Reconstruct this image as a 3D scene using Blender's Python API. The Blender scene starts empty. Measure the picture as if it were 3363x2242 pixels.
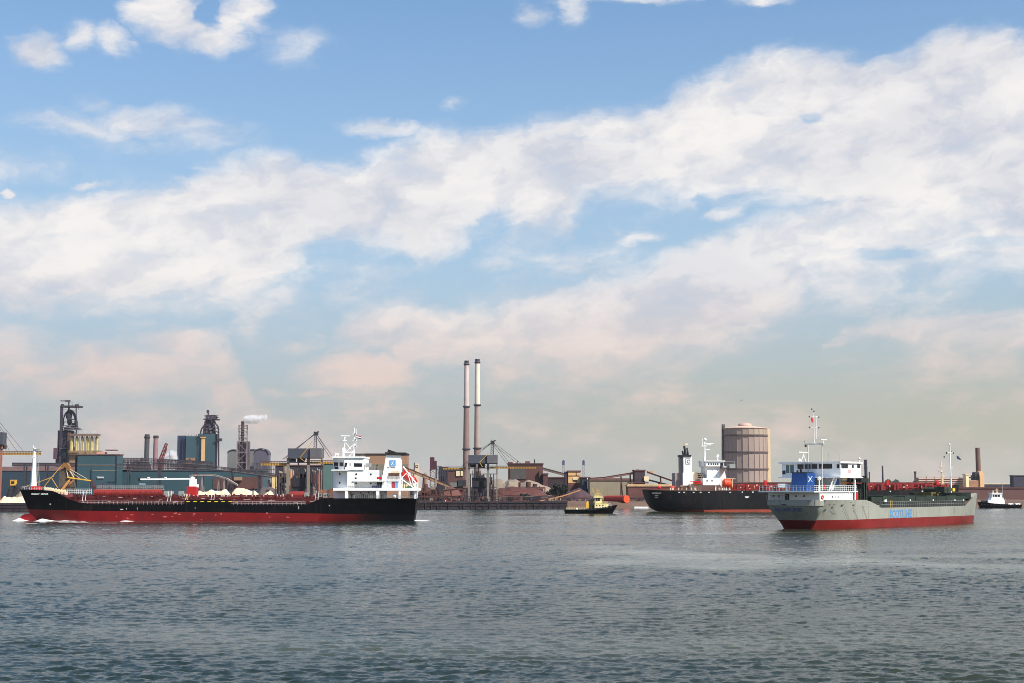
import bpy, bmesh, math, random
from mathutils import Vector, Matrix
random.seed(7)
R = math.radians
SC = bpy.context.scene
COL = SC.collection

# ------------------------------------------------------------------ camera
FPX, CX, CY, HOR, CAMH = 4670.0, 1681.5, 1121.0, 1600.0, 10.0   # measurements in photo pixels
PITCH = math.atan((HOR - CY) / FPX)
cam_d = bpy.data.cameras.new('camera'); cam = bpy.data.objects.new('camera', cam_d); COL.objects.link(cam)
cam_d.sensor_width = 36.0; cam_d.lens = FPX / 3363.0 * 36.0
cam_d.clip_start = 0.5; cam_d.clip_end = 40000
cam.location = (0, 0, CAMH); cam.rotation_euler = (R(90) + PITCH, 0, 0)
SC.camera = cam
SC.cycles.volume_bounces = 3; SC.cycles.filter_width = 0.9
SC.view_settings.view_transform = 'Standard'; SC.view_settings.look = 'None'
SC.view_settings.exposure = 0.3; SC.view_settings.gamma = 1.0

def ray(px, py):
    c, s = math.cos(PITCH), math.sin(PITCH)
    return Vector(((px - CX), FPX * c - (CY - py) * s, FPX * s + (CY - py) * c))

# ------------------------------------------------------------------ sun
SUN_AZ, SUN_EL = R(128), R(46)       # azimuth clockwise from the view direction (+Y)
sv = Vector((math.sin(SUN_AZ) * math.cos(SUN_EL), math.cos(SUN_AZ) * math.cos(SUN_EL), math.sin(SUN_EL)))
sd = bpy.data.lights.new('sun', 'SUN'); sun = bpy.data.objects.new('sun', sd); COL.objects.link(sun)
sd.energy = 5.0; sd.angle = R(0.5); sd.color = (1.0, 0.93, 0.82)
sun.rotation_euler = sv.to_track_quat('Z', 'Y').to_euler(); sun.location = (200, -200, 400)

# ------------------------------------------------------------------ node helper
class NT:
    def __init__(s, tree): s.t = tree; s.n = tree.nodes; s.l = tree.links
    def put(s, sock, v):
        if isinstance(v, bpy.types.NodeSocket): s.l.new(v, sock)
        elif v is not None: sock.default_value = v
    def m(s, op, a, b=None, c=None, clamp=False):
        n = s.n.new('ShaderNodeMath'); n.operation = op; n.use_clamp = clamp
        s.put(n.inputs[0], a); s.put(n.inputs[1], b); s.put(n.inputs[2], c); return n.outputs[0]
    def v(s, op, a, b=None):
        n = s.n.new('ShaderNodeVectorMath'); n.operation = op
        s.put(n.inputs[0], a); s.put(n.inputs[1], b)
        return n.outputs['Value'] if op in ('LENGTH', 'DOT_PRODUCT') else n.outputs['Vector']
    def comb(s, x, y, z=0.0):
        n = s.n.new('ShaderNodeCombineXYZ'); s.put(n.inputs[0], x); s.put(n.inputs[1], y); s.put(n.inputs[2], z); return n.outputs[0]
    def noise(s, vec, scale, detail=4, rough=0.55, out=0, dist=0.0):
        n = s.n.new('ShaderNodeTexNoise'); s.put(n.inputs['Vector'], vec); s.put(n.inputs['Scale'], scale)
        n.inputs['Detail'].default_value = detail; n.inputs['Roughness'].default_value = rough
        n.inputs['Distortion'].default_value = dist; return n.outputs[out]
    def mr(s, v, a, b, c=0.0, d=1.0, smooth=True):
        n = s.n.new('ShaderNodeMapRange'); n.interpolation_type = 'SMOOTHSTEP' if smooth else 'LINEAR'
        s.put(n.inputs['Value'], v)
        for k, x in zip(('From Min', 'From Max', 'To Min', 'To Max'), (a, b, c, d)): s.put(n.inputs[k], x)
        return n.outputs['Result']
    def mix(s, f, a, b, mode='MIX'):
        n = s.n.new('ShaderNodeMix'); n.data_type = 'RGBA'; n.blend_type = mode
        s.put(n.inputs[0], f)
        s.put(n.inputs[6], a if isinstance(a, bpy.types.NodeSocket) else (*a, 1.0))
        s.put(n.inputs[7], b if isinstance(b, bpy.types.NodeSocket) else (*b, 1.0)); return n.outputs[2]
    def curve(s, v, pts):
        n = s.n.new('ShaderNodeFloatCurve'); c = n.mapping.curves[0]; n.mapping.use_clip = True
        pts = sorted(pts)
        c.points[0].location = pts[0]; c.points[1].location = pts[-1]
        for p in pts[1:-1]: c.points.new(*p)
        for p in c.points: p.handle_type = 'AUTO_CLAMPED'
        n.mapping.update(); s.put(n.inputs['Value'], v); return n.outputs['Value']

def lin(c):
    return tuple((x / 255 / 12.92) if x / 255 <= 0.04045 else ((x / 255 + 0.055) / 1.055) ** 2.4 for x in c)

# ------------------------------------------------------------------ world: sky and clouds
def build_world():
    w = bpy.data.worlds.new('World'); SC.world = w; w.use_nodes = True
    t = NT(w.node_tree); t.n.clear()
    out = t.n.new('ShaderNodeOutputWorld'); bg = t.n.new('ShaderNodeBackground')
    t.l.new(bg.outputs[0], out.inputs[0])
    sky = t.n.new('ShaderNodeTexSky'); sky.sky_type = 'NISHITA'; sky.sun_disc = False
    sky.sun_elevation = SUN_EL; sky.sun_rotation = SUN_AZ
    sky.altitude = 0; sky.air_density = 1.0; sky.dust_density = 1.2; sky.ozone_density = 1.6
    tc = t.n.new('ShaderNodeTexCoord'); d = tc.outputs['Generated']
    sep = t.n.new('ShaderNodeSeparateXYZ'); t.l.new(d, sep.inputs[0])
    az = t.m('ARCTAN2', sep.outputs[0], sep.outputs[1]); el = t.m('ARCSINE', sep.outputs[2])
    A0 = t.m('MULTIPLY', az, 4.67); E0 = t.m('MULTIPLY', el, 4.67)    # about one unit per 1000 photo pixels
    P = t.comb(A0, E0)
    # warp: soft large billows and finer wisps
    st = t.v('MULTIPLY', P, (1.0, 1.7, 1.0))
    w1 = t.v('SUBTRACT', t.noise(st, 3.4, 8, 0.6, 1), (0.5, 0.5, 0.5))
    w2 = t.v('SUBTRACT', t.noise(st, 11.0, 6, 0.6, 1), (0.5, 0.5, 0.5))
    w3 = t.v('SUBTRACT', t.noise(P, 34.0, 4, 0.6, 1), (0.5, 0.5, 0.5))
    wp = t.v('ADD', t.v('ADD', t.v('MULTIPLY', w1, (0.26, 0.13, 0.0)), t.v('MULTIPLY', w2, (0.05, 0.03, 0.0))), t.v('MULTIPLY', w3, (0.012, 0.008, 0.0)))
    Q = t.v('ADD', P, wp)
    sq = t.n.new('ShaderNodeSeparateXYZ'); t.l.new(Q, sq.inputs[0]); A, E = sq.outputs[0], sq.outputs[1]
    def cv(px, py):
        r = ray(px, py).normalized()
        return math.atan2(r.x, r.y) * 4.67, math.asin(r.z) * 4.67
    An = t.mr(A, -1.8, 1.8, 0, 1, False)
    def crv(pts):
        return t.m('MULTIPLY', t.curve(An, [((cv(x, y)[0] + 1.8) / 3.6, cv(x, y)[1] / 1.8) for x, y in pts]), 1.8)
    def band(top, bot, st_, sb, k):
        a = t.mr(t.m('SUBTRACT', crv(top), E), -st_, st_); b = t.mr(t.m('SUBTRACT', E, crv(bot)), -sb, sb)
        return t.m('MULTIPLY', t.m('MULTIPLY', a, b), k)
    masks = []
    masks.append(band([(0, 690), (215, 640), (430, 610), (800, 530), (930, 525), (1070, 545), (1330, 470), (1430, 440), (1715, 430), (1860, 400), (2116, 350), (2230, 286), (2430, 215), (2480, 172), (2645, 175), (2930, 186), (3146, 107), (3363, 130)],
                      [(0, 1000), (400, 985), (850, 960), (960, 880), (1030, 810), (1300, 800), (1360, 850), (1500, 810), (1620, 700), (1720, 770), (1860, 765), (1920, 680), (2150, 640), (2300, 655), (2430, 640), (2560, 655), (2700, 690), (3363, 760)], .07, .11, 1.02))
    masks.append(band([(0, 1420), (1000, 1400), (1060, 1120), (1130, 1040), (1330, 990), (1500, 1010), (1690, 975), (1930, 925), (2145, 858), (2290, 790), (2430, 745), (2570, 700), (2700, 640), (3363, 500)],
                      [(0, 1400), (1000, 1380), (1085, 1150), (1400, 1200), (1860, 1230), (2290, 1180), (2500, 1090), (2717, 1000), (3000, 925), (3363, 890)], .07, .15, .9))
    masks.append(band([(0, 1170), (200, 1150), (330, 1130), (480, 1105), (590, 1068), (680, 1075), (760, 1140), (980, 1420), (3363, 1420)],
                      [(0, 1300), (330, 1320), (650, 1320), (720, 1330), (760, 1395), (3363, 1400)], .06, .08, .62))
    masks.append(band([(0, 1420), (2600, 1400), (2780, 1060), (2900, 1045), (3000, 1035), (3363, 1015)],
                      [(0, 1400), (2600, 1380), (2780, 1120), (3000, 1160), (3363, 1170)], .03, .06, .62))
    EL = [(118, 165, 85, 45, 1.0), (265, 132, 55, 45, .62), (390, 128, 62, 42, .8), (540, 20, 90, 60, 1.0), (600, 70, 110, 60, 1.0), (690, 120, 95, 42, 1.0), (760, 85, 50, 50, .9), (800, 30, 85, 62, .85),
          (960, 150, 130, 60, .38), (310, 420, 190, 45, .62), (500, 405, 170, 50, .75), (700, 455, 150, 60, .5), (450, 480, 200, 40, .4), (80, 550, 190, 60, .5),
          (1260, 425, 105, 24, .8), (1212, 1212, 175, 60, 1.15), (400, 1200, 260, 90, .8), (560, 1120, 120, 45, .9), (1625, 1225, 95, 55, .6), (1745, 48, 55, 42, .6), (1872, 35, 48, 50, .62), (2080, 0, 260, 16, .6), (2500, 2, 90, 18, .7),
          (2095, 778, 75, 24, .7), (2375, 695, 60, 32, .7), (930, 1298, 75, 22, .5), (1065, 1296, 60, 20, .5), (760, 1275, 60, 30, .45), (1960, 1290, 90, 26, .45), (2185, 1252, 90, 20, .45),
          (2360, 1265, 90, 22, .4), (3300, 1205, 160, 34, .5), (1610, 880, 60, 32, .5), (285, 600, 60, 18, .8), (8, 645, 22, 18, 1.1), (300, 335, 50, 30, .42), (2740, 1190, 60, 16, .35),
          (960, 1130, 90, 22, .5), (1500, 345, 50, 24, .42), (1180, 665, 700, 110, .5)]
    for x, y, rx, ry, k in EL:
        c = cv(x, y)
        q = t.v('MULTIPLY', t.v('SUBTRACT', Q, (c[0], c[1], 0)), (1000 / rx, 1000 / ry, 0))
        masks.append(t.mr(t.v('LENGTH', q), 1.9, 0.1, 0.0, k))
    D = masks[0]
    for mk in masks[1:]: D = t.m('MAXIMUM', D, mk)
    for x, y, rx, ry, k in [(2655, 392, 45, 22, .45), (2480, 368, 90, 14, .25), (2330, 655, 40, 30, .35), (680, 35, 38, 40, .75), (1930, 460, 130, 18, .3), (2900, 830, 130, 22, .38), (3250, 800, 160, 20, .3), (530, 560, 160, 14, .3), (270, 775, 120, 18, .3)]:
        c = cv(x, y)
        q = t.v('MULTIPLY', t.v('SUBTRACT', Q, (c[0], c[1], 0)), (1000 / rx, 1000 / ry, 0))
        D = t.m('SUBTRACT', D, t.mr(t.v('LENGTH', q), 1.4, 0.4, 0.0, k))
    veil = t.m('MULTIPLY', t.mr(E0, 1.15, .75), t.mr(t.noise(t.v('MULTIPLY', P, (.7, 2.2, 1)), 1.8, 8, .62), .36, .66, .06, .58))
    D = t.m('MAXIMUM', D, veil)
    # streaky inner noise
    st2 = t.v('MULTIPLY', t.comb(t.m('ADD', t.m('MULTIPLY', A, .96), t.m('MULTIPLY', E, .26)), t.m('SUBTRACT', t.m('MULTIPLY', E, .96), t.m('MULTIPLY', A, .22))), (1.0, 2.1, 1.0))
    f1 = t.noise(st2, 3.8, 9, 0.6); f2 = t.noise(t.v('MULTIPLY', Q, (1.0, 1.5, 1.0)), 13.0, 5, 0.6)
    thin = t.m('MULTIPLY', t.m('SUBTRACT', f1, 0.52), 1.45); thin2 = t.m('MULTIPLY', t.m('SUBTRACT', f2, 0.5), 0.3)
    # generic broken cloud outside the photographed part of the sky
    far = t.m('MAXIMUM', t.mr(t.m('ABSOLUTE', A0), 1.9, 2.6), t.mr(E0, 1.75, 2.4))
    gen = t.mr(t.noise(d, 2.2, 6, 0.55), 0.52, 0.7, 0, .6)
    D = t.m('MAXIMUM', D, t.m('MULTIPLY', gen, far))
    al = t.mr(t.m('ADD', D, t.m('MULTIPLY', t.m('ADD', thin, thin2), t.mr(D, 0.0, 0.4, 0.2, 1))), 0.05, 1.0, 0, .97)
    # clear sky, tinted to the horizon by haze
    skyc = t.v('MULTIPLY', sky.outputs[0], (SKYK * .94, SKYK * 1.27, SKYK * 1.48))
    e01 = t.mr(E0, 0.0, 1.7, 0, 1, False)
    hz = t.curve(e01, [(0, 1), (0.12, .95), (.3, .82), (.5, .62), (.75, .32), (1, .12)])
    ln = t.mr(A0, -1.7, 1.7, 0, 1)
    hcol = t.mix(ln, lin((181, 186, 188)), lin((187, 185, 168)))
    hcol = t.mix(t.mr(E0, 0.15, .8), hcol, lin((178, 200, 218)))
    base = t.mix(hz, skyc, hcol)
    cw = t.mix(t.m('ADD', t.mr(f1, .36, .6, 0, .55), t.mr(t.noise(st2, 1.5, 5, .55), .38, .6, 0, .45)), lin((206, 209, 220)), lin((248, 244, 241)))
    low = t.mr(E0, 0.75, 0.25)
    cw = t.mix(low, cw, lin((228, 206, 196)))
    col = t.mix(al, base, cw)
    t.l.new(col, bg.inputs['Color']); bg.inputs['Strength'].default_value = 0.82
SKYK = 0.112
build_world()
# ------------------------------------------------------------------ materials
MATS = {}; MATK = 1.0
def mat(name, rgb, rough=0.6, metal=0.0, var=0.12, dirt=None, dk=0.0, scale=0.25, rib=None, streak=0.0, bump=0.0, spec=0.5):
    """procedural paint / masonry: soft value noise, optional dirt colour, ribs (corrugated sheet) and vertical rust streaks"""
    if name in MATS: return MATS[name]
    m = bpy.data.materials.new(name); m.use_nodes = True; t = NT(m.node_tree)
    bs = t.n['Principled BSDF']; tc = t.n.new('ShaderNodeTexCoord'); oc = tc.outputs['Object']
    c = tuple(x * (MATK if max(rgb) < 200 else min(1, MATK * 1.4)) for x in lin(rgb)); hi = tuple(min(1, x * (1 + var)) for x in c); lo = tuple(x * (1 - var) for x in c)
    col = t.mix(t.mr(t.noise(oc, scale, 6, .6), .3, .7), lo, hi)
    if dirt:
        n2 = t.noise(oc, scale * 2.7, 8, .7)
        col = t.mix(t.mr(n2, .52, .72, 0, dk), col, lin(dirt))
        if streak > 0:
            n3 = t.noise(t.v('MULTIPLY', oc, (1, 1, .08)), 1.3, 4, .6)
            col = t.mix(t.mr(n3, .54, .7, 0, streak), col, lin(dirt))
    if rib:
        wv = t.n.new('ShaderNodeTexWave'); wv.wave_type = 'BANDS'; wv.bands_direction = rib[0]
        wv.inputs['Scale'].default_value = rib[1]; wv.inputs['Distortion'].default_value = 0.0
        t.l.new(oc, wv.inputs['Vector'])
        col = t.mix(t.mr(wv.outputs['Fac'], .55, 1.0, 0, rib[2]), col, tuple(x * .55 for x in c))
    t.l.new(col, bs.inputs['Base Color'])
    bs.inputs['Roughness'].default_value = rough; bs.inputs['Metallic'].default_value = metal
    bs.inputs['Specular IOR Level'].default_value = spec
    if bump > 0:
        b = t.n.new('ShaderNodeBump'); b.inputs['Distance'].default_value = bump; b.inputs['Strength'].default_value = .8
        t.l.new(t.noise(oc, scale * 6, 6, .65), b.inputs['Height']); t.l.new(b.outputs[0], bs.inputs['Normal'])
    MATS[name] = m; return m

# ------------------------------------------------------------------ frames and mesh builder
class Frame:
    """a thing's own axes: s along it, t away from the viewer, z up; turns photo measurements into metres at its distance"""
    def __init__(s, px, Y, rot=0.0, z=0.0):
        r = ray(px, HOR); k = Y / r.y
        s.o = Vector((r.x * k, Y, z)); s.rot = R(rot)
        s.e1 = Vector((math.cos(s.rot), math.sin(s.rot), 0)); s.e2 = Vector((-math.sin(s.rot), math.cos(s.rot), 0))
    def p(s, px, py, t=0.0):
        r = ray(px, py); c = Vector((0, 0, CAMH))
        k = (t - (c - s.o).dot(s.e2)) / r.dot(s.e2)
        q = c + r * k - s.o
        return Vector((q.dot(s.e1), t, q.z))
    def k(s, px=None, t=0.0):        # metres per photo pixel at the frame
        a = s.p(px if px is not None else CX, HOR, t)
        w = s.o + s.e1 * a.x + s.e2 * t
        return w.y / FPX

class MB:
    def __init__(s, f=None): s.f = f; s.bm = bmesh.new(); s.done = []; s.fresh = True
    def nx(s):
        """start another piece: every piece becomes an object of its own with the same name"""
        if len(s.bm.faces): s.done.append(s.bm); s.bm = bmesh.new()
        return s
    def face(s, vs):
        try: return s.bm.faces.new(vs)
        except ValueError: return None
    def hexa(s, P):
        v = [s.bm.verts.new(p) for p in P]
        for q in ((3, 2, 1, 0), (4, 5, 6, 7), (0, 1, 5, 4), (1, 2, 6, 5), (2, 3, 7, 6), (3, 0, 4, 7)): s.face([v[i] for i in q])
        return s
    def box(s, x0, x1, y0, y1, z0, z1):
        x0, x1 = min(x0, x1), max(x0, x1); y0, y1 = min(y0, y1), max(y0, y1); z0, z1 = min(z0, z1), max(z0, z1)
        return s.hexa([(x0, y0, z0), (x1, y0, z0), (x1, y1, z0), (x0, y1, z0), (x0, y0, z1), (x1, y0, z1), (x1, y1, z1), (x0, y1, z1)])
    def b(s, px0, px1, py0, py1, t0, t1):
        """box from photo extents on its near face; py0 top, py1 bottom"""
        ym = (py0 + py1) / 2
        a = s.f.p(px0, ym, t0); c = s.f.p(px1, ym, t0); xm = (px0 + px1) / 2
        return s.box(a.x, c.x, t0, t1, s.f.p(xm, py1, t0).z, s.f.p(xm, py0, t0).z)
    def bz(s, px0, px1, py0, z1, t0, t1):
        a = s.f.p(px0, py0, t0); c = s.f.p(px1, py0, t0)
        return s.box(a.x, c.x, t0, t1, z1, s.f.p((px0 + px1) / 2, py0, t0).z)
    def tube(s, a, b, r0, r1=None, n=6, caps=True):
        a, b = Vector(a), Vector(b); r1 = r0 if r1 is None else r1
        d = (b - a)
        if d.length < 1e-6: return s
        d.normalize(); u = d.cross(Vector((0, 0, 1)))
        if u.length < 1e-3: u = Vector((1, 0, 0))
        u.normalize(); w = d.cross(u); ph = math.pi / n
        A = [s.bm.verts.new(a + (u * math.cos(ph + 2 * math.pi * i / n) + w * math.sin(ph + 2 * math.pi * i / n)) * r0) for i in range(n)]
        B = [s.bm.verts.new(b + (u * math.cos(ph + 2 * math.pi * i / n) + w * math.sin(ph + 2 * math.pi * i / n)) * r1) for i in range(n)]
        for i in range(n): s.face([A[i], A[(i + 1) % n], B[(i + 1) % n], B[i]])
        if caps: s.face(A[::-1]); s.face(B)
        return s
    def l(s, px0, py0, px1, py1, w, t0=0.0, t1=None, n=4, w1=None):
        """bar between two photo points, w = thickness in photo pixels"""
        t1 = t0 if t1 is None else t1; k = s.f.k(px0, t0)
        return s.tube(s.f.p(px0, py0, t0), s.f.p(px1, py1, t1), w * k / 2, (w if w1 is None else w1) * k / 2, n)
    def c(s, px, w, py0, py1, t=0.0, w1=None, n=16):
        """upright cylinder or cone; w = bottom width, w1 = top width in photo pixels"""
        k = s.f.k(px, t); b = s.f.p(px, py1, t); a = s.f.p(px, py0, t); a.x = b.x = (a.x + b.x) / 2
        return s.tube(b, a, w * k / 2, (w if w1 is None else w1) * k / 2, n)
    def poly(s, pts, t0, t1):
        """photo outline extruded from t0 to t1"""
        P = [s.f.p(x, y, t0) for x, y in pts]
        return s.prism([(p.x, p.z) for p in P], t0, t1)
    def prism(s, P, t0, t1):
        A = [s.bm.verts.new((x, t0, z)) for x, z in P]; B = [s.bm.verts.new((x, t1, z)) for x, z in P]
        n = len(P); s.face(A); s.face(B[::-1])
        for i in range(n): s.face([A[i], B[i], B[(i + 1) % n], A[(i + 1) % n]])
        return s
    def sph(s, c, r, sz=1.0, u=12, v=8, jit=0.0):
        c = Vector(c); rows = []
        for j in range(1, v):
            th = math.pi * j / v
            rows.append([s.bm.verts.new(c + Vector((math.sin(th) * math.cos(2 * math.pi * i / u), math.sin(th) * math.sin(2 * math.pi * i / u), math.cos(th) * sz)) * r * (1 + random.uniform(-jit, jit))) for i in range(u)])
        top = s.bm.verts.new(c + Vector((0, 0, r * sz))); bot = s.bm.verts.new(c - Vector((0, 0, r * sz)))
        for i in range(u):
            s.face([top, rows[0][i], rows[0][(i + 1) % u]]); s.face([bot, rows[-1][(i + 1) % u], rows[-1][i]])
            for j in range(len(rows) - 1): s.face([rows[j][i], rows[j + 1][i], rows[j + 1][(i + 1) % u], rows[j][(i + 1) % u]])
        return s
    def ball(s, px, py, w, t=0.0, sz=1.0): return s.sph(s.f.p(px, py, t), w * s.f.k(px, t) / 2, sz)
    def lathe(s, prof, c=(0, 0, 0), n=24, a0=0.0, a1=2 * math.pi):
        """prof: (radius, z) list"""
        c = Vector(c); full = abs(a1 - a0 - 2 * math.pi) < 1e-6; m = n if full else n + 1
        rows = [[s.bm.verts.new(c + Vector((r * math.cos(a0 + (a1 - a0) * i / n), r * math.sin(a0 + (a1 - a0) * i / n), z))) for i in range(m)] for r, z in prof]
        for j in range(len(rows) - 1):
            for i in range(n): s.face([rows[j][i], rows[j][(i + 1) % m], rows[j + 1][(i + 1) % m], rows[j + 1][i]])
        if full and prof[0][0] > 1e-4: s.face(rows[0][::-1])
        if full and prof[-1][0] > 1e-4: s.face(rows[-1])
        return s
    def grid(s, G):
        V = [[s.bm.verts.new(p) for p in row] for row in G]
        for j in range(len(V) - 1):
            for i in range(len(V[0]) - 1): s.face([V[j][i], V[j][i + 1], V[j + 1][i + 1], V[j + 1][i]])
        return s
    def rail(s, p0, p1, h=1.0, n=10, r=0.05, rows=2):
        p0, p1 = Vector(p0), Vector(p1)
        for i in range(n + 1):
            q = p0.lerp(p1, i / n); s.tube(q, q + Vector((0, 0, h)), r, n=4, caps=False)
        for j in range(rows):
            z = Vector((0, 0, h * (j + 1) / rows)); s.tube(p0 + z, p1 + z, r, n=4, caps=False)
        return s
    def lattice(s, p0, p1, w, d, n, r, up=None):
        """square lattice girder or mast from p0 to p1"""
        p0, p1 = Vector(p0), Vector(p1); ax = (p1 - p0).normalized()
        u = ax.cross(Vector((0, 1, 0))); u = Vector((1, 0, 0)) if u.length < 1e-3 else u.normalized(); v = ax.cross(u)
        cor = [u * w / 2 + v * d / 2, u * w / 2 - v * d / 2, -u * w / 2 - v * d / 2, -u * w / 2 + v * d / 2]
        for c in cor: s.tube(p0 + c, p1 + c, r, n=4)
        for i in range(n):
            a = p0.lerp(p1, i / n); b = p0.lerp(p1, (i + 1) / n)
            for k in range(4):
                c0, c1 = cor[k], cor[(k + 1) % 4]
                if i % 2: c0, c1 = c1, c0
                s.tube(a + c0, b + c1, r * .7, n=4, caps=False); s.tube(b + c0, b + c1, r * .7, n=4, caps=False)
        return s
    def text(s, body, size, origin, ex, ez, depth=0.03, bold=0.0, sx=1.0):
        """lettering laid on a surface: origin = left baseline, ex = reading direction, ez = up"""
        cu = bpy.data.curves.new('txt', 'FONT'); cu.body = body; cu.size = size; cu.extrude = depth; cu.offset = bold; cu.resolution_u = 2
        ob = bpy.data.objects.new('txt', cu); COL.objects.link(ob); bpy.context.view_layer.update()
        me = ob.evaluated_get(bpy.context.evaluated_depsgraph_get()).to_mesh()
        ex, ez = Vector(ex).normalized(), Vector(ez).normalized(); nn = ex.cross(ez); o = Vector(origin)
        vs = [s.bm.verts.new(o + ex * v.co.x * sx + ez * v.co.y + nn * v.co.z) for v in me.vertices]
        for p in me.polygons: s.face([vs[i] for i in p.vertices])
        bpy.data.objects.remove(ob); bpy.data.curves.remove(cu)
        return s
    def build(s, name, m, parent=None, smooth=False, loc=None, rot=None):
        if s.done:
            last = s.bm; ls = s.done; s.done = []
            for b_ in ls: s.bm = b_; s.build(name, m, parent, smooth, loc, rot)
            s.bm = last
        bmesh.ops.recalc_face_normals(s.bm, faces=s.bm.faces)
        me = bpy.data.meshes.new(name); s.bm.to_mesh(me); s.bm.free()
        for x in (m if isinstance(m, (list, tuple)) else [m]): me.materials.append(x)
        if smooth:
            for p in me.polygons: p.use_smooth = True
            try: me.set_sharp_from_angle(angle=R(35))
            except Exception: pass
        o = bpy.data.objects.new(name, me); COL.objects.link(o)
        if parent is not None: o.parent = parent
        elif s.f is not None: o.location = s.f.o; o.rotation_euler = (0, 0, s.f.rot)
        if loc is not None: o.location = loc
        return o

def tag(o, label=None, cat=None, group=None, kind=None):
    if label: o['label'] = label
    if cat: o['category'] = cat
    if group: o['group'] = group
    if kind: o['kind'] = kind
    return o
def root(name, f, label, cat, group=None):
    o = bpy.data.objects.new(name, None); COL.objects.link(o); o.empty_display_size = 2
    o.location = f.o; o.rotation_euler = (0, 0, f.rot)
    return tag(o, label, cat, group)
def recentre(o):
    """move a stand-alone mesh's origin to its base centre"""
    me = o.data; xs = [v.co.x for v in me.vertices]; ys = [v.co.y for v in me.vertices]; zs = [v.co.z for v in me.vertices]
    c = Vector(((min(xs) + max(xs)) / 2, (min(ys) + max(ys)) / 2, min(zs)))
    me.transform(Matrix.Translation(-c)); o.location = Vector(o.location) + Matrix.Rotation(o.rotation_euler.z, 3, 'Z') @ c
    return o
def rebase(r):
    """move an Empty to the base centre of its parts"""
    pts = [Vector(v.co) for ch in r.children if ch.type == 'MESH' for v in ch.data.vertices]
    if not pts: return r
    c = Vector(((min(p.x for p in pts) + max(p.x for p in pts)) / 2, (min(p.y for p in pts) + max(p.y for p in pts)) / 2, min(p.z for p in pts)))
    done = set()
    def shift(o):
        if o.type == 'MESH' and o.data.name not in done: o.data.transform(Matrix.Translation(-c)); done.add(o.data.name)
        for ch in o.children: shift(ch)
    shift(r); r.location = Vector(r.location) + Matrix.Rotation(r.rotation_euler.z, 3, 'Z') @ c
    return r
# ------------------------------------------------------------------ water
import numpy as np
def water_material():
    m = bpy.data.materials.new('harbour_water'); m.use_nodes = True; t = NT(m.node_tree); bs = t.n['Principled BSDF']
    P = t.n.new('ShaderNodeNewGeometry').outputs['Position']
    bs.inputs['IOR'].default_value = 1.333; bs.inputs['Roughness'].default_value = .1; bs.inputs['Specular IOR Level'].default_value = .26
    # silt clouds: patches of browner and bluer water
    n = t.noise(t.v('MULTIPLY', P, (.6, 1, 1)), .014, 4, .55)
    sx_ = t.n.new('ShaderNodeSeparateXYZ'); t.l.new(P, sx_.inputs[0])
    n = t.m('ADD', n, t.mr(sx_.outputs[0], -80, 110, -.09, .12))
    fa = t.n.new('ShaderNodeAttribute'); fa.attribute_name = 'pale_sheen'      # slick's sky reflection painted in as a paler base colour
    t.l.new(t.mix(t.m('MULTIPLY', fa.outputs['Fac'], .8), t.mix(t.mr(n, .38, .62), lin((28, 42, 38)), lin((48, 52, 36))), lin((128, 132, 122))), bs.inputs['Base Color'])
    b = t.n.new('ShaderNodeBump'); ca = t.n.new('ShaderNodeAttribute'); ca.attribute_name = 'calm'; t.l.new(t.m('SUBTRACT', 1.0, t.m('MULTIPLY', ca.outputs['Fac'], .85)), b.inputs['Strength']); b.inputs['Distance'].default_value = .07
    h = t.m('ADD', t.noise(P, 2.4, 4, .6), t.m('MULTIPLY', t.noise(P, 9, 2, .5), .25))
    t.l.new(h, b.inputs['Height']); t.l.new(b.outputs[0], bs.inputs['Normal'])
    return m
WATER = water_material()
def vnoise(x, y, s, seed):
    r = np.random.RandomState(seed).rand(256, 256); u, v = x / s, y / s; i, j = np.floor(u).astype(int), np.floor(v).astype(int); a, b = u - i, v - j
    a = a * a * (3 - 2 * a); b = b * b * (3 - 2 * b); g = lambda p, q: r[p % 256, q % 256]
    return (g(i, j) * (1 - a) + g(i + 1, j) * a) * (1 - b) + (g(i, j + 1) * (1 - a) + g(i + 1, j + 1) * a) * b
def smooth(v, a, b): t_ = np.clip((v - a) / (b - a), 0, 1); return t_ * t_ * (3 - 2 * t_)
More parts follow.
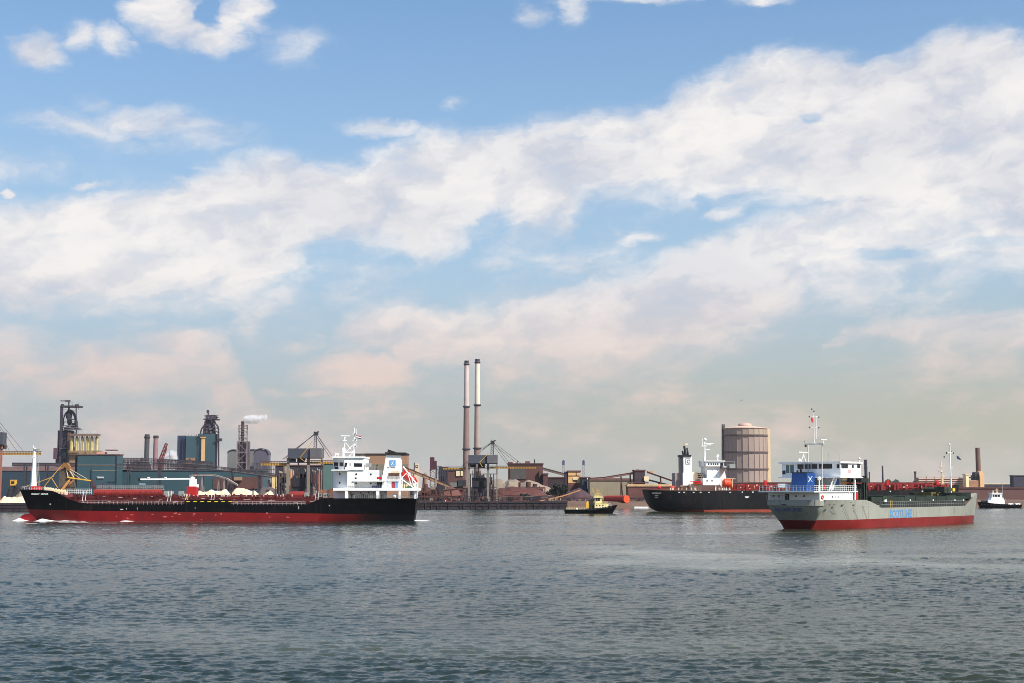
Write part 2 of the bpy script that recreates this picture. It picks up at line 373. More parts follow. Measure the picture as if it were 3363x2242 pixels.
def sea():
    """choppy harbour surface as real relief; the mesh is finer where waves are near enough to be seen singly"""
    ys = [50.0]
    while ys[-1] < 735: ys.append(ys[-1] + max(.2, min(1.35, (ys[-1] / 100) ** 1.3 * .22)))
    ys = np.array(ys); nx = 760; u = np.linspace(-.45, .45, nx)
    Y = np.repeat(ys[:, None], nx, 1); X = u[None, :] * Y
    rs = np.random.RandomState(5); H = np.zeros_like(X)
    for k in range(90):
        L = .38 * (3.2 / .38) ** (rs.rand() ** 1.3); th = R(262) + rs.normal(0, .55); a = .0142 * L ** .93 * (.5 + rs.rand())
        ph = 2 * math.pi * ((X * math.cos(th) + Y * math.sin(th)) / L) + rs.rand() * 6.28 + 2.0 * vnoise(X, Y, L * 3.5, k)
        H += a * (.55 * np.cos(ph) - .75 * (1 - np.abs(np.sin(ph / 2))))
    wx = X + 40 * (vnoise(X, Y, 45, 201) - .5) + 14 * (vnoise(X, Y, 15, 203) - .5); wy = Y + 24 * (vnoise(X, Y, 45, 202) - .5) + 8 * (vnoise(X, Y, 13, 204) - .5)
    calm = .42 * smooth(.6 * vnoise(wx * .22, wy, 26, 11) + .4 * vnoise(wx * .22, wy, 9, 12), .52, .78)
    def slick(cx, cy, ang, L, W, k):
        c, s_ = math.cos(R(ang)), math.sin(R(ang)); a = ((wx - cx) * c + (wy - cy) * s_) / L; b = (-(wx - cx) * s_ + (wy - cy) * c) / W
        return k * smooth(-np.sqrt(a * a + b * b), -1.25, -.5)
    for q in ((-8, 520, 0, 70, 12, .8), (-100, 300, 6, 50, 6, .65), (10, 395, 3, 60, 7, .6), (-60, 380, 0, 60, 8, .5), (90, 470, 0, 60, 14, .6)): calm = np.maximum(calm, slick(*q))
    pale_sheen = np.maximum(slick(34, 203, -56, 50, 19, 1.0), slick(40, 322, 8, 34, 9, .8)) * (.35 + .75 * vnoise(X * .5, Y, 3.2, 31)); calm = np.maximum(calm, pale_sheen * .45)
    pale_sheen = np.maximum(pale_sheen, .22 * smooth(vnoise(wx * .12, wy, 13, 41), .66, .9))
    gust = .5 + .75 * vnoise(X * .6, Y, 34, 21) + .5 * vnoise(X, Y, 7, 22)
    Z = (H - H.mean()) * gust * 1.2 * (1 - calm)
    V = np.stack([X, Y, Z], -1).reshape(-1, 3).astype(np.float32); ny = len(ys)
    idx = np.arange(ny * nx).reshape(ny, nx); F = np.stack([idx[:-1, :-1], idx[:-1, 1:], idx[1:, 1:], idx[1:, :-1]], -1).reshape(-1, 4)
    me = bpy.data.meshes.new('water'); me.vertices.add(len(V)); me.vertices.foreach_set('co', V.ravel())
    me.loops.add(F.size); me.loops.foreach_set('vertex_index', F.ravel().astype(np.int32)); me.polygons.add(len(F))
    me.polygons.foreach_set('loop_start', np.arange(0, F.size, 4, dtype=np.int32)); me.polygons.foreach_set('loop_total', np.full(len(F), 4, dtype=np.int32))
    me.polygons.foreach_set('use_smooth', np.ones(len(F), dtype=bool)); me.update(calc_edges=True); me.materials.append(WATER)
    at = me.attributes.new('calm', 'FLOAT', 'POINT'); at.data.foreach_set('value', calm.ravel().astype(np.float32))
    at = me.attributes.new('pale_sheen', 'FLOAT', 'POINT'); at.data.foreach_set('value', np.clip(pale_sheen, 0, 1).ravel().astype(np.float32))
    o = bpy.data.objects.new('water', me); COL.objects.link(o); tag(o, kind='structure')
sea()
mb = MB(); mb.grid([[(x, y, -.75) for x in (-2600, -900, 0, 900, 2600)] for y in (-300, 60, 300, 1100)])
tag(mb.build('water_around', WATER), kind='structure')
mb = MB(); mb.grid([[(-9000, 680, 2.8), (9000, 680, 2.8)], [(-9000, 9500, 2.8), (9000, 9500, 2.8)]])
ground = mb.build('ground', mat('quay_earth', (88, 78, 70), .95, var=.3, dirt=(60, 50, 48), dk=.6, scale=.02)); tag(ground, kind='structure')
# ------------------------------------------------------------------ haze
def haze():
    m = bpy.data.materials.new('haze_air'); m.use_nodes = True; t = NT(m.node_tree); t.n.clear()
    o = t.n.new('ShaderNodeOutputMaterial'); v = t.n.new('ShaderNodeVolumePrincipled')
    v.inputs['Color'].default_value = (.86, .9, .97, 1); v.inputs['Density'].default_value = HAZE; v.inputs['Anisotropy'].default_value = .2
    t.l.new(v.outputs[0], o.inputs['Volume'])
    mb = MB(); mb.box(-9100, 9100, -320, 9600, -1.0, 190)
    tag(mb.build('haze', m), kind='stuff')
HAZE = 0.000032
haze()
# ------------------------------------------------------------------ palette
BLACK = mat('hull_black', (7, 7, 9), .5, var=.25, dirt=(58, 42, 36), dk=.3, scale=.12, streak=.3, spec=.12)
DKRED = mat('antifouling_red', (118, 9, 11), .6, var=.2, dirt=(84, 24, 22), dk=.5, scale=.16, streak=.5, spec=.3)
WHITE = mat('ship_white', (246, 246, 244), .4, var=.03, dirt=(186, 168, 146), dk=.22, scale=.3, streak=.12)
CREAM = mat('cream_paint', (226, 208, 172), .6, var=.08, dirt=(160, 120, 90), dk=.4)
DECKRED = mat('deck_red', (104, 24, 20), .65, var=.25, dirt=(84, 34, 32), dk=.6, scale=.4)
PIPERED = mat('pipe_red', (86, 20, 20), .6, var=.3, dirt=(62, 30, 30), dk=.6, scale=.6)
BRIGHTRED = mat('bright_red', (205, 28, 22), .5, var=.1)
ORANGE = mat('lifeboat_orange', (236, 72, 26), .45, var=.06)
GLASS = mat('dark_glass', (22, 26, 34), .08, var=.2)
DARK = mat('dark_opening', (26, 25, 30), .7, var=.3)
GREYP = mat('grey_paint', (150, 152, 150), .6, var=.1, dirt=(110, 96, 84), dk=.3)
YELLOW = mat('yellow_paint', (226, 178, 60), .55, var=.15, dirt=(130, 90, 50), dk=.5, scale=.4)
DYELLOW = mat('weathered_yellow', (206, 158, 62), .65, var=.2, dirt=(108, 74, 44), dk=.55, scale=.3)
MATK = .6
STEEL = mat('dark_steel', (66, 62, 74), .7, var=.3, dirt=(44, 38, 44), dk=.5, scale=.15)
RUST = mat('rusty_steel', (116, 76, 70), .85, var=.3, dirt=(66, 46, 48), dk=.7, scale=.12)
BROWN = mat('brown_cladding', (118, 78, 72), .8, var=.15, dirt=(78, 54, 54), dk=.5, scale=.06, rib=('X', .6, .3))
TEAL = mat('teal_cladding', (62, 100, 112), .6, var=.1, dirt=(58, 78, 84), dk=.4, scale=.03, rib=('X', .45, .22), streak=.3)
TEALD = mat('dark_teal_cladding', (52, 78, 96), .6, var=.12, dirt=(50, 62, 72), dk=.4, scale=.03, rib=('X', .45, .22))
BEIGE = mat('beige_cladding', (196, 160, 128), .75, var=.08, dirt=(150, 112, 92), dk=.4, scale=.05, rib=('X', .35, .2))
CONC = mat('concrete', (160, 150, 134), .85, var=.12, dirt=(112, 96, 84), dk=.5, scale=.12)
GREYSHED = mat('grey_shed', (142, 146, 142), .7, var=.08, dirt=(112, 108, 104), dk=.4, scale=.05, rib=('X', .3, .18))
BLUEGREY = mat('crane_house_grey', (92, 96, 110), .6, var=.1, dirt=(70, 70, 80), dk=.4, scale=.1, rib=('X', .5, .25))
MATK = 1.0
HULLGREY = mat('hull_grey', (148, 149, 140), .5, var=.07, dirt=(110, 92, 72), dk=.35, scale=.14, streak=.5)
FUNBLUE = mat('funnel_blue', (16, 66, 132), .45, var=.1)
LOGOBLUE = mat('logo_blue', (104, 156, 210), .5, var=.04)
LETBLUE = mat('letter_blue', (86, 138, 184), .6, var=.15)
DGREEN = mat('hatch_green', (30, 44, 34), .7, var=.3, dirt=(60, 54, 34), dk=.4, scale=.4)
NAVY = mat('navy_blue', (36, 40, 84), .5)
ORE = mat('iron_ore', (84, 48, 44), .95, var=.3, dirt=(62, 42, 44), dk=.6, scale=.06, bump=.8)
COAL = mat('coal', (34, 34, 40), .95, var=.4, scale=.1, bump=.8)
SAND = mat('pale_limestone', (226, 206, 172), .95, var=.06, dirt=(190, 160, 130), dk=.4, scale=.15, bump=.5)

# ------------------------------------------------------------------ hulls
def hull(f, ST, wly, mats, name='hull', parent=None, flare=1.4, rk=1.0, nb=4, deckdrop=1.0, deckmat=None, cap=(True, True)):
    """ST: (top px, top py, half beam at top, waterline px, half beam at waterline, paint-line py)"""
    rows_n, rows_f, dk_n, dk_f = [], [], [], []
    for (xt, yt, ht, xw, hw, yp) in ST:
        T = f.p(xt, yt, -ht); W = T if xw is None else f.p(xw, wly(xw), -hw); zp = f.p(xt, yp, -ht).z; zt = T.z
        zs = [-1.6, 0.0, max(.15, zp)] + [zp + (zt - zp) * (i + 1) / nb for i in range(nb)]
        col_n, col_f = [], []
        for z in zs:
            u = max(0, z / zt); h = hw * (1 if z >= 0 else .86) + (ht - hw) * u ** flare; s_ = W.x + (T.x - W.x) * u ** rk
            col_n.append((s_, -h, z)); col_f.append((s_, h, z))
        rows_n.append(col_n); rows_f.append(col_f)
        u = max(0, (zt - deckdrop) / zt); h = hw + (ht - hw) * u ** flare - .05
        dk_n.append((W.x + (T.x - W.x) * u, -h, zt - deckdrop)); dk_f.append((W.x + (T.x - W.x) * u, h, zt - deckdrop))
    mb = MB(f); nz = len(rows_n[0]); bm = mb.bm
    Vn = [[bm.verts.new(p) for p in c] for c in rows_n]; Vf = [[bm.verts.new(p) for p in c] for c in rows_f]
    def q(a, mi):
        fc = mb.face(a)
        if fc: fc.material_index = mi; fc.smooth = True
    for i in range(len(ST) - 1):
        for j in range(nz - 1):
            mi = 1 if j < 2 else 0
            q([Vn[i][j], Vn[i + 1][j], Vn[i + 1][j + 1], Vn[i][j + 1]], mi); q([Vf[i][j], Vf[i][j + 1], Vf[i + 1][j + 1], Vf[i + 1][j]], mi)
    for e, on in ((0, cap[0]), (-1, cap[1])):
        if on:
            for j in range(nz - 1): q([Vn[e][j], Vn[e][j + 1], Vf[e][j + 1], Vf[e][j]], 1 if j < 2 else 0)
    h = mb.build(name, mats, parent)
    try: h.data.set_sharp_from_angle(angle=R(28))
    except Exception: pass
    if deckmat:
        mb = MB(f); mb.grid([dk_n, dk_f]); mb.build('deck', deckmat, parent)
    return h

def curvy(pts, n):
    """resample polyline stations"""
    out = []
    for i in range(len(pts) - 1):
        for k in range(n): out.append(tuple(a + (b - a) * k / n for a, b in zip(pts[i], pts[i + 1])))
    out.append(pts[-1]); return out

# ------------------------------------------------------------------ red and black chemical tanker, left
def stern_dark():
    # shade under the stern flare is painted in: antifouling blends to near black
    m = DKRED.copy(); m.name = 'antifouling_red_shaded'; t = NT(m.node_tree); bs = t.n['Principled BSDF']
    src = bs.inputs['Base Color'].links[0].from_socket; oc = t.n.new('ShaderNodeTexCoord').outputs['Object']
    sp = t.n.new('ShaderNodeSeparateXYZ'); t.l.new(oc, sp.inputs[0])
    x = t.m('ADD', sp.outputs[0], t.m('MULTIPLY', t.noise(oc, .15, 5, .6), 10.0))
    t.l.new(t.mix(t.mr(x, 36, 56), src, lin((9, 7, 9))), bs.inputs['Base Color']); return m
def tanker():
    f = Frame(717, 432)
    r = root('chemical_tanker', f, 'long black and red tanker with red deck and white bridge block, making a bow wave', 'ship')
    B = 8.0; wl = lambda x: 1710.5
    ST = [(65, 1607, .15, 108, .1, 1672), (80, 1607.2, 2.4, 114, .5, 1672.5), (105, 1607.6, 4.6, 128, 1.6, 1673), (140, 1609, 6.4, 155, 3.6, 1674), (170, 1611, 7.3, 185, 5.4, 1674.5),
          (187, 1617, 7.7, 205, 6.3, 1675), (207, 1629, 7.9, 225, 7.0, 1675.5), (232, 1641, 8, 245, 7.5, 1676), (258, 1649, 8, 268, 7.8, 1676.5), (300, 1655, 8, 305, 8, 1677), (500, 1657, 8, 500, 8, 1679.5),
          (760, 1658.5, 8, 760, 8, 1682.5), (985, 1659, 8, 985, 8, 1685), (1010, 1656, 8, 1010, 7.9, 1685.5), (1035, 1645, 8, 1035, 7.8, 1686), (1056, 1636, 8, 1056, 7.6, 1686.5), (1160, 1636, 8, 1150, 6.6, 1688),
          (1260, 1636.5, 7.8, 1245, 4.6, 1689), (1330, 1637, 7.4, 1320, 3.0, 1690), (1366, 1637.5, 7.0, 1361, 2.2, 1690.5)]
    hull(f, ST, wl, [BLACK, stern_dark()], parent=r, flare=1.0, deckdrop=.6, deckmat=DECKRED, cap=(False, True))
    # bulb
    mb = MB(f); c = f.p(96, 1704, 0); bm = mb.bm
    rows = []
    for s_, rr in ((-3.1, .25), (-2.8, .9), (-2.1, 1.45), (-1.1, 1.75), (.4, 1.9), (2.2, 1.9), (4.5, 1.7)):
        rows.append([(c.x + s_, rr * .62 * math.cos(a), -.1 + rr * 1.25 * math.sin(a)) for a in [2 * math.pi * i / 16 for i in range(17)]])
    mb.grid(rows); bmesh.ops.remove_doubles(bm, verts=bm.verts, dist=.001)
    mb.build('bulbous_bow', mat('bulb_red', (216, 30, 24), .5, var=.12), r, smooth=True)
    n = -8.0
    # name lettering and marks on the black side
    mb = MB(f); k = f.k(150, n)
    def htext(body, x0, x1, y, t, hpx, m=None):
        a = f.p(x0, y, t); w = f.p(x1, y, t).x - a.x; h = hpx * k * 1.35
        mb.text(body, h, (a.x, t, a.z), (1, 0, 0), (0, 0, 1), .02, 0, sx=w / (len(body) * h * .6))
    return_ = (r, f)
    a = f.p(103, 1624, -5.9)
    for body, x0, x1, y, t in (('FRANCLIT', 103, 131, 1624.5, -6.2), ('EINNAR', 134, 158, 1624.5, -7.1)):
        mb.nx(); htext(body, x0, x1, y, t, 6)
    mb.build('name_lettering', WHITE, r)
    mb = MB(f)
    for x, y, w, h in ((163, 1653.5, 5, 4), (395, 1671, 12, 3.5), (415, 1668, 2, 6), (450, 1665, 1.5, 12), (640, 1664, 1.5, 9), (980, 1662, 2.5, 12), (1080, 1658, 4, 5)): mb.nx(); mb.b(x, x + w * .8, y, y + h * .8, n - .03, n + .02)
    mb.build('draught_mark', mat('mark_white', (200, 196, 190), .6), r)
    mb = MB(f)
    rng = random.Random(4)
    for i in range(16):
        mb.nx(); x = rng.choice([rng.uniform(400, 800), rng.uniform(300, 1080)]); y = rng.uniform(1684, 1706); L = rng.uniform(3, 16)
        P = [(x, y), (x + L * .4, y - rng.uniform(1, 3)), (x + L, y - rng.uniform(-1, 3)), (x + L * .8, y + rng.uniform(1, 2)), (x + L * .3, y + rng.uniform(1, 4))]
        mb.poly(P, n - .02, n + .02)
    mb.build('scuffed_paint', mat('scuff_pink', (178, 96, 86), .7, var=.3, scale=1.5), r)
    # foremast
    mb = MB(f); mb.c(112, 20, 1470, 1597, -1, w1=8, n=8); mb.l(106, 1597, 110, 1462, 2, -1); mb.b(104, 116, 1500, 1502, -1.6, -.4); mb.build('foremast', WHITE, r)
    mb = MB(f); mb.b(101, 124, 1596, 1608, -2, 1); mb.build('mast_base', BRIGHTRED, r)
    mb = MB(f); mb.l(117, 1476, 126, 1596, 1.6, -1); mb.l(122, 1476, 131, 1596, 1.6, -1)
    for i in range(18): mb.l(117 + i * .5, 1480 + i * 6.5, 123 + i * .5, 1480 + i * 6.5, 1, -1)
    mb.b(112, 127, 1474, 1477, -1.6, -.4); mb.build('mast_ladder', GREYP, r)
    # forecastle gear and rail
    mb = MB(f); mb.rail(f.p(72, 1607, -1), f.p(170, 1611, -6.8), .9, 12, .05); mb.rail(f.p(215, 1622, -6), f.p(300, 1622, -6), 1.5, 12, .06, 3)
    mb.build('bow_rail', WHITE, r)
    mb = MB(f)
    for x in range(146, 216, 9): mb.nx(); mb.b(x, x + 6, 1603 + (x - 146) * .16, 1610 + (x - 146) * .24, -5, -3); mb.tube(f.p(x, 1603 + (x - 146) * .16, -4), f.p(x + 4, 1600 + (x - 146) * .16, -4), .35, n=8)
    mb.build('mooring_gear', CREAM, r)
    # deck: trunk, pipes, rail
    mb = MB(f); mb.b(205, 1045, 1631, 1655, -5.2, 5.2); mb.build('deck_trunk', DECKRED, r)
    mb = MB(f); rng = random.Random(1)
    for i, (y, t) in enumerate([(1649, -7), (1644, -6.6), (1640, -6), (1636, -5.6), (1631, -4.6), (1628, -3), (1627, 0), (1626, 3)]):
        mb.l(225 + i * 9, y, 1040 - i * 6, y, 2.8, t, n=6)
    for i in range(150):
        x = rng.uniform(222, 1040); y = rng.uniform(1620, 1642); mb.b(x, x + rng.uniform(1.5, 8), y, y + rng.uniform(6, 16), -6.4 + rng.uniform(0, 2.5), -3.6)
    for i in range(11): x = 322 + i * 20 + rng.uniform(-5, 5); mb.b(x, x + rng.uniform(1, 3), 1612 + rng.uniform(0, 10), 1642, -5.2, -5)
    mb.l(312, 1628, 536, 1628, 2.6, -5.4); mb.l(312, 1634, 600, 1634, 2.6, -5.6)
    mb.build('deck_pipes', PIPERED, r)
    mb = MB(f)
    for i in range(40):
        mb.nx(); x = rng.uniform(300, 1040); y = rng.uniform(1626, 1650); mb.b(x, x + rng.uniform(2, 14), y, y + 1.3, -7.2, -7.0)
    for i in range(36):
        mb.nx(); x = rng.uniform(540, 1090); mb.b(x, x + rng.uniform(1.5, 4), rng.uniform(1620, 1626), 1630, -5, -4.4)
    mb.build('valve_wheels', mat('pale_fittings', (206, 190, 180), .6), r)
    mb = MB(f); mb.rail(f.p(262, 1656, n + .15), f.p(1002, 1659, n + .15), 1.05, 60, .05, 2); mb.build('side_rail', mat('rail_grey', (196, 186, 184), .6), r)
    # cargo deck tank with catwalk on top
    mb = MB(f); a, b = f.p(312, 1620, -3), f.p(534, 1620, -3); mb.tube(a, b, 1.3, n=20); mb.build('deck_tank', mat('tank_red', (132, 30, 22), .6, var=.25, dirt=(74, 30, 28), dk=.7, scale=.7), r, smooth=True)
    mb = MB(f); mb.rail(f.p(318, 1606, -3), f.p(536, 1606, -3), 1.15, 30, .06, 3); mb.b(318, 536, 1605.5, 1607.5, -3.4, -2); mb.rail(f.p(318, 1606, -2), f.p(536, 1606, -2), 1.15, 30, .06, 2); mb.build('catwalk', GREYP, r)
    mb = MB(f)
    for x, h in ((337, 22), (361, 22), (503, 30), (305, 36), (312, 24)): mb.nx(); mb.l(x, 1608, x, 1608 - h, 3, -2); mb.b(x - 4, x + 3, 1606 - h * .3, 1609 - h * .3, -2.4, -1.6)
    for x in (760, 831): mb.nx(); mb.l(x, 1640, x, 1601, 5, -1.5); mb.b(x - 8, x + 6, 1601, 1603, -2, -1)
    mb.build('vent_post', mat('maroon_post', (96, 30, 40), .6), r)
    mb = MB(f)
    for x in (272, 552, 694, 1036):
        mb.nx(); mb.l(x - 2, 1646, x + 3, 1611, 1.8, n + .4); mb.l(x + 8, 1644, x + 12, 1611, 1.8, n + .4)
    mb.build('access_ladder', WHITE, r)
    mb = MB(f)
    for x0, x1, y0, y1 in ((538, 548, 1612, 1626), (556, 566, 1613, 1627), (586, 600, 1612, 1628), (1000, 1012, 1617, 1628), (1048, 1056, 1620, 1632), (1062, 1078, 1619, 1633)): mb.nx(); mb.b(x0, x1, y0, y1, -5, -3)
    mb.build('deck_locker', GREYP, r)
    mb = MB(f); mb.b(606, 757, 1641, 1662, n - .1, n + .2); mb.build('side_bulwark', BLACK, r)
    mb = MB(f)
    for i in range(7): mb.nx(); mb.b(612 + i * 23, 624 + i * 23, 1645.5, 1648, n - .16, n - .08)
    mb.build('yellow_marking', mat('mark_yellow', (236, 206, 40), .5), r)
    mb = MB(f); mb.l(608, 1648, 614, 1622, 3, n); mb.l(614, 1648, 618, 1630, 2, n); mb.build('gangway_frame', CREAM, r)
    # hose crane
    mb = MB(f); mb.b(613, 644, 1597, 1632, -2.2, 1); mb.b(609, 652, 1628, 1634, -2.6, 1.6); mb.build('crane_pedestal', mat('pedestal_red', (176, 28, 26), .5, var=.1), r)
    mb = MB(f); mb.b(622, 640, 1572, 1598, -1.8, .6); mb.b(634, 648, 1590, 1600, -1.6, .4); mb.ball(632, 1570, 15, -.6, .7); mb.build('crane_house', WHITE, r)
    mb = MB(f); mb.l(458, 1573.5, 628, 1572, 7, -.6, n=4); mb.b(484, 490, 1566, 1570, -.9, -.3); mb.b(540, 546, 1566, 1570, -.9, -.3); mb.build('crane_jib', WHITE, r)
    mb = MB(f); mb.b(453, 460, 1569, 1580, -1, 0); mb.l(457, 1580, 457, 1592, 1, -.6); mb.build('hook_block', DARK, r)
    mb = MB(f); mb.tube(f.p(952, 1626, -2), f.p(1000, 1626, -2), 1.2, n=14); mb.b(955, 997, 1630, 1640, -3, -1); mb.build('small_deck_tank', mat('dark_tank_red', (126, 30, 26), .6, var=.2), r, smooth=True)
    # ---- accommodation
    ft = -7.4
    mb = MB(f)
    def chamfer(x0, xc, x1, y0, y1, t0, dt, t1):
        P = [f.p(x0, y1, t0 + dt), f.p(xc, y1, t0), f.p(x1, y1, t0)]
        z0 = f.p(x1, y1, t0).z; z1 = f.p(x1, y0, t0).z
        pl = [(f.p(x0, 1580, t0 + dt).x, t0 + dt), (f.p(xc, 1580, t0).x, t0), (f.p(x1, 1580, t0).x, t0), (f.p(x1, 1580, t0).x, t1), (f.p(xc, 1580, t0).x, t1), (f.p(x0, 1580, t0 + dt).x, t1 - dt)]
        A = [mb.bm.verts.new((x, t, z0)) for x, t in pl]; Bv = [mb.bm.verts.new((x, t, z1)) for x, t in pl]
        mb.face(A); mb.face(Bv)
        for i in range(6): mb.face([A[i], A[(i + 1) % 6], Bv[(i + 1) % 6], Bv[i]])
    chamfer(1095, 1140, 1163, 1543, 1603, ft, 4.2, 7)          # forward block
    mb.b(1163, 1240, 1543, 1579, ft, 7)                          # upper accommodation
    mb.b(1163, 1264, 1579, 1603, ft + 2.2, 6)                    # recessed middle deck
    mb.b(1095, 1262, 1612, 1637, ft + 3.2, 5)                    # recessed poop deckhouse
    mb.build('deckhouse', WHITE, r)
    mb = MB(f); mb.b(1094, 1372, 1602.5, 1611, n + .2, 7.6); mb.b(1158, 1264, 1577.5, 1581, n + .3, 7.2)
    mb.poly([(1258, 1580), (1266, 1580), (1287, 1604), (1276, 1604)], n + .3, n + .8)
    mb.build('deck_edge', WHITE, r)
    for x0, x1 in ((1133, 1143), (1235, 1245.5), (1309, 1316)):
        mb = MB(f); mb.b(x0, x1, 1610.5, 1637, n + .3, n + 1.1); mb.build('pillar', WHITE, r)
    # bridge
    mb = MB(f); chamfer(1093, 1130, 1194, 1500, 1543, ft - .3, 4.4, 7.6)
    mb.build('wheelhouse', WHITE, r)
    mb = MB(f); mb.b(1091, 1197, 1498.5, 1503, ft - .7, 8); mb.b(1088, 1142, 1541.5, 1545, n - .9, 8.6); mb.build('wheelhouse_roof', WHITE, r)
    def pane(pts, t, m=GLASS, name='window', par=r, d=.06):
        q = MB(f); q.poly(pts, t - d, t + .05); return q.build(name, m, par)
    # windows on the chamfered wing front: build slightly proud of the wall
    def chwin(x0, x1, y0, y1, sl=0):
        def tt(x): return ft - .3 + 4.4 * max(0, (1130 - x) / (1130 - 1093)) - .08
        q = MB(f); a0, a1 = f.p(x0, y1, tt(x0)), f.p(x1, y1, tt(x1)); b0, b1 = f.p(x0 - sl, y0, tt(x0)), f.p(x1 - sl, y0, tt(x1))
        nrm = Vector((0, .12, 0)); q.hexa([a0, a1, a1 + nrm, a0 + nrm, b0, b1, b1 + nrm, b0 + nrm]); q.build('window', GLASS, r)
    chwin(1097, 1110, 1518, 1530, 1); chwin(1099, 1111, 1532, 1540, 1); chwin(1115, 1127, 1518, 1531)
    pane([(1133, 1519), (1141, 1519), (1138, 1533), (1131, 1533)], ft - .3)
    pane([(1131, 1534), (1134, 1534), (1133, 1541), (1130, 1541)], ft - .3)
    pane([(1163, 1520.5), (1189, 1521), (1189, 1532), (1163, 1532)], ft - .3)
    pane([(1149, 1520), (1151, 1520), (1151, 1530), (1149, 1530)], ft - .3)
    for x, y, t in ((1170, 1556.5, ft), (1218, 1557, ft), (1168.5, 1570, ft), (1169.5, 1586.5, ft + 2.2), (1217, 1587, ft + 2.2)):
        q = MB(f); q.tube(f.p(x, y, t) + Vector((0, -.06, 0)), f.p(x, y, t) + Vector((0, .05, 0)), .28, n=10); q.build('porthole', GLASS, r)
    for x, y in ((1116, 1556), (1116, 1585)):
        t = ft + 4.2 * (1140 - x) / 45; q = MB(f); q.tube(f.p(x, y, t) + Vector((0, -.2, 0)), f.p(x, y, t) + Vector((0, .3, 0)), .3, n=10); q.build('porthole', GLASS, r)
    for x in (1150, 1183, 1208, 1226): pane([(x, 1616), (x + 4, 1616), (x + 4, 1620), (x, 1620)], ft + 3.2)
    for x0, x1, y0, y1, t, m in ((1133, 1143, 1594, 1602, -5.6, NAVY), (1222, 1236, 1594, 1602.5, -6.8, NAVY), (1237, 1251, 1595, 1602.5, -6.6, NAVY)):
        q = MB(f); q.b(x0, x1, y0, y1, t, t + 1.2); q.build('deck_box', m, r)
    pane([(1238, 1583), (1256, 1583), (1256, 1595), (1238, 1595)], ft + 2.2, DARK, 'doorway')
    q = MB(f); q.b(1238, 1254, 1566, 1573, ft, ft + 1.5); q.build('liferaft_case', BRIGHTRED, r)
    q = MB(f); q.rail(f.p(1198, 1543, ft), f.p(1240, 1543, ft), 1.05, 8, .04, 3); q.rail(f.p(1145, 1603, n + .3), f.p(1310, 1603, n + .3), 1.0, 26, .035, 3); q.rail(f.p(1145, 1636, n + .3), f.p(1366, 1637, n + .3), 1.0, 34, .035, 3); q.rail(f.p(1198, 1499, ft), f.p(1130, 1499, ft), .9, 9, .03, 2); q.build('deck_rail', GREYP, r)
    q = MB(f); q.b(1200, 1217, 1521, 1533, ft + 1, ft + 3.5); q.build('vent_box', GREYP, r)
    rng = random.Random(2)
    for i in range(9):
        x = 1148 + i * 13 + rng.uniform(-3, 3)
        if 1230 < x < 1248: continue
        q = MB(f); q.b(x, x + rng.uniform(5, 9), 1622 + rng.uniform(0, 5), 1636, ft + 1.6, ft + 2.8)
        q.build('poop_gear', [PIPERED, CREAM, GREYP, DARK][i % 4], r)
    q = MB(f); q.ball(1297, 1630, 18, -6.4, 1); q.build('white_buoy_case', WHITE, r, smooth=True)
    # funnel
    mb = MB(f); mb.poly([(1268.5, 1492), (1315, 1494), (1316, 1562), (1257, 1562)], -3.4, 2.6); mb.b(1255, 1315, 1561, 1603, -5.6, 4); mb.build('funnel', WHITE, r)
    mb = MB(f); mb.poly([(1263, 1484.5), (1332, 1485.5), (1318, 1494.5), (1268, 1493)], -3.9, 3.1); mb.tube(f.p(1280, 1486, -1), f.p(1283, 1478, -1), .8, n=10); mb.tube(f.p(1294, 1486, 0), f.p(1295, 1482, 0), .5, n=8); mb.build('funnel_top', mat('soot_black', (20, 18, 20), .7), r)
    mb = MB(f); mb.b(1278.5, 1299.5, 1511, 1531, -3.46, -3.38); lg = mb.build('funnel_logo', LOGOBLUE, r)
    q = MB(f); q.poly([(1284, 1527), (1291, 1515), (1293, 1516), (1287, 1527)], -3.5, -3.44); q.l(1288, 1522, 1296, 1527, 1.2, -3.47); q.l(1284, 1519, 1289, 1516, 1.2, -3.47); q.build('logo_stroke', WHITE, lg)
    a = f.p(1271, 1537, -3.44); q = MB(f); q.text('one Tankships', .62, (a.x, -3.44, a.z), (1, 0, 0), (0, 0, 1), .01, .01, sx=.92 * (f.p(1305, 1537, -3.44).x - a.x) / 4.1); q.build('funnel_lettering', DARK, r)
    pane([(1275, 1553), (1312, 1553), (1312, 1575), (1275, 1575)], -5.6 + .0, mat('open_deck_brown', (92, 66, 52), .8, var=.4, scale=1.2), 'engine_casing_opening', d=.3)
    q = MB(f); q.b(1285, 1312, 1547, 1555, -5.6, -3.6); q.build('casing_locker', CREAM, r)
    q = MB(f); q.rail(f.p(1274, 1575, -6), f.p(1313, 1575, -6), 1.0, 9, .05, 3); q.b(1272, 1314, 1574, 1577.5, -6.2, -5.4); q.build('casing_gallery', WHITE, r)
    pane([(1287, 1583), (1296.5, 1583), (1296.5, 1604), (1287, 1604)], -5.6, mat('banner_red', (150, 28, 40), .6), 'red_banner', d=.2)
    pane([(1297, 1583), (1307, 1583), (1307, 1604), (1297, 1604)], -5.6, LOGOBLUE, 'blue_banner', d=.2)
    # free fall lifeboat on its slip
    lb = MB(f); a, b = f.p(1318, 1552, -1.5), f.p(1369, 1583, -1.5)
    lb.tube(a, a.lerp(b, .25), .4, 1.0, n=12); lb.tube(a.lerp(b, .25), a.lerp(b, .8), 1.0, 1.05, n=12); lb.tube(a.lerp(b, .8), b, 1.05, .35, n=12); lb.box(a.x + .6, a.x + 2.2, -2.2, -.8, a.z - .2, a.z + .9)
    lb.build('lifeboat', mat('lifeboat_red', (176, 34, 28), .45), r, smooth=True)
    q = MB(f)
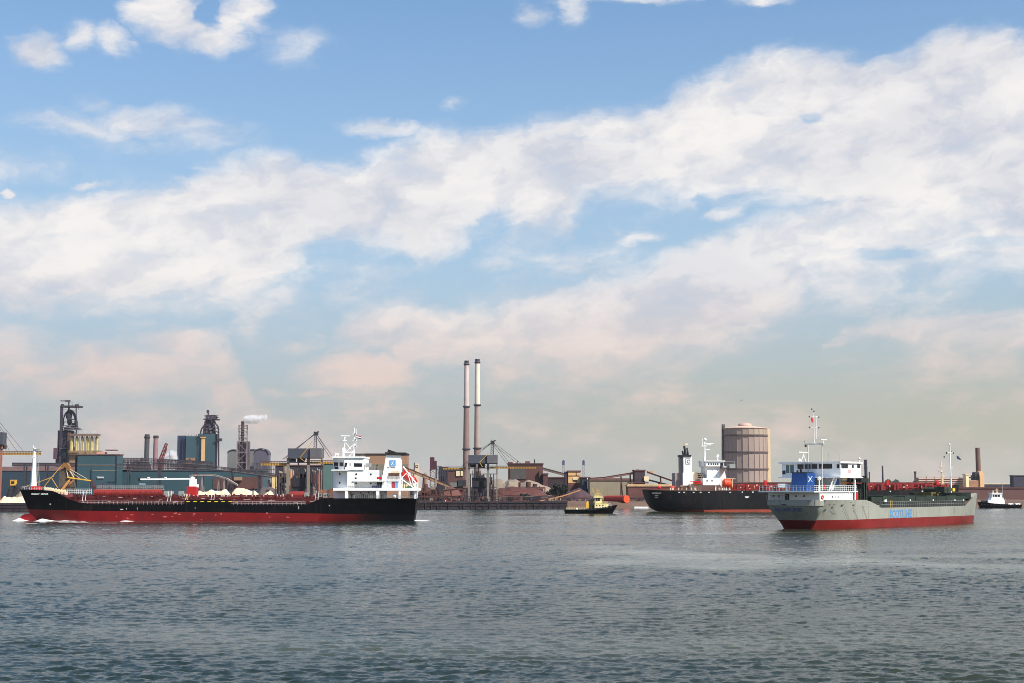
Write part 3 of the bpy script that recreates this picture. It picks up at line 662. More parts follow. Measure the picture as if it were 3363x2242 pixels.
    for t in (-3.4, .6):
        q.l(1324, 1531, 1368, 1588, 6, t, n=4); q.l(1302, 1560, 1362, 1604, 4.5, t, n=4); q.l(1306, 1562, 1306, 1575, 3, t); q.l(1336, 1552, 1318, 1571, 3, t); q.l(1340, 1558, 1350, 1590, 3, t); q.l(1352, 1572, 1362, 1602, 3, t)
    q.build('lifeboat_davit', WHITE, r)
    q = MB(f); q.b(1360.5, 1370, 1586, 1637, -7, -6.2); q.l(1371, 1585, 1371, 1634, 1.5, -7.2); q.build('stern_post', WHITE, r)
    q = MB(f)
    for x in (1318, 1326, 1334): q.nx(); q.b(x, x + 4, 1590, 1603, -5, -4)
    q.build('stern_gear', CREAM, r)
    q = MB(f); q.b(1336, 1350, 1596, 1603, -6, -4.5); q.build('green_winch', mat('winch_green', (60, 96, 62), .6), r)
    # masts
    mb = MB(f); mb.c(1131.5, 4, 1432, 1500, 0, n=8); mb.b(1119, 1148, 1429.5, 1432, -.3, .1); mb.ball(1132, 1436, 6); mb.b(1126, 1138, 1445, 1447, -.8, .8); mb.build('radar_mast', WHITE, r)
    mb = MB(f); mb.c(1163, 5.5, 1405, 1500, 0, w1=4, n=8); mb.c(1169, 2.4, 1408, 1470, 0, n=6)
    for y in (1424, 1445, 1466): mb.b(1158, 1172, y, y + 2, -.7, .7)
    mb.b(1130, 1165, 1483, 1487, -.5, .5); mb.l(1135, 1453, 1160, 1484, 2); mb.l(1162, 1457, 1136, 1484, 2); mb.l(1146, 1499, 1158, 1487, 3); mb.build('main_mast', WHITE, r)
    mb = MB(f)
    for y in (1424, 1444, 1466): mb.nx(); mb.b(1164, 1168, y - 2, y + 2, -1, -.6)
    mb.build('signal_lamp', DARK, r)
    mb = MB(f); mb.ball(1128, 1477, 15, -1); mb.c(1127, 5, 1482, 1500, -1); mb.nx(); mb.ball(1102, 1490, 7, -2); mb.c(1102, 2, 1490, 1500, -2); mb.nx(); mb.ball(1110, 1491, 6, -1); mb.c(1110, 2, 1490, 1500, -1); mb.build('satellite_dome', WHITE, r, smooth=True)
    fl = MB(f)
    for i, (m_, y) in enumerate(((0, 0), (1, 3.2), (2, 6.4))):
        q = MB(f); q.poly([(1170, 1429 + y), (1178, 1430.5 + y), (1186, 1432.5 + y), (1186, 1435.5 + y), (1178, 1433.5 + y), (1170, 1432 + y)], -.1, -.04)
        q.build('flag_stripe', [mat('flag_red', (176, 40, 50), .8), WHITE, NAVY][m_], r)
    return r
tanker()
# ------------------------------------------------------------------ dark product tanker behind
def product_tanker():
    f = Frame(2640, 600, 3)
    r = root('product_tanker', f, 'charcoal hulled tanker with red deck pipes and white funnel, beyond the grey coaster', 'ship')
    H = 13.0; wl = lambda x: 1682.5 - (x - 2175) * .003
    HB = mat('charcoal_hull', (22, 22, 24), .6, var=.25, dirt=(78, 52, 46), dk=.35, scale=.06, streak=.3, spec=.2)
    OX = mat('oxide_red', (168, 72, 52), .7, var=.2, dirt=(110, 50, 42), dk=.5, scale=.1)
    ST = [(2127, 1607, 8.5, 2190, .5, 1682), (2132, 1608, 10, 2196, 1.2, 1681), (2150, 1609, 11.5, 2205, 2.6, 1680), (2185, 1610, 12.6, 2225, 5.5, 1678), (2240, 1611, 13, 2255, 9, 1676), (2310, 1612, 13, 2312, 12, 1674), (2400, 1612, 13, 2400, 13, 1673),
          (2700, 1611, 13, 2700, 13, 1672), (2900, 1610, 13, 2900, 13, 1671), (3000, 1608, 12.4, 2995, 11.5, 1670), (3070, 1604, 10.5, 3050, 7.5, 1670), (3112, 1599, 7.5, 3085, 3.6, 1669), (3138, 1594, 3.5, 3102, 1, 1669), (3150, 1590, .2, 3108, .2, 1669)]
    hull(f, ST, wl, [HB, OX], parent=r, flare=.3, rk=.22, nb=14, deckdrop=.7, deckmat=DECKRED, cap=(True, False))
    n = -13.0
    mb = MB(f); k = f.k(2150, n)
    for body, x0, x1, y, hp in (('GOLDEN WAY', 2141, 2170, 1621.5, 5), ('ROAD', 2150, 2160, 1629, 4), ('IMO', 2151, 2160, 1635, 2.4)):
        a = f.p(x0, y, -12.1); w = f.p(x1, y, -12.1).x - a.x; h = hp * k * 1.3; mb.text(body, h, (a.x, -12.5, a.z), (1, .12, 0), (0, 0, 1), .02, 0, sx=w / (len(body) * h * .62))
    mb.build('stern_lettering', GREYP, r)
    mb = MB(f); mb.poly([(2446, 1630), (2461, 1630), (2459, 1633), (2455, 1634), (2453, 1636), (2451, 1634), (2447, 1633)], n - .05, n); mb.b(2436, 2440, 1614, 1617, n - .05, n); mb.b(2470, 2475, 1614, 1617, n - .05, n); mb.poly([(2921, 1611.5), (2927, 1611.5), (2924, 1616)], n - .05, n); mb.b(3027, 3032, 1611, 1614, n - .05, n)
    for x in (2228, 2244, 2275, 2298, 2325, 2395): mb.nx(); mb.b(x, x + 6, 1615, 1617, n - .05, n)
    mb.build('hull_mark', WHITE, r)
    n += .5
    # deck piping
    rng = random.Random(5)
    mb = MB(f)
    for i in range(6): mb.l(2400 + i * 6, 1607 - i * 3.2, 3105 - i * 6, 1601 - i * 3.0, 3.4, -10 + i * 3, n=6)
    for i in range(95):
        x = rng.uniform(2400, 3100); y = 1589 + rng.uniform(0, 8); mb.b(x, x + rng.uniform(2, 9), y, 1611, n + rng.uniform(.5, 6), n + 7)
    mb.b(2420, 3080, 1593, 1598, -3, 3)
    mb.build('deck_pipes', mat('manifold_red', (136, 26, 20), .55, var=.3, dirt=(96, 30, 30), dk=.5, scale=.4), r)
    mb = MB(f)
    for x in (2515, 2916, 3080): mb.nx(); mb.b(x - 4, x + 3, 1577, 1594, -4, -2)
    for x in (2165, 2205, 2211): mb.nx(); mb.ball(x, 1601, 13, -8)
    mb.b(2280, 2303, 1580, 1588, -9, -6); mb.l(2265, 1582, 2302, 1580, 4, -9)
    mb.build('red_deck_fitting', BRIGHTRED, r)
    mb = MB(f)
    for i in range(40):
        x = rng.uniform(2420, 3100); y = rng.uniform(1590, 1606); mb.b(x, x + rng.uniform(1.5, 4), y, y + rng.uniform(2, 6), n, n + .4)
    for i in range(16):
        x = rng.uniform(2180, 2420); mb.b(x, x + rng.uniform(2, 4), 1601, 1609, n, n + .4)
    mb.build('deck_fittings', CREAM, r)
    mb = MB(f); mb.rail(f.p(2130, 1608, -9), f.p(2410, 1612, n), 1.1, 40, .06, 2); mb.build('stern_rail', mat('rail_maroon', (92, 34, 32), .6), r)
    # funnel
    mb = MB(f); mb.b(2245, 2273, 1497, 1594, -5, 1); mb.b(2243, 2277, 1552, 1594, -5.4, 1.4); mb.build('funnel', WHITE, r)
    mb = MB(f); mb.b(2234, 2245.5, 1500, 1594, -3.2, 1); mb.b(2217, 2234, 1553, 1600, -3, 5); mb.build('shaded_side_and_casing', mat('funnel_shade_grey', (152, 140, 134), .6), r)  # grey paints in the shade on the funnel's left side; casing shares it
    mb = MB(f); mb.b(2234, 2271, 1493.5, 1499, -5.3, 1.3); mb.l(2252, 1496, 2247, 1464, 9, -2, w1=7, n=8); mb.l(2260, 1496, 2256, 1470, 7, 0, w1=5, n=8); mb.l(2245, 1496, 2241, 1480, 7, -3, w1=6, n=8); mb.build('exhaust_pipes', mat('soot_black2', (28, 26, 34), .7), r)
    mb = MB(f); mb.b(2249, 2260, 1456, 1461, 6, 7); mb.build('masthead_light', CREAM, r)
    lg = MB(f)
    for (a, b) in (((2252, 1505), (2266, 1505)), ((2252, 1524), (2266, 1524)), ((2251.5, 1506), (2251.5, 1523)), ((2266.5, 1506), (2266.5, 1523))): lg.l(*a, *b, 1.0, -5.05)
    lg = lg.build('funnel_logo', DARK, r)
    q = MB(f); a = f.p(2255, 1520.5, -5.1); q.text('C', 2.1, (a.x, -5.1, a.z), (1, 0, 0), (0, 0, 1), .02, .0); q.build('logo_letter', NAVY, lg)
    # engine casing decks
    mb = MB(f); mb.b(2273, 2292, 1551, 1574, -4, 3); mb.b(2292, 2312, 1569, 1573, -4, 3); mb.b(2292, 2308, 1557, 1559, -4, 3); mb.b(2292, 2308, 1563, 1565, -4, 3); mb.b(2266, 2305, 1588, 1611, -7, 3); mb.build('engine_casing', CREAM, r)
    mb = MB(f); mb.b(2284, 2308, 1553, 1569, -2, 3); mb.build('casing_recess', DARK, r)
    mb = MB(f); mb.l(2294, 1547, 2306, 1570, 1.6, -5); mb.l(2300, 1547, 2312, 1570, 1.6, -5); mb.build('stairway', CREAM, r)
    # house
    mb = MB(f); mb.b(2323, 2365, 1527, 1594, -7, 7); mb.b(2308, 2365, 1569, 1593, -9, 9); mb.b(2365, 2385, 1530, 1594, -3, 6); mb.build('deckhouse', WHITE, r)
    mb = MB(f); mb.b(2318, 2378, 1514, 1531, -8, 8); mb.b(2316, 2382, 1512, 1515, -8.5, 8.5); mb.build('wheelhouse', WHITE, r)
    mb = MB(f); mb.b(2376, 2400, 1531, 1536, -11, 9); mb.b(2396, 2415, 1523, 1537, -12, -8); mb.l(2380, 1536, 2388, 1575, 4, -9); mb.l(2400, 1537, 2386, 1560, 4, -9); mb.l(2378, 1516, 2412, 1514, 1.5, -11); mb.l(2412, 1514, 2412, 1524, 1.5, -11); mb.build('bridge_wing', GREYP, r)
    for x in (2326, 2334, 2342, 2349, 2356):
        q = MB(f); q.b(x, x + 3.6, 1521, 1526, -8.08, -7.9); q.build('window', GLASS, r)
    for x, y, t in ((2338, 1542, -7), (2355, 1542, -7), (2331, 1561, -7), (2344, 1561, -7), (2353, 1561, -7), (2320, 1577, -9), (2336, 1577, -9)):
        q = MB(f); q.b(x, x + (2 if y < 1570 else 5.5), y, y + 3, t - .06, t + .1); q.build('window', GLASS, r)
    q = MB(f); q.b(2366, 2376, 1519, 1530, -8.1, -7.9); q.build('wing_door', DARK, r)
    mb = MB(f); mb.c(2314, 11, 1500, 1532, -6, w1=6, n=8); mb.c(2314, 6, 1448, 1500, -6, w1=4, n=8)
    for y, a, b in ((1455, 2312, 2343), (1463, 2304, 2322), (1459, 2320, 2336), (1475, 2320, 2332)): mb.b(a, b, y, y + 2.4, -6.4, -5.6)
    mb.c(2307, 2, 1440, 1465, -6); mb.build('radar_mast', WHITE, r)
    mb = MB(f); mb.ball(2315, 1443, 11, -6); mb.nx(); mb.ball(2357, 1497, 10, -4); mb.c(2357, 3, 1500, 1514, -4); mb.build('satellite_dome', WHITE, r, smooth=True)
    mb = MB(f); a, b = f.p(2372, 1586, -11), f.p(2404, 1588, -11)
    mb.tube(a, a.lerp(b, .2), 1.0, 1.9, n=14); mb.tube(a.lerp(b, .2), a.lerp(b, .8), 1.9, 1.9, n=14); mb.tube(a.lerp(b, .8), b, 1.9, .9, n=14); mb.build('lifeboat', ORANGE, r, smooth=True)
    mb = MB(f)
    for x in (2370, 2406): mb.nx(); mb.l(x, 1573, x, 1600, 2.6, -12.3); mb.l(x, 1573, x + 4, 1570, 2.2, -12.3)
    mb.l(2388, 1571, 2418, 1572.5, 2, -11); mb.build('davit', CREAM, r)
    mb = MB(f)
    for x in (2351, 2386): mb.nx(); mb.l(x, 1594, x, 1611, 3, -12)
    for x in (2372, 2385, 2396): mb.nx(); mb.ball(x, 1607, 7, -12)
    mb.build('white_post', WHITE, r)
    # foremast and forecastle
    mb = MB(f); mb.c(3092, 6, 1516, 1588, 0, w1=3.4, n=8); mb.c(3097, 3, 1560, 1590, -1, n=6); mb.b(3087, 3096, 1532, 1534, -1, 1); mb.b(3086, 3098, 1548, 1550, -1, 1); mb.build('foremast', CREAM, r)
    mb = MB(f)
    for i in range(24):
        x = rng.uniform(3060, 3128); mb.b(x, x + rng.uniform(3, 7), 1586 + rng.uniform(0, 10), 1603, -3, 1)
    mb.build('windlass_gear', mat('orange_rust', (168, 66, 46), .7, var=.3, scale=.8), r)
    return r
product_tanker()

# ------------------------------------------------------------------ grey coaster, right
def coaster():
    RT = 47; f = Frame(2708, 356, RT); n = -8.0
    r = root('cargo_coaster', f, 'light grey coaster with red waterline, white bridge and blue funnel, seen from behind', 'ship')
    # origin chosen so that the near corner of the stern sits at its place in the photo
    wl = lambda x: 1735 - (x - 2600) * .03
    zk = f.p(2760, 1660, n).z
    ST = [(2706, 1641, 7.42, None, 3.4, 1708.5), (2712, 1641, 7.8, None, 4.0, 1708.5), (2735, 1641, 8, None, 5.4, 1708), (2765, 1641, 8, None, 6.6, 1707.5), (2800, 1641, 8, None, 7.5, 1706.5), (2842, 1641, 8, 2842, 8, 1704.5), (2858, 1646, 8, 2858, 8, 1704), (2872, 1653, 8, 2872, 8, 1703.5), (2884, 1660, 8, 2884, 8, 1703), (2893, 1667, 8, 2893, 8, 1702.5),
          (3000, 1665, 8, 3000, 8, 1699), (3100, 1662.5, 8, 3100, 8, 1695.5), (3150, 1661, 7.8, 3150, 7.3, 1694), (3170, 1660, 7.2, 3168, 5.6, 1693.5), (3180, 1649, 6.2, 3178, 4.2, 1693), (3190, 1638, 4.6, 3186, 2.8, 1692.5), (3201, 1627, 2.6, 3192, 1.5, 1692), (3210, 1618, .15, 3197, .15, 1692)]
    RB = mat('boot_top_red', (118, 16, 10), .55, var=.14, dirt=(110, 44, 34), dk=.4, scale=.3, streak=.35)
    # aft body: rounded overhanging stern in plan, fine at the waterline
    xs0 = f.p(2706, 1641, -7.4).x
    mb = MB(f); bm = mb.bm; NA = 24; zt = f.p(2706, 1641, -7.4).z; zkn = f.p(2706, 1660.5, -7.4).z; zp = f.p(2706, 1708.5, -6).z
    def ringpt(a, rx, ry, s0): return (s0 - rx * math.cos(a) ** .6 if math.cos(a) > 0 else s0, ry * math.sin(a))
    prof = [(zt, 3.6, 7.42, 0, 0), (zkn, 3.6, 7.42, 0, 0), (zkn - .02, 3.2, 7.2, 0, 0), (zkn * .8, 2.7, 6.9, 0, 0), (zkn * .62, 1.8, 6.2, 0, 0), (max(zp, zkn * .36), .7, 5.3, 0, 1), (.6, -.6, 4.2, 0, 1), (0, -1.4, 3.4, 0, 1), (-1.2, -2.4, 2.6, 0, 1)]
    rows = []
    for z, rx, ry, _, mi in prof:
        row = []
        for i in range(NA + 1):
            a = -math.pi / 2 + math.pi * i / NA
            c = abs(math.cos(a)) ** .45
            row.append(bm.verts.new((xs0 - rx * c, ry * math.sin(a), z)))
        rows.append(row)
    for j in range(len(rows) - 1):
        for i in range(NA):
            fc = mb.face([rows[j][i], rows[j][i + 1], rows[j + 1][i + 1], rows[j + 1][i]])
            if fc: fc.material_index = 1 if j >= 5 else 0; fc.smooth = True
    st_ = mb.build('stern', [HULLGREY, RB], r)
    try: st_.data.set_sharp_from_angle(angle=R(40))
    except Exception: pass
    hull(f, ST, wl, [HULLGREY, RB], parent=r, flare=1.0, deckdrop=1.1, deckmat=mat('coaster_deck', (92, 74, 66), .8, var=.2), cap=(False, False))
    # knuckle strip and freeing ports
    mb = MB(f); a, b = f.p(2830, 1660.5, n), f.p(2890, 1660.5, n); mb.box(a.x, f.p(2888, 1660, n).x, n - .05, n, a.z - .07, a.z + .07); mb.build('rubbing_strake', GREYP, r)
    mb = MB(f)
    for x in (2722, 2738, 2765, 2801): mb.nx(); mb.b(x, x + 6, 1656.5, 1659, n - .04, n + .1)
    for t in (-6.0, -4.3, 1.5, 3.2, 4.9):
        c = math.sqrt(max(.05, 1 - (t / 7.42) ** 2)) ** .9; xx = xs0 - 3.6 * c - .03
        mb.box(xx - .06, xx + .3, t - .6, t + .6, zkn + .1, zkn + .34)
    for x, y in ((2721, 1650), (2795, 1648), (2765, 1678), (2788, 1678), (2803, 1679), (2815, 1678), (2822, 1678)): mb.nx(); tt = n - .04 if (y < 1670 and x > 2750) else (-7.5 if x < 2800 else -7.86); mb.b(x, x + 2, y, y + 2, tt, tt + .6)
    mb.build('freeing_port', DARK, r)
    mb = MB(f)
    for x0, y0, x1, y1, h0, h1 in ((2735, 1663, 2748, 1707, 7.8, 6.35), (2772, 1663, 2790, 1706, 7.85, 7.55), (2801, 1662, 2818, 1705, 7.95, 7.75), (2834, 1662, 2848, 1704, 8.0, 8.0)): mb.nx(); mb.l(x0, y0, x1, y1, .8, -h0 - .12, -h1 - .14)
    mb.build('fender_bar', mat('bar_grey', (84, 84, 80), .7), r)
    # company name
    a = f.p(2922, 1700, n); b = f.p(2998, 1696, n); h = f.p(2922, 1672, n).z - a.z
    mb = MB(f); mb.text('SCOTLINE', h * 1.32, (a.x, n - .02, a.z), (1, 0, 0), (0, 0, 1), .02, .09, sx=(b.x - a.x) / (8 * h * 1.32 * .6)); mb.build('hull_lettering', LETBLUE, r)
    mb = MB(f); mb.text('SCOTLINE', 1.1, (xs0 - 3.3, 4.3, zkn - 1.35), (0, -1, 0), (0, 0, 1), .02, .03, sx=1.5); mb.build('stern_lettering', mat('dark_letter_blue', (48, 66, 112), .6), r)
    # hatch coaming, covers, rail
    za = f.p(2880, 1648, -6).z
    mb = MB(f); s0, s1 = f.p(2858, 1650, -6).x, f.p(3168, 1640, -6).x; zc = f.p(2900, 1648, -6).z
    mb.box(s0, s1, -6.2, 6.2, 2.5, zc); mb.build('hatch_coaming', mat('coaming_dark', (34, 40, 36), .8, var=.3, rib=('X', .8, .3)), r)
    mb = MB(f); zc2 = f.p(2900, 1628, -6).z; nseg = 9
    for i in range(nseg):
        mb.nx(); a_, b_ = s0 + (s1 - s0) * i / nseg + .1, s0 + (s1 - s0) * (i + 1) / nseg - .1
        mb.box(a_, b_, -6.3, 6.3, zc + .02, zc2 - .25 + (.2 if i % 2 else 0))
    mb.build('hatch_cover', DGREEN, r)
    mb = MB(f); mb.rail(f.p(2893, 1666, n + .2), f.p(3170, 1660, n + .2), 1.4, 46, .035, 2); mb.build('side_rail', GREYP, r)
    mb = MB(f)
    for x in (2923, 2929): mb.nx(); mb.l(x, 1666, x, 1643, 2.6, n + .2)
    mb.build('pilot_ladder_post', YELLOW, r)
    mb = MB(f); rng = random.Random(8)
    for x in (2909, 2989, 3064, 3135, 3163): mb.nx(); mb.b(x, x + 3, 1640, 1644, -6.6, -6.3)
    for i in range(10):
        x = 2903 + i * 1.5; mb.b(2905 + i * .8, 2905.6 + i * .8, 1641, 1648, -6.7, -6.4)
    mb.build('cover_cleat', WHITE, r)
    mb = MB(f)
    for i in range(26):
        x = rng.uniform(3030, 3125); a_ = f.p(x, 1622, 0).x; mb.box(a_, a_ + rng.uniform(.6, 2), rng.uniform(-4, 0), rng.uniform(1, 4), zc2 - .2, zc2 + rng.uniform(.2, .9))
    mb.build('lashing_gear', mat('olive_gear', (96, 84, 40), .8, var=.4, scale=.8), r)
    # forecastle
    sf = f.p(3146, 1640, -6.4).x; s_b = f.p(3206, 1620, 0).x
    mb = MB(f); zf = f.p(3180, 1617, -4).z
    s_e = f.p(3205, 1618, -.5).x - .6; PL = [(sf - 4, 6.4), (f.p(3160, 1640, -5.8).x, 5.8), (f.p(3176, 1640, -4.2).x, 4.0), (f.p(3190, 1630, -2).x, 1.9), (s_e - 2, .2)]; lo = [mb.bm.verts.new((x, -h * .8, zf - 1.8)) for x, h in PL] + [mb.bm.verts.new((x, h * .8, zf - 1.8)) for x, h in PL[::-1]]; hi = [mb.bm.verts.new((x, -h, zf)) for x, h in PL] + [mb.bm.verts.new((x, h, zf)) for x, h in PL[::-1]]; mb.face(lo); mb.face(hi); [mb.face([lo[i], lo[(i + 1) % 10], hi[(i + 1) % 10], hi[i]]) for i in range(10)]; mb.build('forecastle', DGREEN, r)
    mb = MB(f); mb.box(sf - 3, sf + 1, -4, -1, zf, zf + 1.6); mb.box(sf + 1.5, sf + 4, 0, 3, zf, zf + 1.2); mb.tube((sf - 1, -4, zf + .8), (sf - 1, 3, zf + .8), .7, n=10); mb.build('windlass', mat('windlass_green', (48, 56, 40), .7, var=.3), r)
    mb = MB(f); mb.b(3129, 3137, 1602, 1613, -2, -1); mb.build('yellow_locker', YELLOW, r)
    mb = MB(f); mb.l(3124, 1620, 3119, 1460, 5, 0, w1=3, n=8); mb.ball(3118, 1459, 6, 0); mb.l(3110, 1486, 3131, 1486, 1.2, 0); mb.l(3121, 1534, 3129, 1534, 1.4, 0); mb.build('foremast', WHITE, r)
    mb = MB(f); mb.ball(3109, 1487, 6, 0); mb.nx(); mb.ball(3131, 1487, 5, 0); mb.nx(); mb.ball(3124, 1482, 3, 0); mb.nx(); mb.ball(3101, 1500, 5, 0); mb.build('signal_lamp', DARK, r)
    mb = MB(f); mb.poly([(3142, 1496), (3147, 1497), (3152, 1503), (3158, 1511), (3150, 1509), (3143, 1506)], 0, .06); mb.build('flag', NAVY, r)
    # ---- accommodation block (aft face in shade, side face lit)
    # plan helper: box given in metres along s with heights from photo rows
    s_side0 = f.p(2762, 1550, n).x; s_side1 = f.p(2829, 1550, n).x
    Z = lambda y, px=2765: f.p(px, y, n).z
    mb = MB(f); mb.box(s_side0, s_side1, n + .1, 8.6, Z(1567), Z(1519)); mb.build('wheelhouse', WHITE, r)
    mb = MB(f); mb.box(s_side0 - .6, s_side1 + .4, n - .3, 9.2, Z(1520.5), Z(1515)); mb.build('wheelhouse_roof', WHITE, r)
    mb = MB(f); mb.box(s_side0 - .9, s_side1 + .3, n - .3, 9.2, Z(1568), Z(1565)); mb.build('bridge_deck', WHITE, r)
    # wheelhouse windows on the aft face
    def aft_win(y0, y1, t0, t1, s_, m=GLASS, name='window', d=.07):
        q = MB(f); q.box(s_ - d, s_ + .05, t0, t1, Z(y1), Z(y0)); return q.build(name, m, r)
    for t0, t1 in ((-5.6, -1.9), (-1.5, .1), (.4, 2.0), (2.4, 4.1)): aft_win(1523, 1538, t0, t1, s_side0)
    aft_win(1524, 1537, -7.6, -6.9, s_side0)
    aft_win(1525, 1552, 5.2, 6.2, s_side0, mat('tinted_glass', (92, 112, 112), .1, var=.1)); aft_win(1525, 1552, 6.5, 7.4, s_side0, mat('tinted_glass', (92, 112, 112)))
    aft_win(1543, 1556, 7.6, 8.5, s_side0, NAVY, 'vent_grille')
    for x0, x1, y0, y1 in ((2764, 2775, 1522, 1537), (2776, 2785, 1522, 1537), (2799, 2804, 1526, 1536), (2816, 2825, 1522, 1536)):
        q = MB(f); q.b(x0, x1, y0, y1, n + .02, n + .15); q.build('window', GLASS, r)
    q = MB(f); q.b(2786, 2797, 1541, 1553, n + .02, n + .12); q.build('lifebuoy_panel', mat('pale_pink', (206, 170, 172), .6), r)
    # middle deck house (set back) and lower house
    s2 = f.p(2742, 1590, -4).x
    mb = MB(f); mb.box(s2 - 1, s_side1 - 1, -4.4, 6.5, Z(1613), Z(1567.5)); mb.build('middle_deckhouse', GREYP, r)
    q = MB(f); q.b(2768, 2784, 1568, 1577, -4.5, -4.3); q.build('cargo_box', CREAM, r)
    q = MB(f); q.b(2764, 2788, 1582, 1588, -4.6, -4.3); q.build('orange_box', mat('box_orange', (190, 116, 64), .7), r)
    q = MB(f); q.b(2745, 2757, 1572, 1592, -4.6, -4.3); q.build('blue_box', FUNBLUE, r)
    q = MB(f); q.b(2782, 2794, 1569, 1600, -4.5, -4.3); q.build('doorway', DARK, r)
    s3 = f.p(2694, 1625, n + .6).x; s4 = f.p(2812, 1625, n + .6).x
    mb = MB(f); mb.box(s3, s4 - 1.6, n + .6, 7.2, Z(1643), Z(1613)); mb.build('lower_deckhouse', WHITE, r)
    mb = MB(f); mb.box(s3 - 3.2, s4 + .3, n + .3, 7.8, Z(1616), Z(1612)); mb.build('boat_deck', WHITE, r)
    for x, y, m in ((2701, 1632, BRIGHTRED), (2705, 1599, BRIGHTRED)):
        q = MB(f); c = f.p(x, y, n + .5)
        for i in range(16):
            a0, a1 = 2 * math.pi * i / 16, 2 * math.pi * (i + 1) / 16
            q.tube(c + Vector((.4 * math.cos(a0), -.05, .4 * math.sin(a0))), c + Vector((.4 * math.cos(a1), -.05, .4 * math.sin(a1))), .12, n=6)
        q.build('lifebuoy', ORANGE, r)
    for x in (2734, 2742, 2752): 
        q = MB(f); q.b(x, x + 2, 1627, 1635, n + .54, n + .66); q.build('window', GLASS, r)
    q = MB(f); q.box(s3 - .06, s3 + .05, 1.2, 2.3, Z(1643), Z(1622)); q.build('aft_door', DARK, r)
    for t in (-3.2, -1, 3.8, 5.4):
        q = MB(f); q.box(s3 - .06, s3 + .05, t, t + .5, Z(1631), Z(1626)); q.build('window', GLASS, r)
    for x, t, yb in ((2807, n + .4, 1641), (2789, n + .4, 1641), (2797, n + .4, 1641)):
        w = 6.5 if x == 2807 else 2.4
        q = MB(f); q.l(x, 1567 if x == 2807 else 1615, x, yb, w, t, n=4); q.build('pillar', WHITE, r)
    q = MB(f); q.l(2672 - 60, 1640, 2672 - 60, 1600, 3, 6.5); q.nx(); q.l(2690, 1642, 2690, 1590, 2, n + .4); q.nx(); q.l(2610, 1642, 2610, 1602, 2, 4); q.build('rail_post', WHITE, r)
    # boat deck rails
    q = MB(f); zz = Z(1612); q.rail((s3 - 3.1, n + .4, zz), (s3 - 3.1, 7.6, zz), 1.3, 16, .04, 3); q.rail((s3 - 3.1, n + .4, zz), (s4, n + .4, zz), 1.3, 20, .04, 3); q.build('boat_deck_rail', WHITE, r)
    zz = zt; q = MB(f); q.rail((xs0 - 2.6, 1, zz - .1), (xs0 - 2.6, 7, zz - .1), 1.1, 8, .04, 2); q.build('stern_rail', GREYP, r)
    # stairs
    q = MB(f)
    for dx in (0, 9): q.tube(f.p(2748 + dx, 1542, -5), f.p(2722 + dx, 1612, -7), .1, n=4); q.tube(f.p(2744 + dx, 1560, -5), f.p(2727 + dx, 1606, -6.6), .06, n=4)
    for i in range(12): q.tube(f.p(2747 - i * 2.1, 1546 + i * 5.7, -5.2 - i * .13), f.p(2756 - i * 2.1, 1546 + i * 5.7, -5.2 - i * .13), .06, n=4)
    q.build('stairway', WHITE, r)
    # funnel with white saltire
    fx0, fx1 = f.p(2651, 1580, -1.2), f.p(2675, 1580, -1.2)
    sfn0, sfn1 = fx0.x, fx1.x + .3
    mb = MB(f); z0, z1 = f.p(2660, 1613, -1.2).z, f.p(2660, 1553, -1.2).z
    zm = z0 + (z1 - z0) * .55
    mb.hexa([(sfn0 - .5, -1.2, z0), (sfn1, -1.2, z0), (sfn1, 3.2, z0), (sfn0 - .5, 3.2, z0), (sfn0 + .1, -1.2, z1), (sfn1 - .2, -1.2, z1), (sfn1 - .2, 3.1, z1), (sfn0 + .1, 3.1, z1)])
    mb.build('funnel', FUNBLUE, r)
    mb = MB(f); mb.tube((sfn0 + .9, 1, z1 - .2), (sfn0 + .7, 1, z1 + 1.2), .3, n=8); mb.box(sfn0 - .02, sfn1 - .3, -1, 3, z1, z1 + .2); mb.tube((sfn0 + 1.2, 2.2, z1), (sfn0 + 1.2, 2.2, z1 + .7), .25, n=8); mb.build('exhaust_pipe', DARK, r)
    mb = MB(f); mb.l(2655, 1565, 2667, 1581, 2.2, -1.28); mb.l(2667, 1564, 2655, 1582, 2.2, -1.28); mb.build('funnel_saltire', WHITE, r)
    # goalpost mast
    for x, yb, t in ((2654, 1553, 1.0), (2700, 1610, -4.2)):
        q = MB(f); q.l(x, yb, x, 1458, 3.4, t, n=8); q.build('mast_leg', mat('mast_grey', (186, 186, 180), .5, var=.06), r)
    q = MB(f); q.tube(f.p(2645, 1458, 1.6), f.p(2706, 1457, -4.8), .2, n=6); q.build('mast_crossbeam', mat('mast_grey', (186, 186, 180)), r)
    q = MB(f); q.l(2677, 1457, 2673, 1449, 3, -1.8); q.l(2673, 1452, 2672, 1352, 3.4, -1.8, w1=2.2, n=8); q.l(2681, 1440, 2681, 1366, 1.6, -1.8); q.l(2659, 1402, 2690, 1402, 1.2, -1.8); q.l(2658, 1369, 2689, 1368, 1.2, -1.8); q.build('topmast', WHITE, r)
    q = MB(f)
    for x, y in ((2658, 1368), (2689, 1369), (2659, 1403), (2689, 1404), (2666, 1343), (2673, 1350), (2646, 1464)): q.nx(); q.ball(x, y, 5 if x != 2646 else 8, -1.8)
    q.build('signal_lamp', DARK, r)
    q = MB(f); q.poly([(2664, 1370), (2671, 1372), (2671, 1388), (2667, 1386), (2664, 1376)], -1.7, -1.6); q.build('flag', mat('flag_crimson', (168, 48, 62), .8), r)
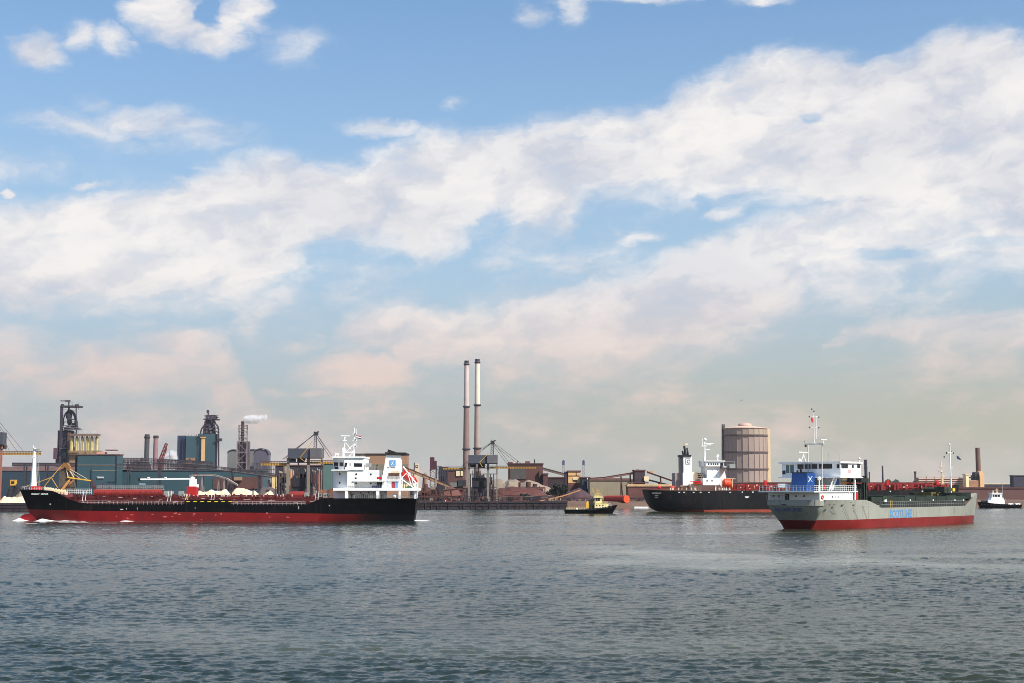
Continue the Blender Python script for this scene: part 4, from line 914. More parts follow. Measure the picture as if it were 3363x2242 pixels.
    q = MB(f); q.b(2696, 2715, 1442, 1444.6, -4.4, -4.1); q.l(2704, 1457, 2704, 1443, 2.4, -4.2); q.nx(); q.b(2624, 2653, 1483.5, 1486, -1, -.7); q.l(2639, 1485, 2639, 1500, 3, -.8); q.l(2639, 1492, 2631, 1516, 2.2, -.8); q.l(2639, 1492, 2647, 1516, 2.2, -.8); q.build('radar_scanner', WHITE, r)
    q = MB(f); q.ball(2822, 1506, 8, -4); q.c(2822, 2.4, 1508, 1516, -4); q.nx(); q.ball(2626, 1510, 9, 6); q.nx(); q.ball(2691, 1571, 13, -5); q.c(2691, 4, 1576, 1612, -5); q.build('satellite_dome', WHITE, r, smooth=True)
    q = MB(f); q.l(2722, 1516, 2722, 1486, 1.6, -3); q.l(2717, 1512, 2727, 1498, 1, -3); q.nx(); q.l(2757, 1516, 2756, 1487, 2.2, -4, w1=1.2); q.nx(); q.l(2802, 1516, 2802, 1508, 1.6, -4); q.nx(); q.l(2643, 1460, 2642, 1445, 1, 1.6); q.build('aerial', GREYP, r)
    q = MB(f); q.b(2577, 2598, 1588, 1601, 5, 7); q.c(2587, 14, 1600, 1612, 6); q.b(2590, 2597, 1546, 1560, 6.8, 7); q.build('liferaft_canister', WHITE, r)
    q = MB(f)
    for i in range(7): q.b(2548 + i * 5, 2551 + i * 5, 1628 + (i % 3) * 3, 1641, 5.5, 6.4)
    q.l(2546, 1640, 2560, 1622, 2, 6); q.l(2560, 1622, 2568, 1604, 1.6, 6); q.build('mooring_winch', mat('winch_dark', (74, 72, 76), .7, var=.3), r)
    # dark green hatch gantry ahead of the bridge
    mb = MB(f)
    for t in (-7.2, 7.2):
        for x in (2836, 2843): q = f.p(x, 1600, -7.2); mb.box(q.x - .25, q.x + .25, t - .25, t + .25, 3.5, f.p(x, 1562, -7.2).z)
    q0, q1 = f.p(2826, 1600, -7.2).x, f.p(2850, 1600, -7.2).x
    mb.box(q0, q1, -7.5, 7.5, f.p(2838, 1584, -7).z, f.p(2838, 1570, -7).z); mb.box(q0 + .6, q1, -6, 6, f.p(2838, 1640, -7).z, f.p(2838, 1588, -7).z); mb.build('hatch_gantry', mat('gantry_green', (26, 34, 28), .7, var=.3), r)
    q = MB(f); q.b(2812, 2818, 1618, 1640, n + .4, n + 1.2); q.build('fire_locker', BRIGHTRED, r)
    return r
coaster()

# ------------------------------------------------------------------ tugs and pontoon
def tug_yellow():
    f = Frame(1940, 556); n = -3.6
    r = root('tugboat', f, 'small tug with black hull and yellow wheelhouse between the black tanker and the quay', 'tugboat')
    wl = lambda x: 1685.5
    ST = [(1852, 1673, 2.4, 1857, 1.6, 1684), (1858, 1674, 3.2, 1862, 2.6, 1684), (1880, 1674, 3.6, 1880, 3.2, 1684), (1925, 1673.5, 3.7, 1925, 3.4, 1684), (1965, 1669, 3.7, 1962, 3.3, 1684), (1995, 1664, 3.4, 1988, 2.4, 1684), (2015, 1660, 2.4, 2004, 1, 1684), (2029, 1657, .2, 2012, .15, 1684)]
    hull(f, ST, wl, [BLACK, BLACK], parent=r, flare=1.2, deckdrop=.5, deckmat=DECKRED, cap=(True, False))
    YC = mat('tug_yellow', (238, 220, 156), .5, var=.06, dirt=(180, 140, 70), dk=.3)
    mb = MB(f); mb.b(1953, 1992, 1652, 1668, -2.2, 2.2); mb.poly([(1990, 1652), (1999, 1656), (1997, 1664), (1990, 1666)], -1.8, 1.8); mb.build('deckhouse', YC, r)
    mb = MB(f); mb.b(1956, 1976, 1634, 1652, -1.7, 1.7); mb.b(1950, 1979, 1630, 1634, -2.1, 2.1); mb.build('wheelhouse', YC, r)
    for x0, x1 in ((1957.5, 1963), (1964.5, 1970)):
        q = MB(f); q.b(x0, x1, 1635, 1645, -1.76, -1.6); q.build('window', GLASS, r)
    q = MB(f); q.c(1963, 5, 1604, 1631, 0, w1=2.4, n=6); q.b(1953, 1974, 1618, 1620, -.5, .5); q.l(1945, 1604, 1958, 1632, 2, 0); q.b(1957, 1970, 1611, 1612.6, -.4, .4); q.build('mast', YELLOW, r)
    q = MB(f); q.b(1924.5, 1934, 1650, 1668, -2.4, -.6); q.c(1929, 6, 1646, 1651, -1.5, n=8); q.build('funnel', YELLOW, r)
    q = MB(f); q.b(1936, 1951, 1640, 1670, -1.4, 2); q.l(1938, 1650, 1950, 1626, 2, 0); q.l(1944, 1660, 1940, 1628, 2, .5); q.build('towing_gear', mat('tow_green', (40, 50, 36), .7, var=.3), r)
    q = MB(f)
    for x0 in (1965, 1985): q.nx(); q.b(x0, x0 + 14, 1665, 1668, n - .1, n + .1)
    q.build('fender_stripe', WHITE, r)
    q = MB(f); q.sph(f.p(1894, 1671, -2), .45); q.build('white_float', WHITE, r)
    q = MB(f)
    for i in range(9): q.nx(); q.tube(f.p(1935 + i * 9, 1674 - i * 1.2, n - .15) , f.p(1935 + i * 9, 1674 - i * 1.2, n - .45), .42, n=10)
    q.build('tyre_fender', DARK, r)
    q = MB(f); q.rail(f.p(1860, 1673, n + .2), f.p(1925, 1672, n + .2), .9, 12, .05); q.rail(f.p(1950, 1652, -2.4), f.p(1995, 1654, -2.4), .8, 8, .04); q.rail(f.p(1950, 1630, -2), f.p(1978, 1630, -2), .7, 6, .04); q.build('guard_rail', YC, r)
    for x in (1960, 1970, 1980):
        q = MB(f); q.tube(f.p(x, 1659, -2.3), f.p(x, 1659, -2.1), .25, n=8); q.build('porthole', GLASS, r)
    q = MB(f); q.tube(f.p(1940, 1668, -1), f.p(1940, 1668, 1), .7, n=10); q.build('tow_winch', STEEL, r)
    q = MB(f); q.ball(2001, 1655, 8, 0, .6); q.b(1996, 2010, 1657, 1660, -1, 1); q.build('bow_winch', GREYP, r)
    return r
tug_yellow()
def tug_white():
    f = Frame(3290, 694); n = -4.2
    r = root('tugboat', f, 'small tug with black hull and white wheelhouse at the right edge beyond the coaster bow', 'tugboat')
    wl = lambda x: 1668.5
    ST = [(3210, 1647, .2, 3218, .15, 1667.5), (3222, 1648.5, 2.4, 3226, 1.2, 1667.5), (3240, 1650, 3.8, 3242, 2.8, 1667.5), (3265, 1653, 4.2, 3265, 3.8, 1667.5), (3300, 1655.5, 4.2, 3300, 4, 1667.5), (3345, 1656.5, 4.0, 3343, 3.6, 1667.5), (3358, 1656.5, 3.2, 3354, 2.6, 1667.5)]
    hull(f, ST, wl, [BLACK, BLACK], parent=r, flare=1.2, deckdrop=.5, deckmat=DECKRED, cap=(False, True))
    mb = MB(f); mb.b(3246, 3300, 1641, 1655, -3, 3); mb.b(3256, 3296, 1634, 1642, -2.6, 2.6); mb.build('deckhouse', WHITE, r)
    mb = MB(f); mb.b(3259, 3290, 1621, 1635, -2.2, 2.2); mb.b(3257, 3292, 1618, 1621, -2.4, 2.4); mb.build('wheelhouse', WHITE, r)
    for x0, x1 in ((3261, 3266), (3268, 3276), (3278, 3284)):
        q = MB(f); q.b(x0, x1, 1624, 1631, -2.28, -2.1); q.build('window', GLASS, r)
    q = MB(f); q.c(3274, 4, 1603, 1619, 0, w1=2, n=6); q.c(3261, 4, 1609, 1619, 0, w1=2, n=6); q.b(3268, 3280, 1608, 1609.5, -.6, .6); q.build('mast', CREAM, r)
    q = MB(f); q.c(3292, 1.6, 1582, 1634, 0, n=4); q.build('aerial', GREYP, r)
    q = MB(f)
    for x in (3320, 3343): q.nx(); q.b(x - 8, x + 8, 1652, 1657, n, n + .5)
    q.build('bulwark_gate', WHITE, r)
    q = MB(f)
    for i in range(13): q.nx(); q.tube(f.p(3225 + i * 10, 1656 + min(i, 4) * .6, n - .2), f.p(3225 + i * 10, 1656 + min(i, 4) * .6, n - .5), .42, n=10)
    q.build('tyre_fender', DARK, r)
    q = MB(f); q.b(3226, 3242, 1643, 1650, -1, 1); q.build('bow_winch', DARK, r)
    return r
tug_white()
def pontoon():
    f = Frame(2108, 672)
    r = root('pontoon', f, 'long flat white pontoon on the water beside the black tanker stern', 'pontoon')
    mb = MB(f); mb.poly([(2084, 1663.5), (2128, 1664), (2131, 1669.5), (2083, 1669.5)], -2, 2); mb.build('float', WHITE, r)
    mb = MB(f)
    for x in (2090, 2106, 2122): mb.nx(); mb.b(x, x + 1.5, 1660.5, 1664, -1.8, -1.6)
    mb.build('bollard', GREYP, r)
pontoon()
# ------------------------------------------------------------------ far bank: land edge, quay, rubble shore
GZ = 3.2; MATK = .62
def land():
    rng = random.Random(3)
    front = [(-2600, 240), (-520, 485), (-213, 591), (-25, 658), (26, 672)]
    shore = [(26, 672), (48, 678), (90, 690), (150, 704), (240, 722), (420, 760), (2600, 1100)]
    mb = MB(); bm = mb.bm
    fr = [bm.verts.new((x, y + 1.2, GZ)) for x, y in front]; bk = [bm.verts.new((x, 9500, GZ)) for x, y in front]
    for i in range(len(front) - 1): mb.face([fr[i], fr[i + 1], bk[i + 1], bk[i]])
    # sloping muddy shore on the right
    prev = None
    for i in range(len(shore) - 1):
        (x0, y0), (x1, y1) = shore[i], shore[i + 1]; n = 14 if i < 5 else 6
        for k in range(n + 1):
            u = k / n; x = x0 + (x1 - x0) * u; y = y0 + (y1 - y0) * u
            col = [bm.verts.new((x, y + d, z + (rng.uniform(-.3, .3) if 0 < z < 3 else 0))) for d, z in ((-3, -1.5), (0, .05), (5, 1.1), (11, 1.9), (18, 2.6), (26, GZ), (9000, GZ))]
            if prev:
                for j in range(6): mb.face([prev[j], col[j], col[j + 1], prev[j + 1]])
            prev = col
    o = mb.build('land', mat('bank_earth', (128, 98, 80), .95, var=.25, dirt=(92, 80, 58), dk=.7, scale=.03, bump=.4), smooth=True); tag(o, kind='structure')
    # quay wall
    mb = MB()
    for i in range(len(front) - 1):
        a, b = Vector((*front[i], 0)), Vector((*front[i + 1], 0)); L = (b - a).length; nn = max(1, int(L / 3.0))
        d = (b - a).normalized(); q = Vector((-d.y, d.x, 0))
        def seg(p0, p1, z0, z1, w, off):
            o0, o1 = p0 + q * off, p1 + q * off
            mb.hexa([(o0.x, o0.y, z0), (o1.x, o1.y, z0), (o1.x + q.x * w, o1.y + q.y * w, z0), (o0.x + q.x * w, o0.y + q.y * w, z0), (o0.x, o0.y, z1), (o1.x, o1.y, z1), (o1.x + q.x * w, o1.y + q.y * w, z1), (o0.x + q.x * w, o0.y + q.y * w, z1)])
        seg(a, b, -2, GZ + .25, 1.6, 0); seg(a, b, GZ - .5, GZ + .4, 1.0, -.35); seg(a, b, 1.4, 1.7, .4, -.25)
        if L < 400 or i in (1, 2):
            for k in range(nn): p = a + d * (k * 3.0 + rng.uniform(-1.1, 1.1)); seg(p, p + d * rng.uniform(.2, .6), -1, GZ - rng.uniform(.4, 1.6), .4, rng.uniform(-.55, -.42))
    o = mb.build('quay_wall', mat('quay_piles', (50, 42, 50), .9, var=.35, dirt=(84, 56, 54), dk=.5, scale=.2, streak=.4))
    tag(o, 'long dark piled quay wall along the far waterline', 'quay wall')
bpy.data.objects.remove(ground)
land()

# ------------------------------------------------------------------ generic builders for the works
def bl(name, m, par, f, *boxes, z0=None, ground=False):
    """one box part per entry (px0,px1,py0,py1,t0,t1)"""
    out = []
    for b in boxes:
        q = MB(f)
        if ground: q.bz(b[0], b[1], b[2], GZ - .3, b[4], b[5])
        else: q.b(*b)
        out.append(q.build(name, m, par))
    return out
def building(name, label, Y, x0, x1, y0, depth, m, roof=None, cat='building', extra=(), rot=0, yb=None, roofm=None, windows=(), doorm=None, group=None):
    f = Frame((x0 + x1) / 2, Y, rot); r = root(name, f, label, cat, group)
    q = MB(f); q.bz(x0, x1, y0, GZ - .4 if yb is None else f.p(x0, yb, 0).z, 0, depth); q.build('wall', m, r)
    k = f.k()
    q = MB(f)
    if roof == 'gable':
        a, b = f.p(x0, y0, 0), f.p(x1, y0, 0); rise = 2.6
        q.hexa([(a.x - .4, -.6, a.z - .1), (b.x + .4, -.6, a.z - .1), (b.x + .4, depth + .6, a.z - .1), (a.x - .4, depth + .6, a.z - .1), (a.x - .4, depth * .45, a.z + rise), (b.x + .4, depth * .45, a.z + rise), (b.x + .4, depth * .55, a.z + rise), (a.x - .4, depth * .55, a.z + rise)])
    else:
        a, b = f.p(x0, y0, 0), f.p(x1, y0, 0); q.box(a.x - .4, b.x + .4, -.4, depth + .4, a.z, a.z + .8)
    q.build('roof', roofm or RUST, r)
    for (nm, mm, bx) in extra:
        e = MB(f); e.b(*bx); e.build(nm, mm, r)
    for w in windows:
        e = MB(f); e.b(w[0], w[1], w[2], w[3], -.15, .05); e.build('window', DARK, r)
    return r
def chimney(label, Y, px, top, w0, w1, m, rings=(), cap=None, mats=None, base=None, name='chimney', group=None, ringm=None):
    """w0 = width at foot, w1 = width at top, in photo pixels"""
    f = Frame(px, Y); r = root(name, f, label, 'chimney', group); k = Y / FPX
    zt = f.p(px, top, 0).z; q = MB(f); secs = mats or [(top, None, m)]
    ys = [s_[0] for s_ in secs] + [None]
    for i, (ya, _, mm) in enumerate(secs):
        za = f.p(px, ya, 0).z; zb = GZ - .5 if ys[i + 1] is None else f.p(px, ys[i + 1], 0).z
        def rad(z): return k / 2 * (w0 + (w1 - w0) * (z - GZ) / (zt - GZ))
        q = MB(f); q.lathe([(rad(zb), zb), (rad(za), za)], n=24)
        if i == 0: q.lathe([(rad(za) * .8, za + .02), (0.01, za - .5)], n=24)
        q.build('shaft', mm, r, smooth=True)
    for (y, w, h) in rings:
        z = f.p(px, y, 0).z; q = MB(f); R0 = w * k / 2
        q.lathe([(R0 * .8, z - .9), (R0, z), (R0, z + .25), (R0 * .8, z + .25)], n=24)
        q.lathe([(R0, z + .2), (R0, z + 1.2), (R0 * .97, z + 1.2), (R0 * .97, z + .2)], n=24)
        q.build('gallery', ringm or STEEL, r)
    if cap:
        y0, y1, w = cap; z0, z1 = f.p(px, y1, 0).z, f.p(px, y0, 0).z; q = MB(f); q.lathe([(w * k / 2, z0), (w * k / 2 * 1.05, z1), (w * k / 2 * .7, z1), (w * k / 2 * .7, z0)], n=20); q.build('crown', STEEL, r)
    return r
def conveyor(label, Y, pts, w, m, legs=(), depth=3.5, legm=None, yb=None, name='conveyor', group=None, ribs=True):
    f = Frame(pts[0][0], Y); r = root(name, f, label, 'conveyor', group); k = f.k()
    for (a, b) in zip(pts[:-1], pts[1:]):
        P, Q = f.p(*a, 0), f.p(*b, 0); h = w * k / 2; q = MB(f)
        q.hexa([(P.x, 0, P.z - h), (Q.x, 0, Q.z - h), (Q.x, depth, Q.z - h), (P.x, depth, P.z - h), (P.x, 0, P.z + h), (Q.x, 0, Q.z + h), (Q.x, depth, Q.z + h), (P.x, depth, P.z + h)])
        q.build('gallery', m, r)
        if ribs:
            q = MB(f); n = max(2, int((Q - P).length / 4))
            for i in range(n + 1): c = P.lerp(Q, i / n); q.tube((c.x, -.08, c.z - h), (c.x, -.08, c.z + h), .12, n=4)
            q.tube((P.x, -.1, P.z + h), (Q.x, -.1, Q.z + h), .16, n=4); q.tube((P.x, -.1, P.z - h), (Q.x, -.1, Q.z - h), .16, n=4); q.build('gallery_frame', legm or RUST, r)
    for x in legs:
        for a, b in zip(pts[:-1], pts[1:]):
            if min(a[0], b[0]) <= x <= max(a[0], b[0]):
                y = a[1] + (b[1] - a[1]) * (x - a[0]) / (b[0] - a[0]); P = f.p(x, y, 0)
                q = MB(f); q.tube((P.x - .8, 0, GZ - .3), (P.x, 0, P.z - h), .3, n=4); q.tube((P.x + .8, depth, GZ - .3), (P.x, depth, P.z - h), .3, n=4); q.tube((P.x + .8, 0, GZ - .3), (P.x, 0, P.z - h), .3, n=4)
                for zz in (.35, .7): q.tube((P.x - .5, 0, GZ + (P.z - GZ) * zz), (P.x + .5, 0, GZ + (P.z - GZ) * zz), .16, n=4)
                q.build('trestle', legm or STEEL, r); break
    return rebase(r)
def heap(label, Y, px, w, top, m, depth=None, name='stockpile', seed=0, peaks=None, yb=None, z0=None, sharp=1.0):
    """heaped bulk material: ridge with noisy flanks"""
    f = Frame(px, Y); rng = random.Random(seed + int(px)); k = f.k(); W = w * k; D = depth or W * .5
    z0 = GZ - .3 if z0 is None else z0
    H = f.p(px, top, D * .5).z - z0; nx, ny = 44, 16; G = []
    ph = [(rng.uniform(0, 6), rng.uniform(.5, 3)) for _ in range(6)]
    pk = peaks or [(0.5, 1.0)]
    for j in range(ny + 1):
        v = j / ny; row = []
        for i in range(nx + 1):
            u = i / nx; ridge = 0
            for c, hh in pk: ridge = max(ridge, hh - (abs(u - c) ** 1.5 * 2.6 if len(pk) == 1 else (math.sqrt((u - c) ** 2 + .0025) - .05) * 1.5) * sharp)
            edge = min(1, min(u, 1 - u) * 5) ; cross = max(0, 1 - abs(v - .5) * 2)
            z = max(0, min(ridge if ridge < 1 else 1, 1)) * min(1, cross * 1.25) * edge
            z += .05 * (math.sin(u * 19 + ph[0][0]) * math.sin(v * 7 + ph[1][0]) + math.sin(u * 43 + ph[2][0]) * .5) * edge * cross
            row.append(((u - .5) * W, v * D, z0 + max(0, z) * H))
        G.append(row)
    q = MB(f); q.grid(G); o = q.build(name, m, smooth=True); tag(o, label, 'stockpile'); return recentre(o)

# ------------------------------------------------------------------ ship unloader cranes on the quay
def unloader(label, Y, house, legs, thin, booms, apex, stays, split=None, legm=CONC, housem=BLUEGREY, diag=None, T=8):
    f = Frame((house[0] + house[1]) / 2, Y, 0); r = root('quay_crane', f, label, 'crane')
    hx0, hx1, hy0, hy1 = house
    def leg(x, w, t, y0=hy1):
        q = MB(f); k = f.k(); P = f.p(x, y0, t); q.box(P.x - w * k / 2, P.x + w * k / 2, t, t + w * k * .8, GZ, P.z); q.box(P.x - w * k * .8, P.x + w * k * .8, t - .3, t + w * k, GZ, GZ + 1.6); q.build('leg', legm, r)
    for x, w in legs: leg(x, w, 0); leg(x, w * .8, T)
    for x, w in thin: leg(x, w, T * .5)
    q = MB(f); xs = split or hx1; q.b(hx0, xs, hy0, hy1, -1, T + 1); q.build('machine_house', housem, r)
    if split: q = MB(f); q.b(split, hx1, hy0 - .5, hy1, -2, T); q.build('machine_house', mat('ribbed_house_grey', (126, 124, 128), .6, var=.1, dirt=(84, 80, 84), dk=.5, scale=.3, rib=('X', 1.2, .4)), r)
    q = MB(f); lx0, lx1 = legs[0][0], legs[-1][0]
    q.b(lx0 - 2, lx1 + 2, hy1 + 14, hy1 + 17, -.3, 1.2); q.nx(); q.b(lx0, hx1, hy1, hy1 + 2.5, -.8, 1)
    q.l(lx0, hy1 + 16, lx0 + 12, hy1 + 3, 2, 0); q.l(lx1, hy1 + 16, lx1 - 12, hy1 + 3, 2, 0); q.b(lx0, hx1, hy1 + 15, hy1 + 17, T, T + 1); q.build('portal_girder', STEEL, r)
    q = MB(f); q.b(lx0 + 3, lx0 + 22, hy1 + 3, hy1 + 13, 2, 6); q.nx(); q.b(lx0 + 30, lx0 + 52, hy1 + 2, hy1 + 14, 3, 7); q.build('winch_room', STEEL, r)
    for x0, x1, ya, yb_ in booms:
        q = MB(f); q.b(x0, x1, ya + (yb_ - ya) * .45, yb_, T * .3, T * .7); q.build('boom', DYELLOW, r)
        q = MB(f); k = f.k()
        q.b(x0, x1, ya, ya + 1.4, T * .3, T * .7); n = max(3, int((x1 - x0) / 5))
        for i in range(n + 1): x = x0 + (x1 - x0) * i / n; q.l(x, ya, x, yb_, 1.2, T * .3 - .1)
        for i in range(n): x = x0 + (x1 - x0) * i / n; d = (x1 - x0) / n; q.l(x, yb_ - 3, x + d, ya + 1, .9, T * .3 - .1)
        q.build('boom_walkway', mat('walkway_brown', (118, 84, 56), .8, var=.3, scale=.5), r)
    ax, ay = apex
    q = MB(f); q.b(ax - 6, ax + 7, ay - 2, ay + 8, T * .3, T * .7); q.b(ax + 4, ax + 11, ay - 4, ay - 1, T * .4, T * .6); q.l(ax - 3, ay - 6, ax - 3, ay, 1.4, T / 2); q.build('mast_head', STEEL, r)
    q = MB(f); t = T / 2
    for dx in (-5, 4): q.l(ax + dx * .8, ay + 6, ax + dx, hy0 + 1, 2.6, t)
    for i in range(6): y = ay + 8 + (hy0 - ay - 8) * i / 6; y2 = ay + 8 + (hy0 - ay - 8) * (i + 1) / 6; q.l(ax - 5, y, ax + 4, y2, 1.3, t); q.l(ax - 5, y2, ax + 4, y2, 1.2, t)
    q.build('mast', STEEL, r)
    for (x, y, d, w) in stays:
        q = MB(f); q.l(ax - 2, ay + 6, x, y, w, t); q.l(ax + (3 if x > ax else -3), ay + 4, x + d, y - 1, w, t + 2); q.build('stay', mat('stay_grey', (96, 90, 96), .7, var=.25, dirt=(150, 140, 140), dk=.3, scale=.5), r)
    if diag:
        q = MB(f)
        for a, b in zip(diag[:-1], diag[1:]): q.l(*a, *b, 2.4, -1.4)
        q.build('access_stair', DYELLOW, r)
    q = MB(f); q.b(lx0 + 10, lx1 - 6, 1568, 1598, 3, 7); q.poly([(lx0 + 10, 1598), (lx1 - 6, 1598), (lx1 - 22, 1618), (lx0 + 24, 1618)], 3.5, 6.5); q.build('hopper', mat('hopper_dark', (44, 42, 54), .8, var=.3, dirt=(86, 60, 56), dk=.4, scale=.2), r)
    return r
unloader('tall quay crane with blue-grey machine house just left of the black and red tanker bridge', 672, (945, 1055, 1472, 1503), [(946, 9), (1013, 9)], [(980, 4), (1057, 4)], [(856, 944, 1514, 1528), (1018, 1096, 1511, 1522)], (1036, 1420),
         [(970, 1473, 8, 2), (928, 1508, 6, 1.8), (1082, 1500, 10, 2), (1064, 1475, 6, 1.6)], split=1018, diag=[(1026, 1447), (1010, 1472), (985, 1503), (1002, 1516)])
unloader('tall quay crane with grey machine house standing in front of the twin chimneys', 690, (1538, 1634, 1494, 1521), [(1540, 6.5), (1603, 7.5)], [(1571, 3.5), (1632, 3.5)], [(1455, 1530, 1532, 1541), (1608, 1762, 1529, 1538)], (1617, 1449),
         [(1582, 1476, -6, 1.7), (1515, 1531, 6, 1.3), (1668, 1527, 10, 1.8), (1702, 1524, 12, 1.8)], split=1600, diag=[(1603, 1490), (1575, 1518), (1585, 1533)])
unloader('yellow armed quay crane cut by the left edge of the photo', 640, (-60, 9, 1419, 1459), [(-40, 7), (5, 6)], [], [(-70, 134, 1481, 1493)], (-22, 1360), [(55, 1480, 20, 1.4), (20, 1480, 10, 1.2)], legm=mat('crane_leg_pink', (186, 126, 108), .7, var=.15, dirt=(120, 70, 64), dk=.5, scale=.3), diag=None, T=3)

# ------------------------------------------------------------------ yellow stacker behind the tanker bow
def stacker():
    f = Frame(215, 730); r = root('stacker', f, 'yellow stacker machine with two spread arms behind the tanker foremast', 'stacker')
    q = MB(f); q.poly([(196, 1545), (216, 1530), (232, 1545), (240, 1600), (192, 1600)], 0, 5); q.bz(196, 234, 1598, GZ, 0, 6); q.build('tower', mat('stacker_tower', (112, 98, 84), .8, var=.3, dirt=(72, 60, 58), dk=.6, scale=.4), r)
    q = MB(f); q.poly([(203, 1528), (208, 1519), (220, 1519), (226, 1530), (230, 1545), (222, 1545), (213, 1533), (206, 1540)], -1, 2); q.build('mast_head', mat('stacker_ochre', (176, 124, 66), .7, var=.3, dirt=(90, 60, 44), dk=.6, scale=.5), r)
    q = MB(f); q.l(207, 1524, 169, 1568, 3.2, -.5); q.l(169, 1568, 75, 1600, 2.8, -.5); q.l(176, 1564, 142, 1577, 2.5, -.5); q.l(168, 1568, 144, 1600, 2.5, -.5); q.l(170, 1570, 190, 1602, 2.5, -.5); q.l(120, 1587, 105, 1605, 2, -.5); q.build('counterweight_arm', DYELLOW, r)
    q = MB(f); q.l(220, 1567, 299, 1578, 5.5, -.5); q.l(240, 1568, 228, 1574, 3, -.5); q.build('boom', YELLOW, r)
    q = MB(f); q.l(226, 1538, 286, 1572, 2, -.5); q.l(222, 1536, 243, 1567, 3, -.5); q.l(227, 1545, 262, 1570, 1.6, -.5); q.l(218, 1540, 224, 1567, 3, -.5); q.build('stay', CREAM, r)
    q = MB(f); q.l(228, 1578, 205, 1608, 11, -2); q.l(240, 1578, 228, 1590, 4, -2); q.build('chute', mat('chute_orange', (216, 150, 84), .6, var=.15, dirt=(140, 96, 60), dk=.5, scale=.4), r)
    q = MB(f); q.b(266, 292, 1584, 1604, 3, 5); q.build('counterweight', TEAL, r)
stacker()

# ------------------------------------------------------------------ blast furnaces
FURN = mat('furnace_steel', (62, 54, 72), .8, var=.35, dirt=(96, 82, 92), dk=.5, scale=.12)
def furnace_one():
    f = Frame(225, 1650); r = root('blast_furnace', f, 'tall dark blast furnace tower beside the six yellow stoves', 'blast furnace')
    q = MB(f)
    for x in (203, 250):
        for t in (0, 14): k = f.k(); a = f.p(x, 1332, t); w = 3.2 if x == 203 else 1.4; b = f.p(x - (4 if x == 203 else -5), 1520, t); b.z = GZ; q.tube(b, a, w * (.8 if t else 1) * (.5 if x == 250 else .62), n=4)
    for i in range(9):
        y = 1345 + i * 19
        q.l(203, y, 250, y + 2, 1.5, 0); 
        if y > 1395: q.l(203, y, 250, y + 19, 1.4, 0)
        q.l(199, y, 199, y + 19, 3.4, 6); q.l(207, y, 199, y + 19, 2, 0)
    q.build('frame', FURN, r)
    q = MB(f); q.b(197, 258, 1331, 1336, -2, 16); q.b(200, 206, 1326, 1331, -2, 3); q.b(246, 254, 1327, 1332, -1, 5); q.build('top_platform', FURN, r)
    q = MB(f); q.c(226, 5, 1316, 1334, 6, n=6); q.b(198, 230, 1314.5, 1317.5, 5, 7); q.b(214, 228, 1313, 1319, 4, 8); q.l(236, 1320, 238, 1332, 1.5, 6); q.l(258, 1322, 258, 1345, 1.2, 6); q.build('top_crane', mat('furnace_crane', (104, 92, 96), .8, var=.2), r)
    q = MB(f); q.c(227, 22, 1345, 1362, 6, w1=9, n=12); q.c(226, 17, 1362, 1374, 6, w1=22, n=12); q.c(228, 9, 1374, 1396, 6, w1=17, n=12); q.c(226, 6, 1334, 1346, 6, n=8); q.build('furnace_top', FURN, r)
    q = MB(f); pts = [(230, 1347), (240, 1354), (247, 1366), (250, 1382), (252, 1400), (255, 1412)]
    for a, b in zip(pts[:-1], pts[1:]): q.l(*a, *b, 9, 3, n=8)
    pts = [(224, 1348), (214, 1358), (209, 1374), (208, 1400)]
    for a, b in zip(pts[:-1], pts[1:]): q.l(*a, *b, 4, 8, n=8)
    q.build('downcomer', mat('downcomer_plum', (66, 48, 66), .8, var=.3, scale=.15), r)
    q = MB(f)
    for y, a, b in ((1396, 210, 244), (1403, 208, 252), (1408, 206, 257), (1471, 198, 222)): q.nx(); q.b(a, b, y, y + 2.6, -2, 14)
    q.nx(); q.b(218, 240, 1375, 1376.6, -1, 12); q.build('work_platform', mat('platform_mauve', (120, 112, 124), .8, var=.25, scale=.3), r)
    rng = random.Random(4); q = MB(f)
    for i in range(56):
        x = rng.uniform(192, 232); y = rng.uniform(1410, 1500); q.b(x, x + rng.uniform(2, 8), y, y + rng.uniform(3, 22), rng.uniform(-1, 8), 12)
    for i in range(20):
        x = rng.uniform(208, 246); y = rng.uniform(1378, 1406); q.b(x, x + rng.uniform(2, 6), y, y + rng.uniform(2, 8), rng.uniform(1, 8), 12)
    q.build('plant_equipment', FURN, r)
    q = MB(f); q.bz(190, 234, 1413, GZ, 4, 16); q.bz(183, 250, 1490, GZ, 2, 20); q.build('cast_house', mat('cast_house_dark', (56, 58, 82), .8, var=.3, dirt=(88, 70, 80), dk=.5, scale=.1), r)
    q = MB(f); q.b(175, 187, 1471, 1507, -2, 8); q.build('side_bunker', mat('plum_cladding', (104, 76, 94), .8, var=.1), r)
    q = MB(f); q.b(198, 217, 1484, 1505, 0, 6); q.build('side_panel', TEAL, r)
    q = MB(f); q.bz(222, 232, 1420, GZ, -1, 4); q.build('skip_tower', mat('skip_brown', (112, 82, 78), .8, var=.3, scale=.3), r)
furnace_one()
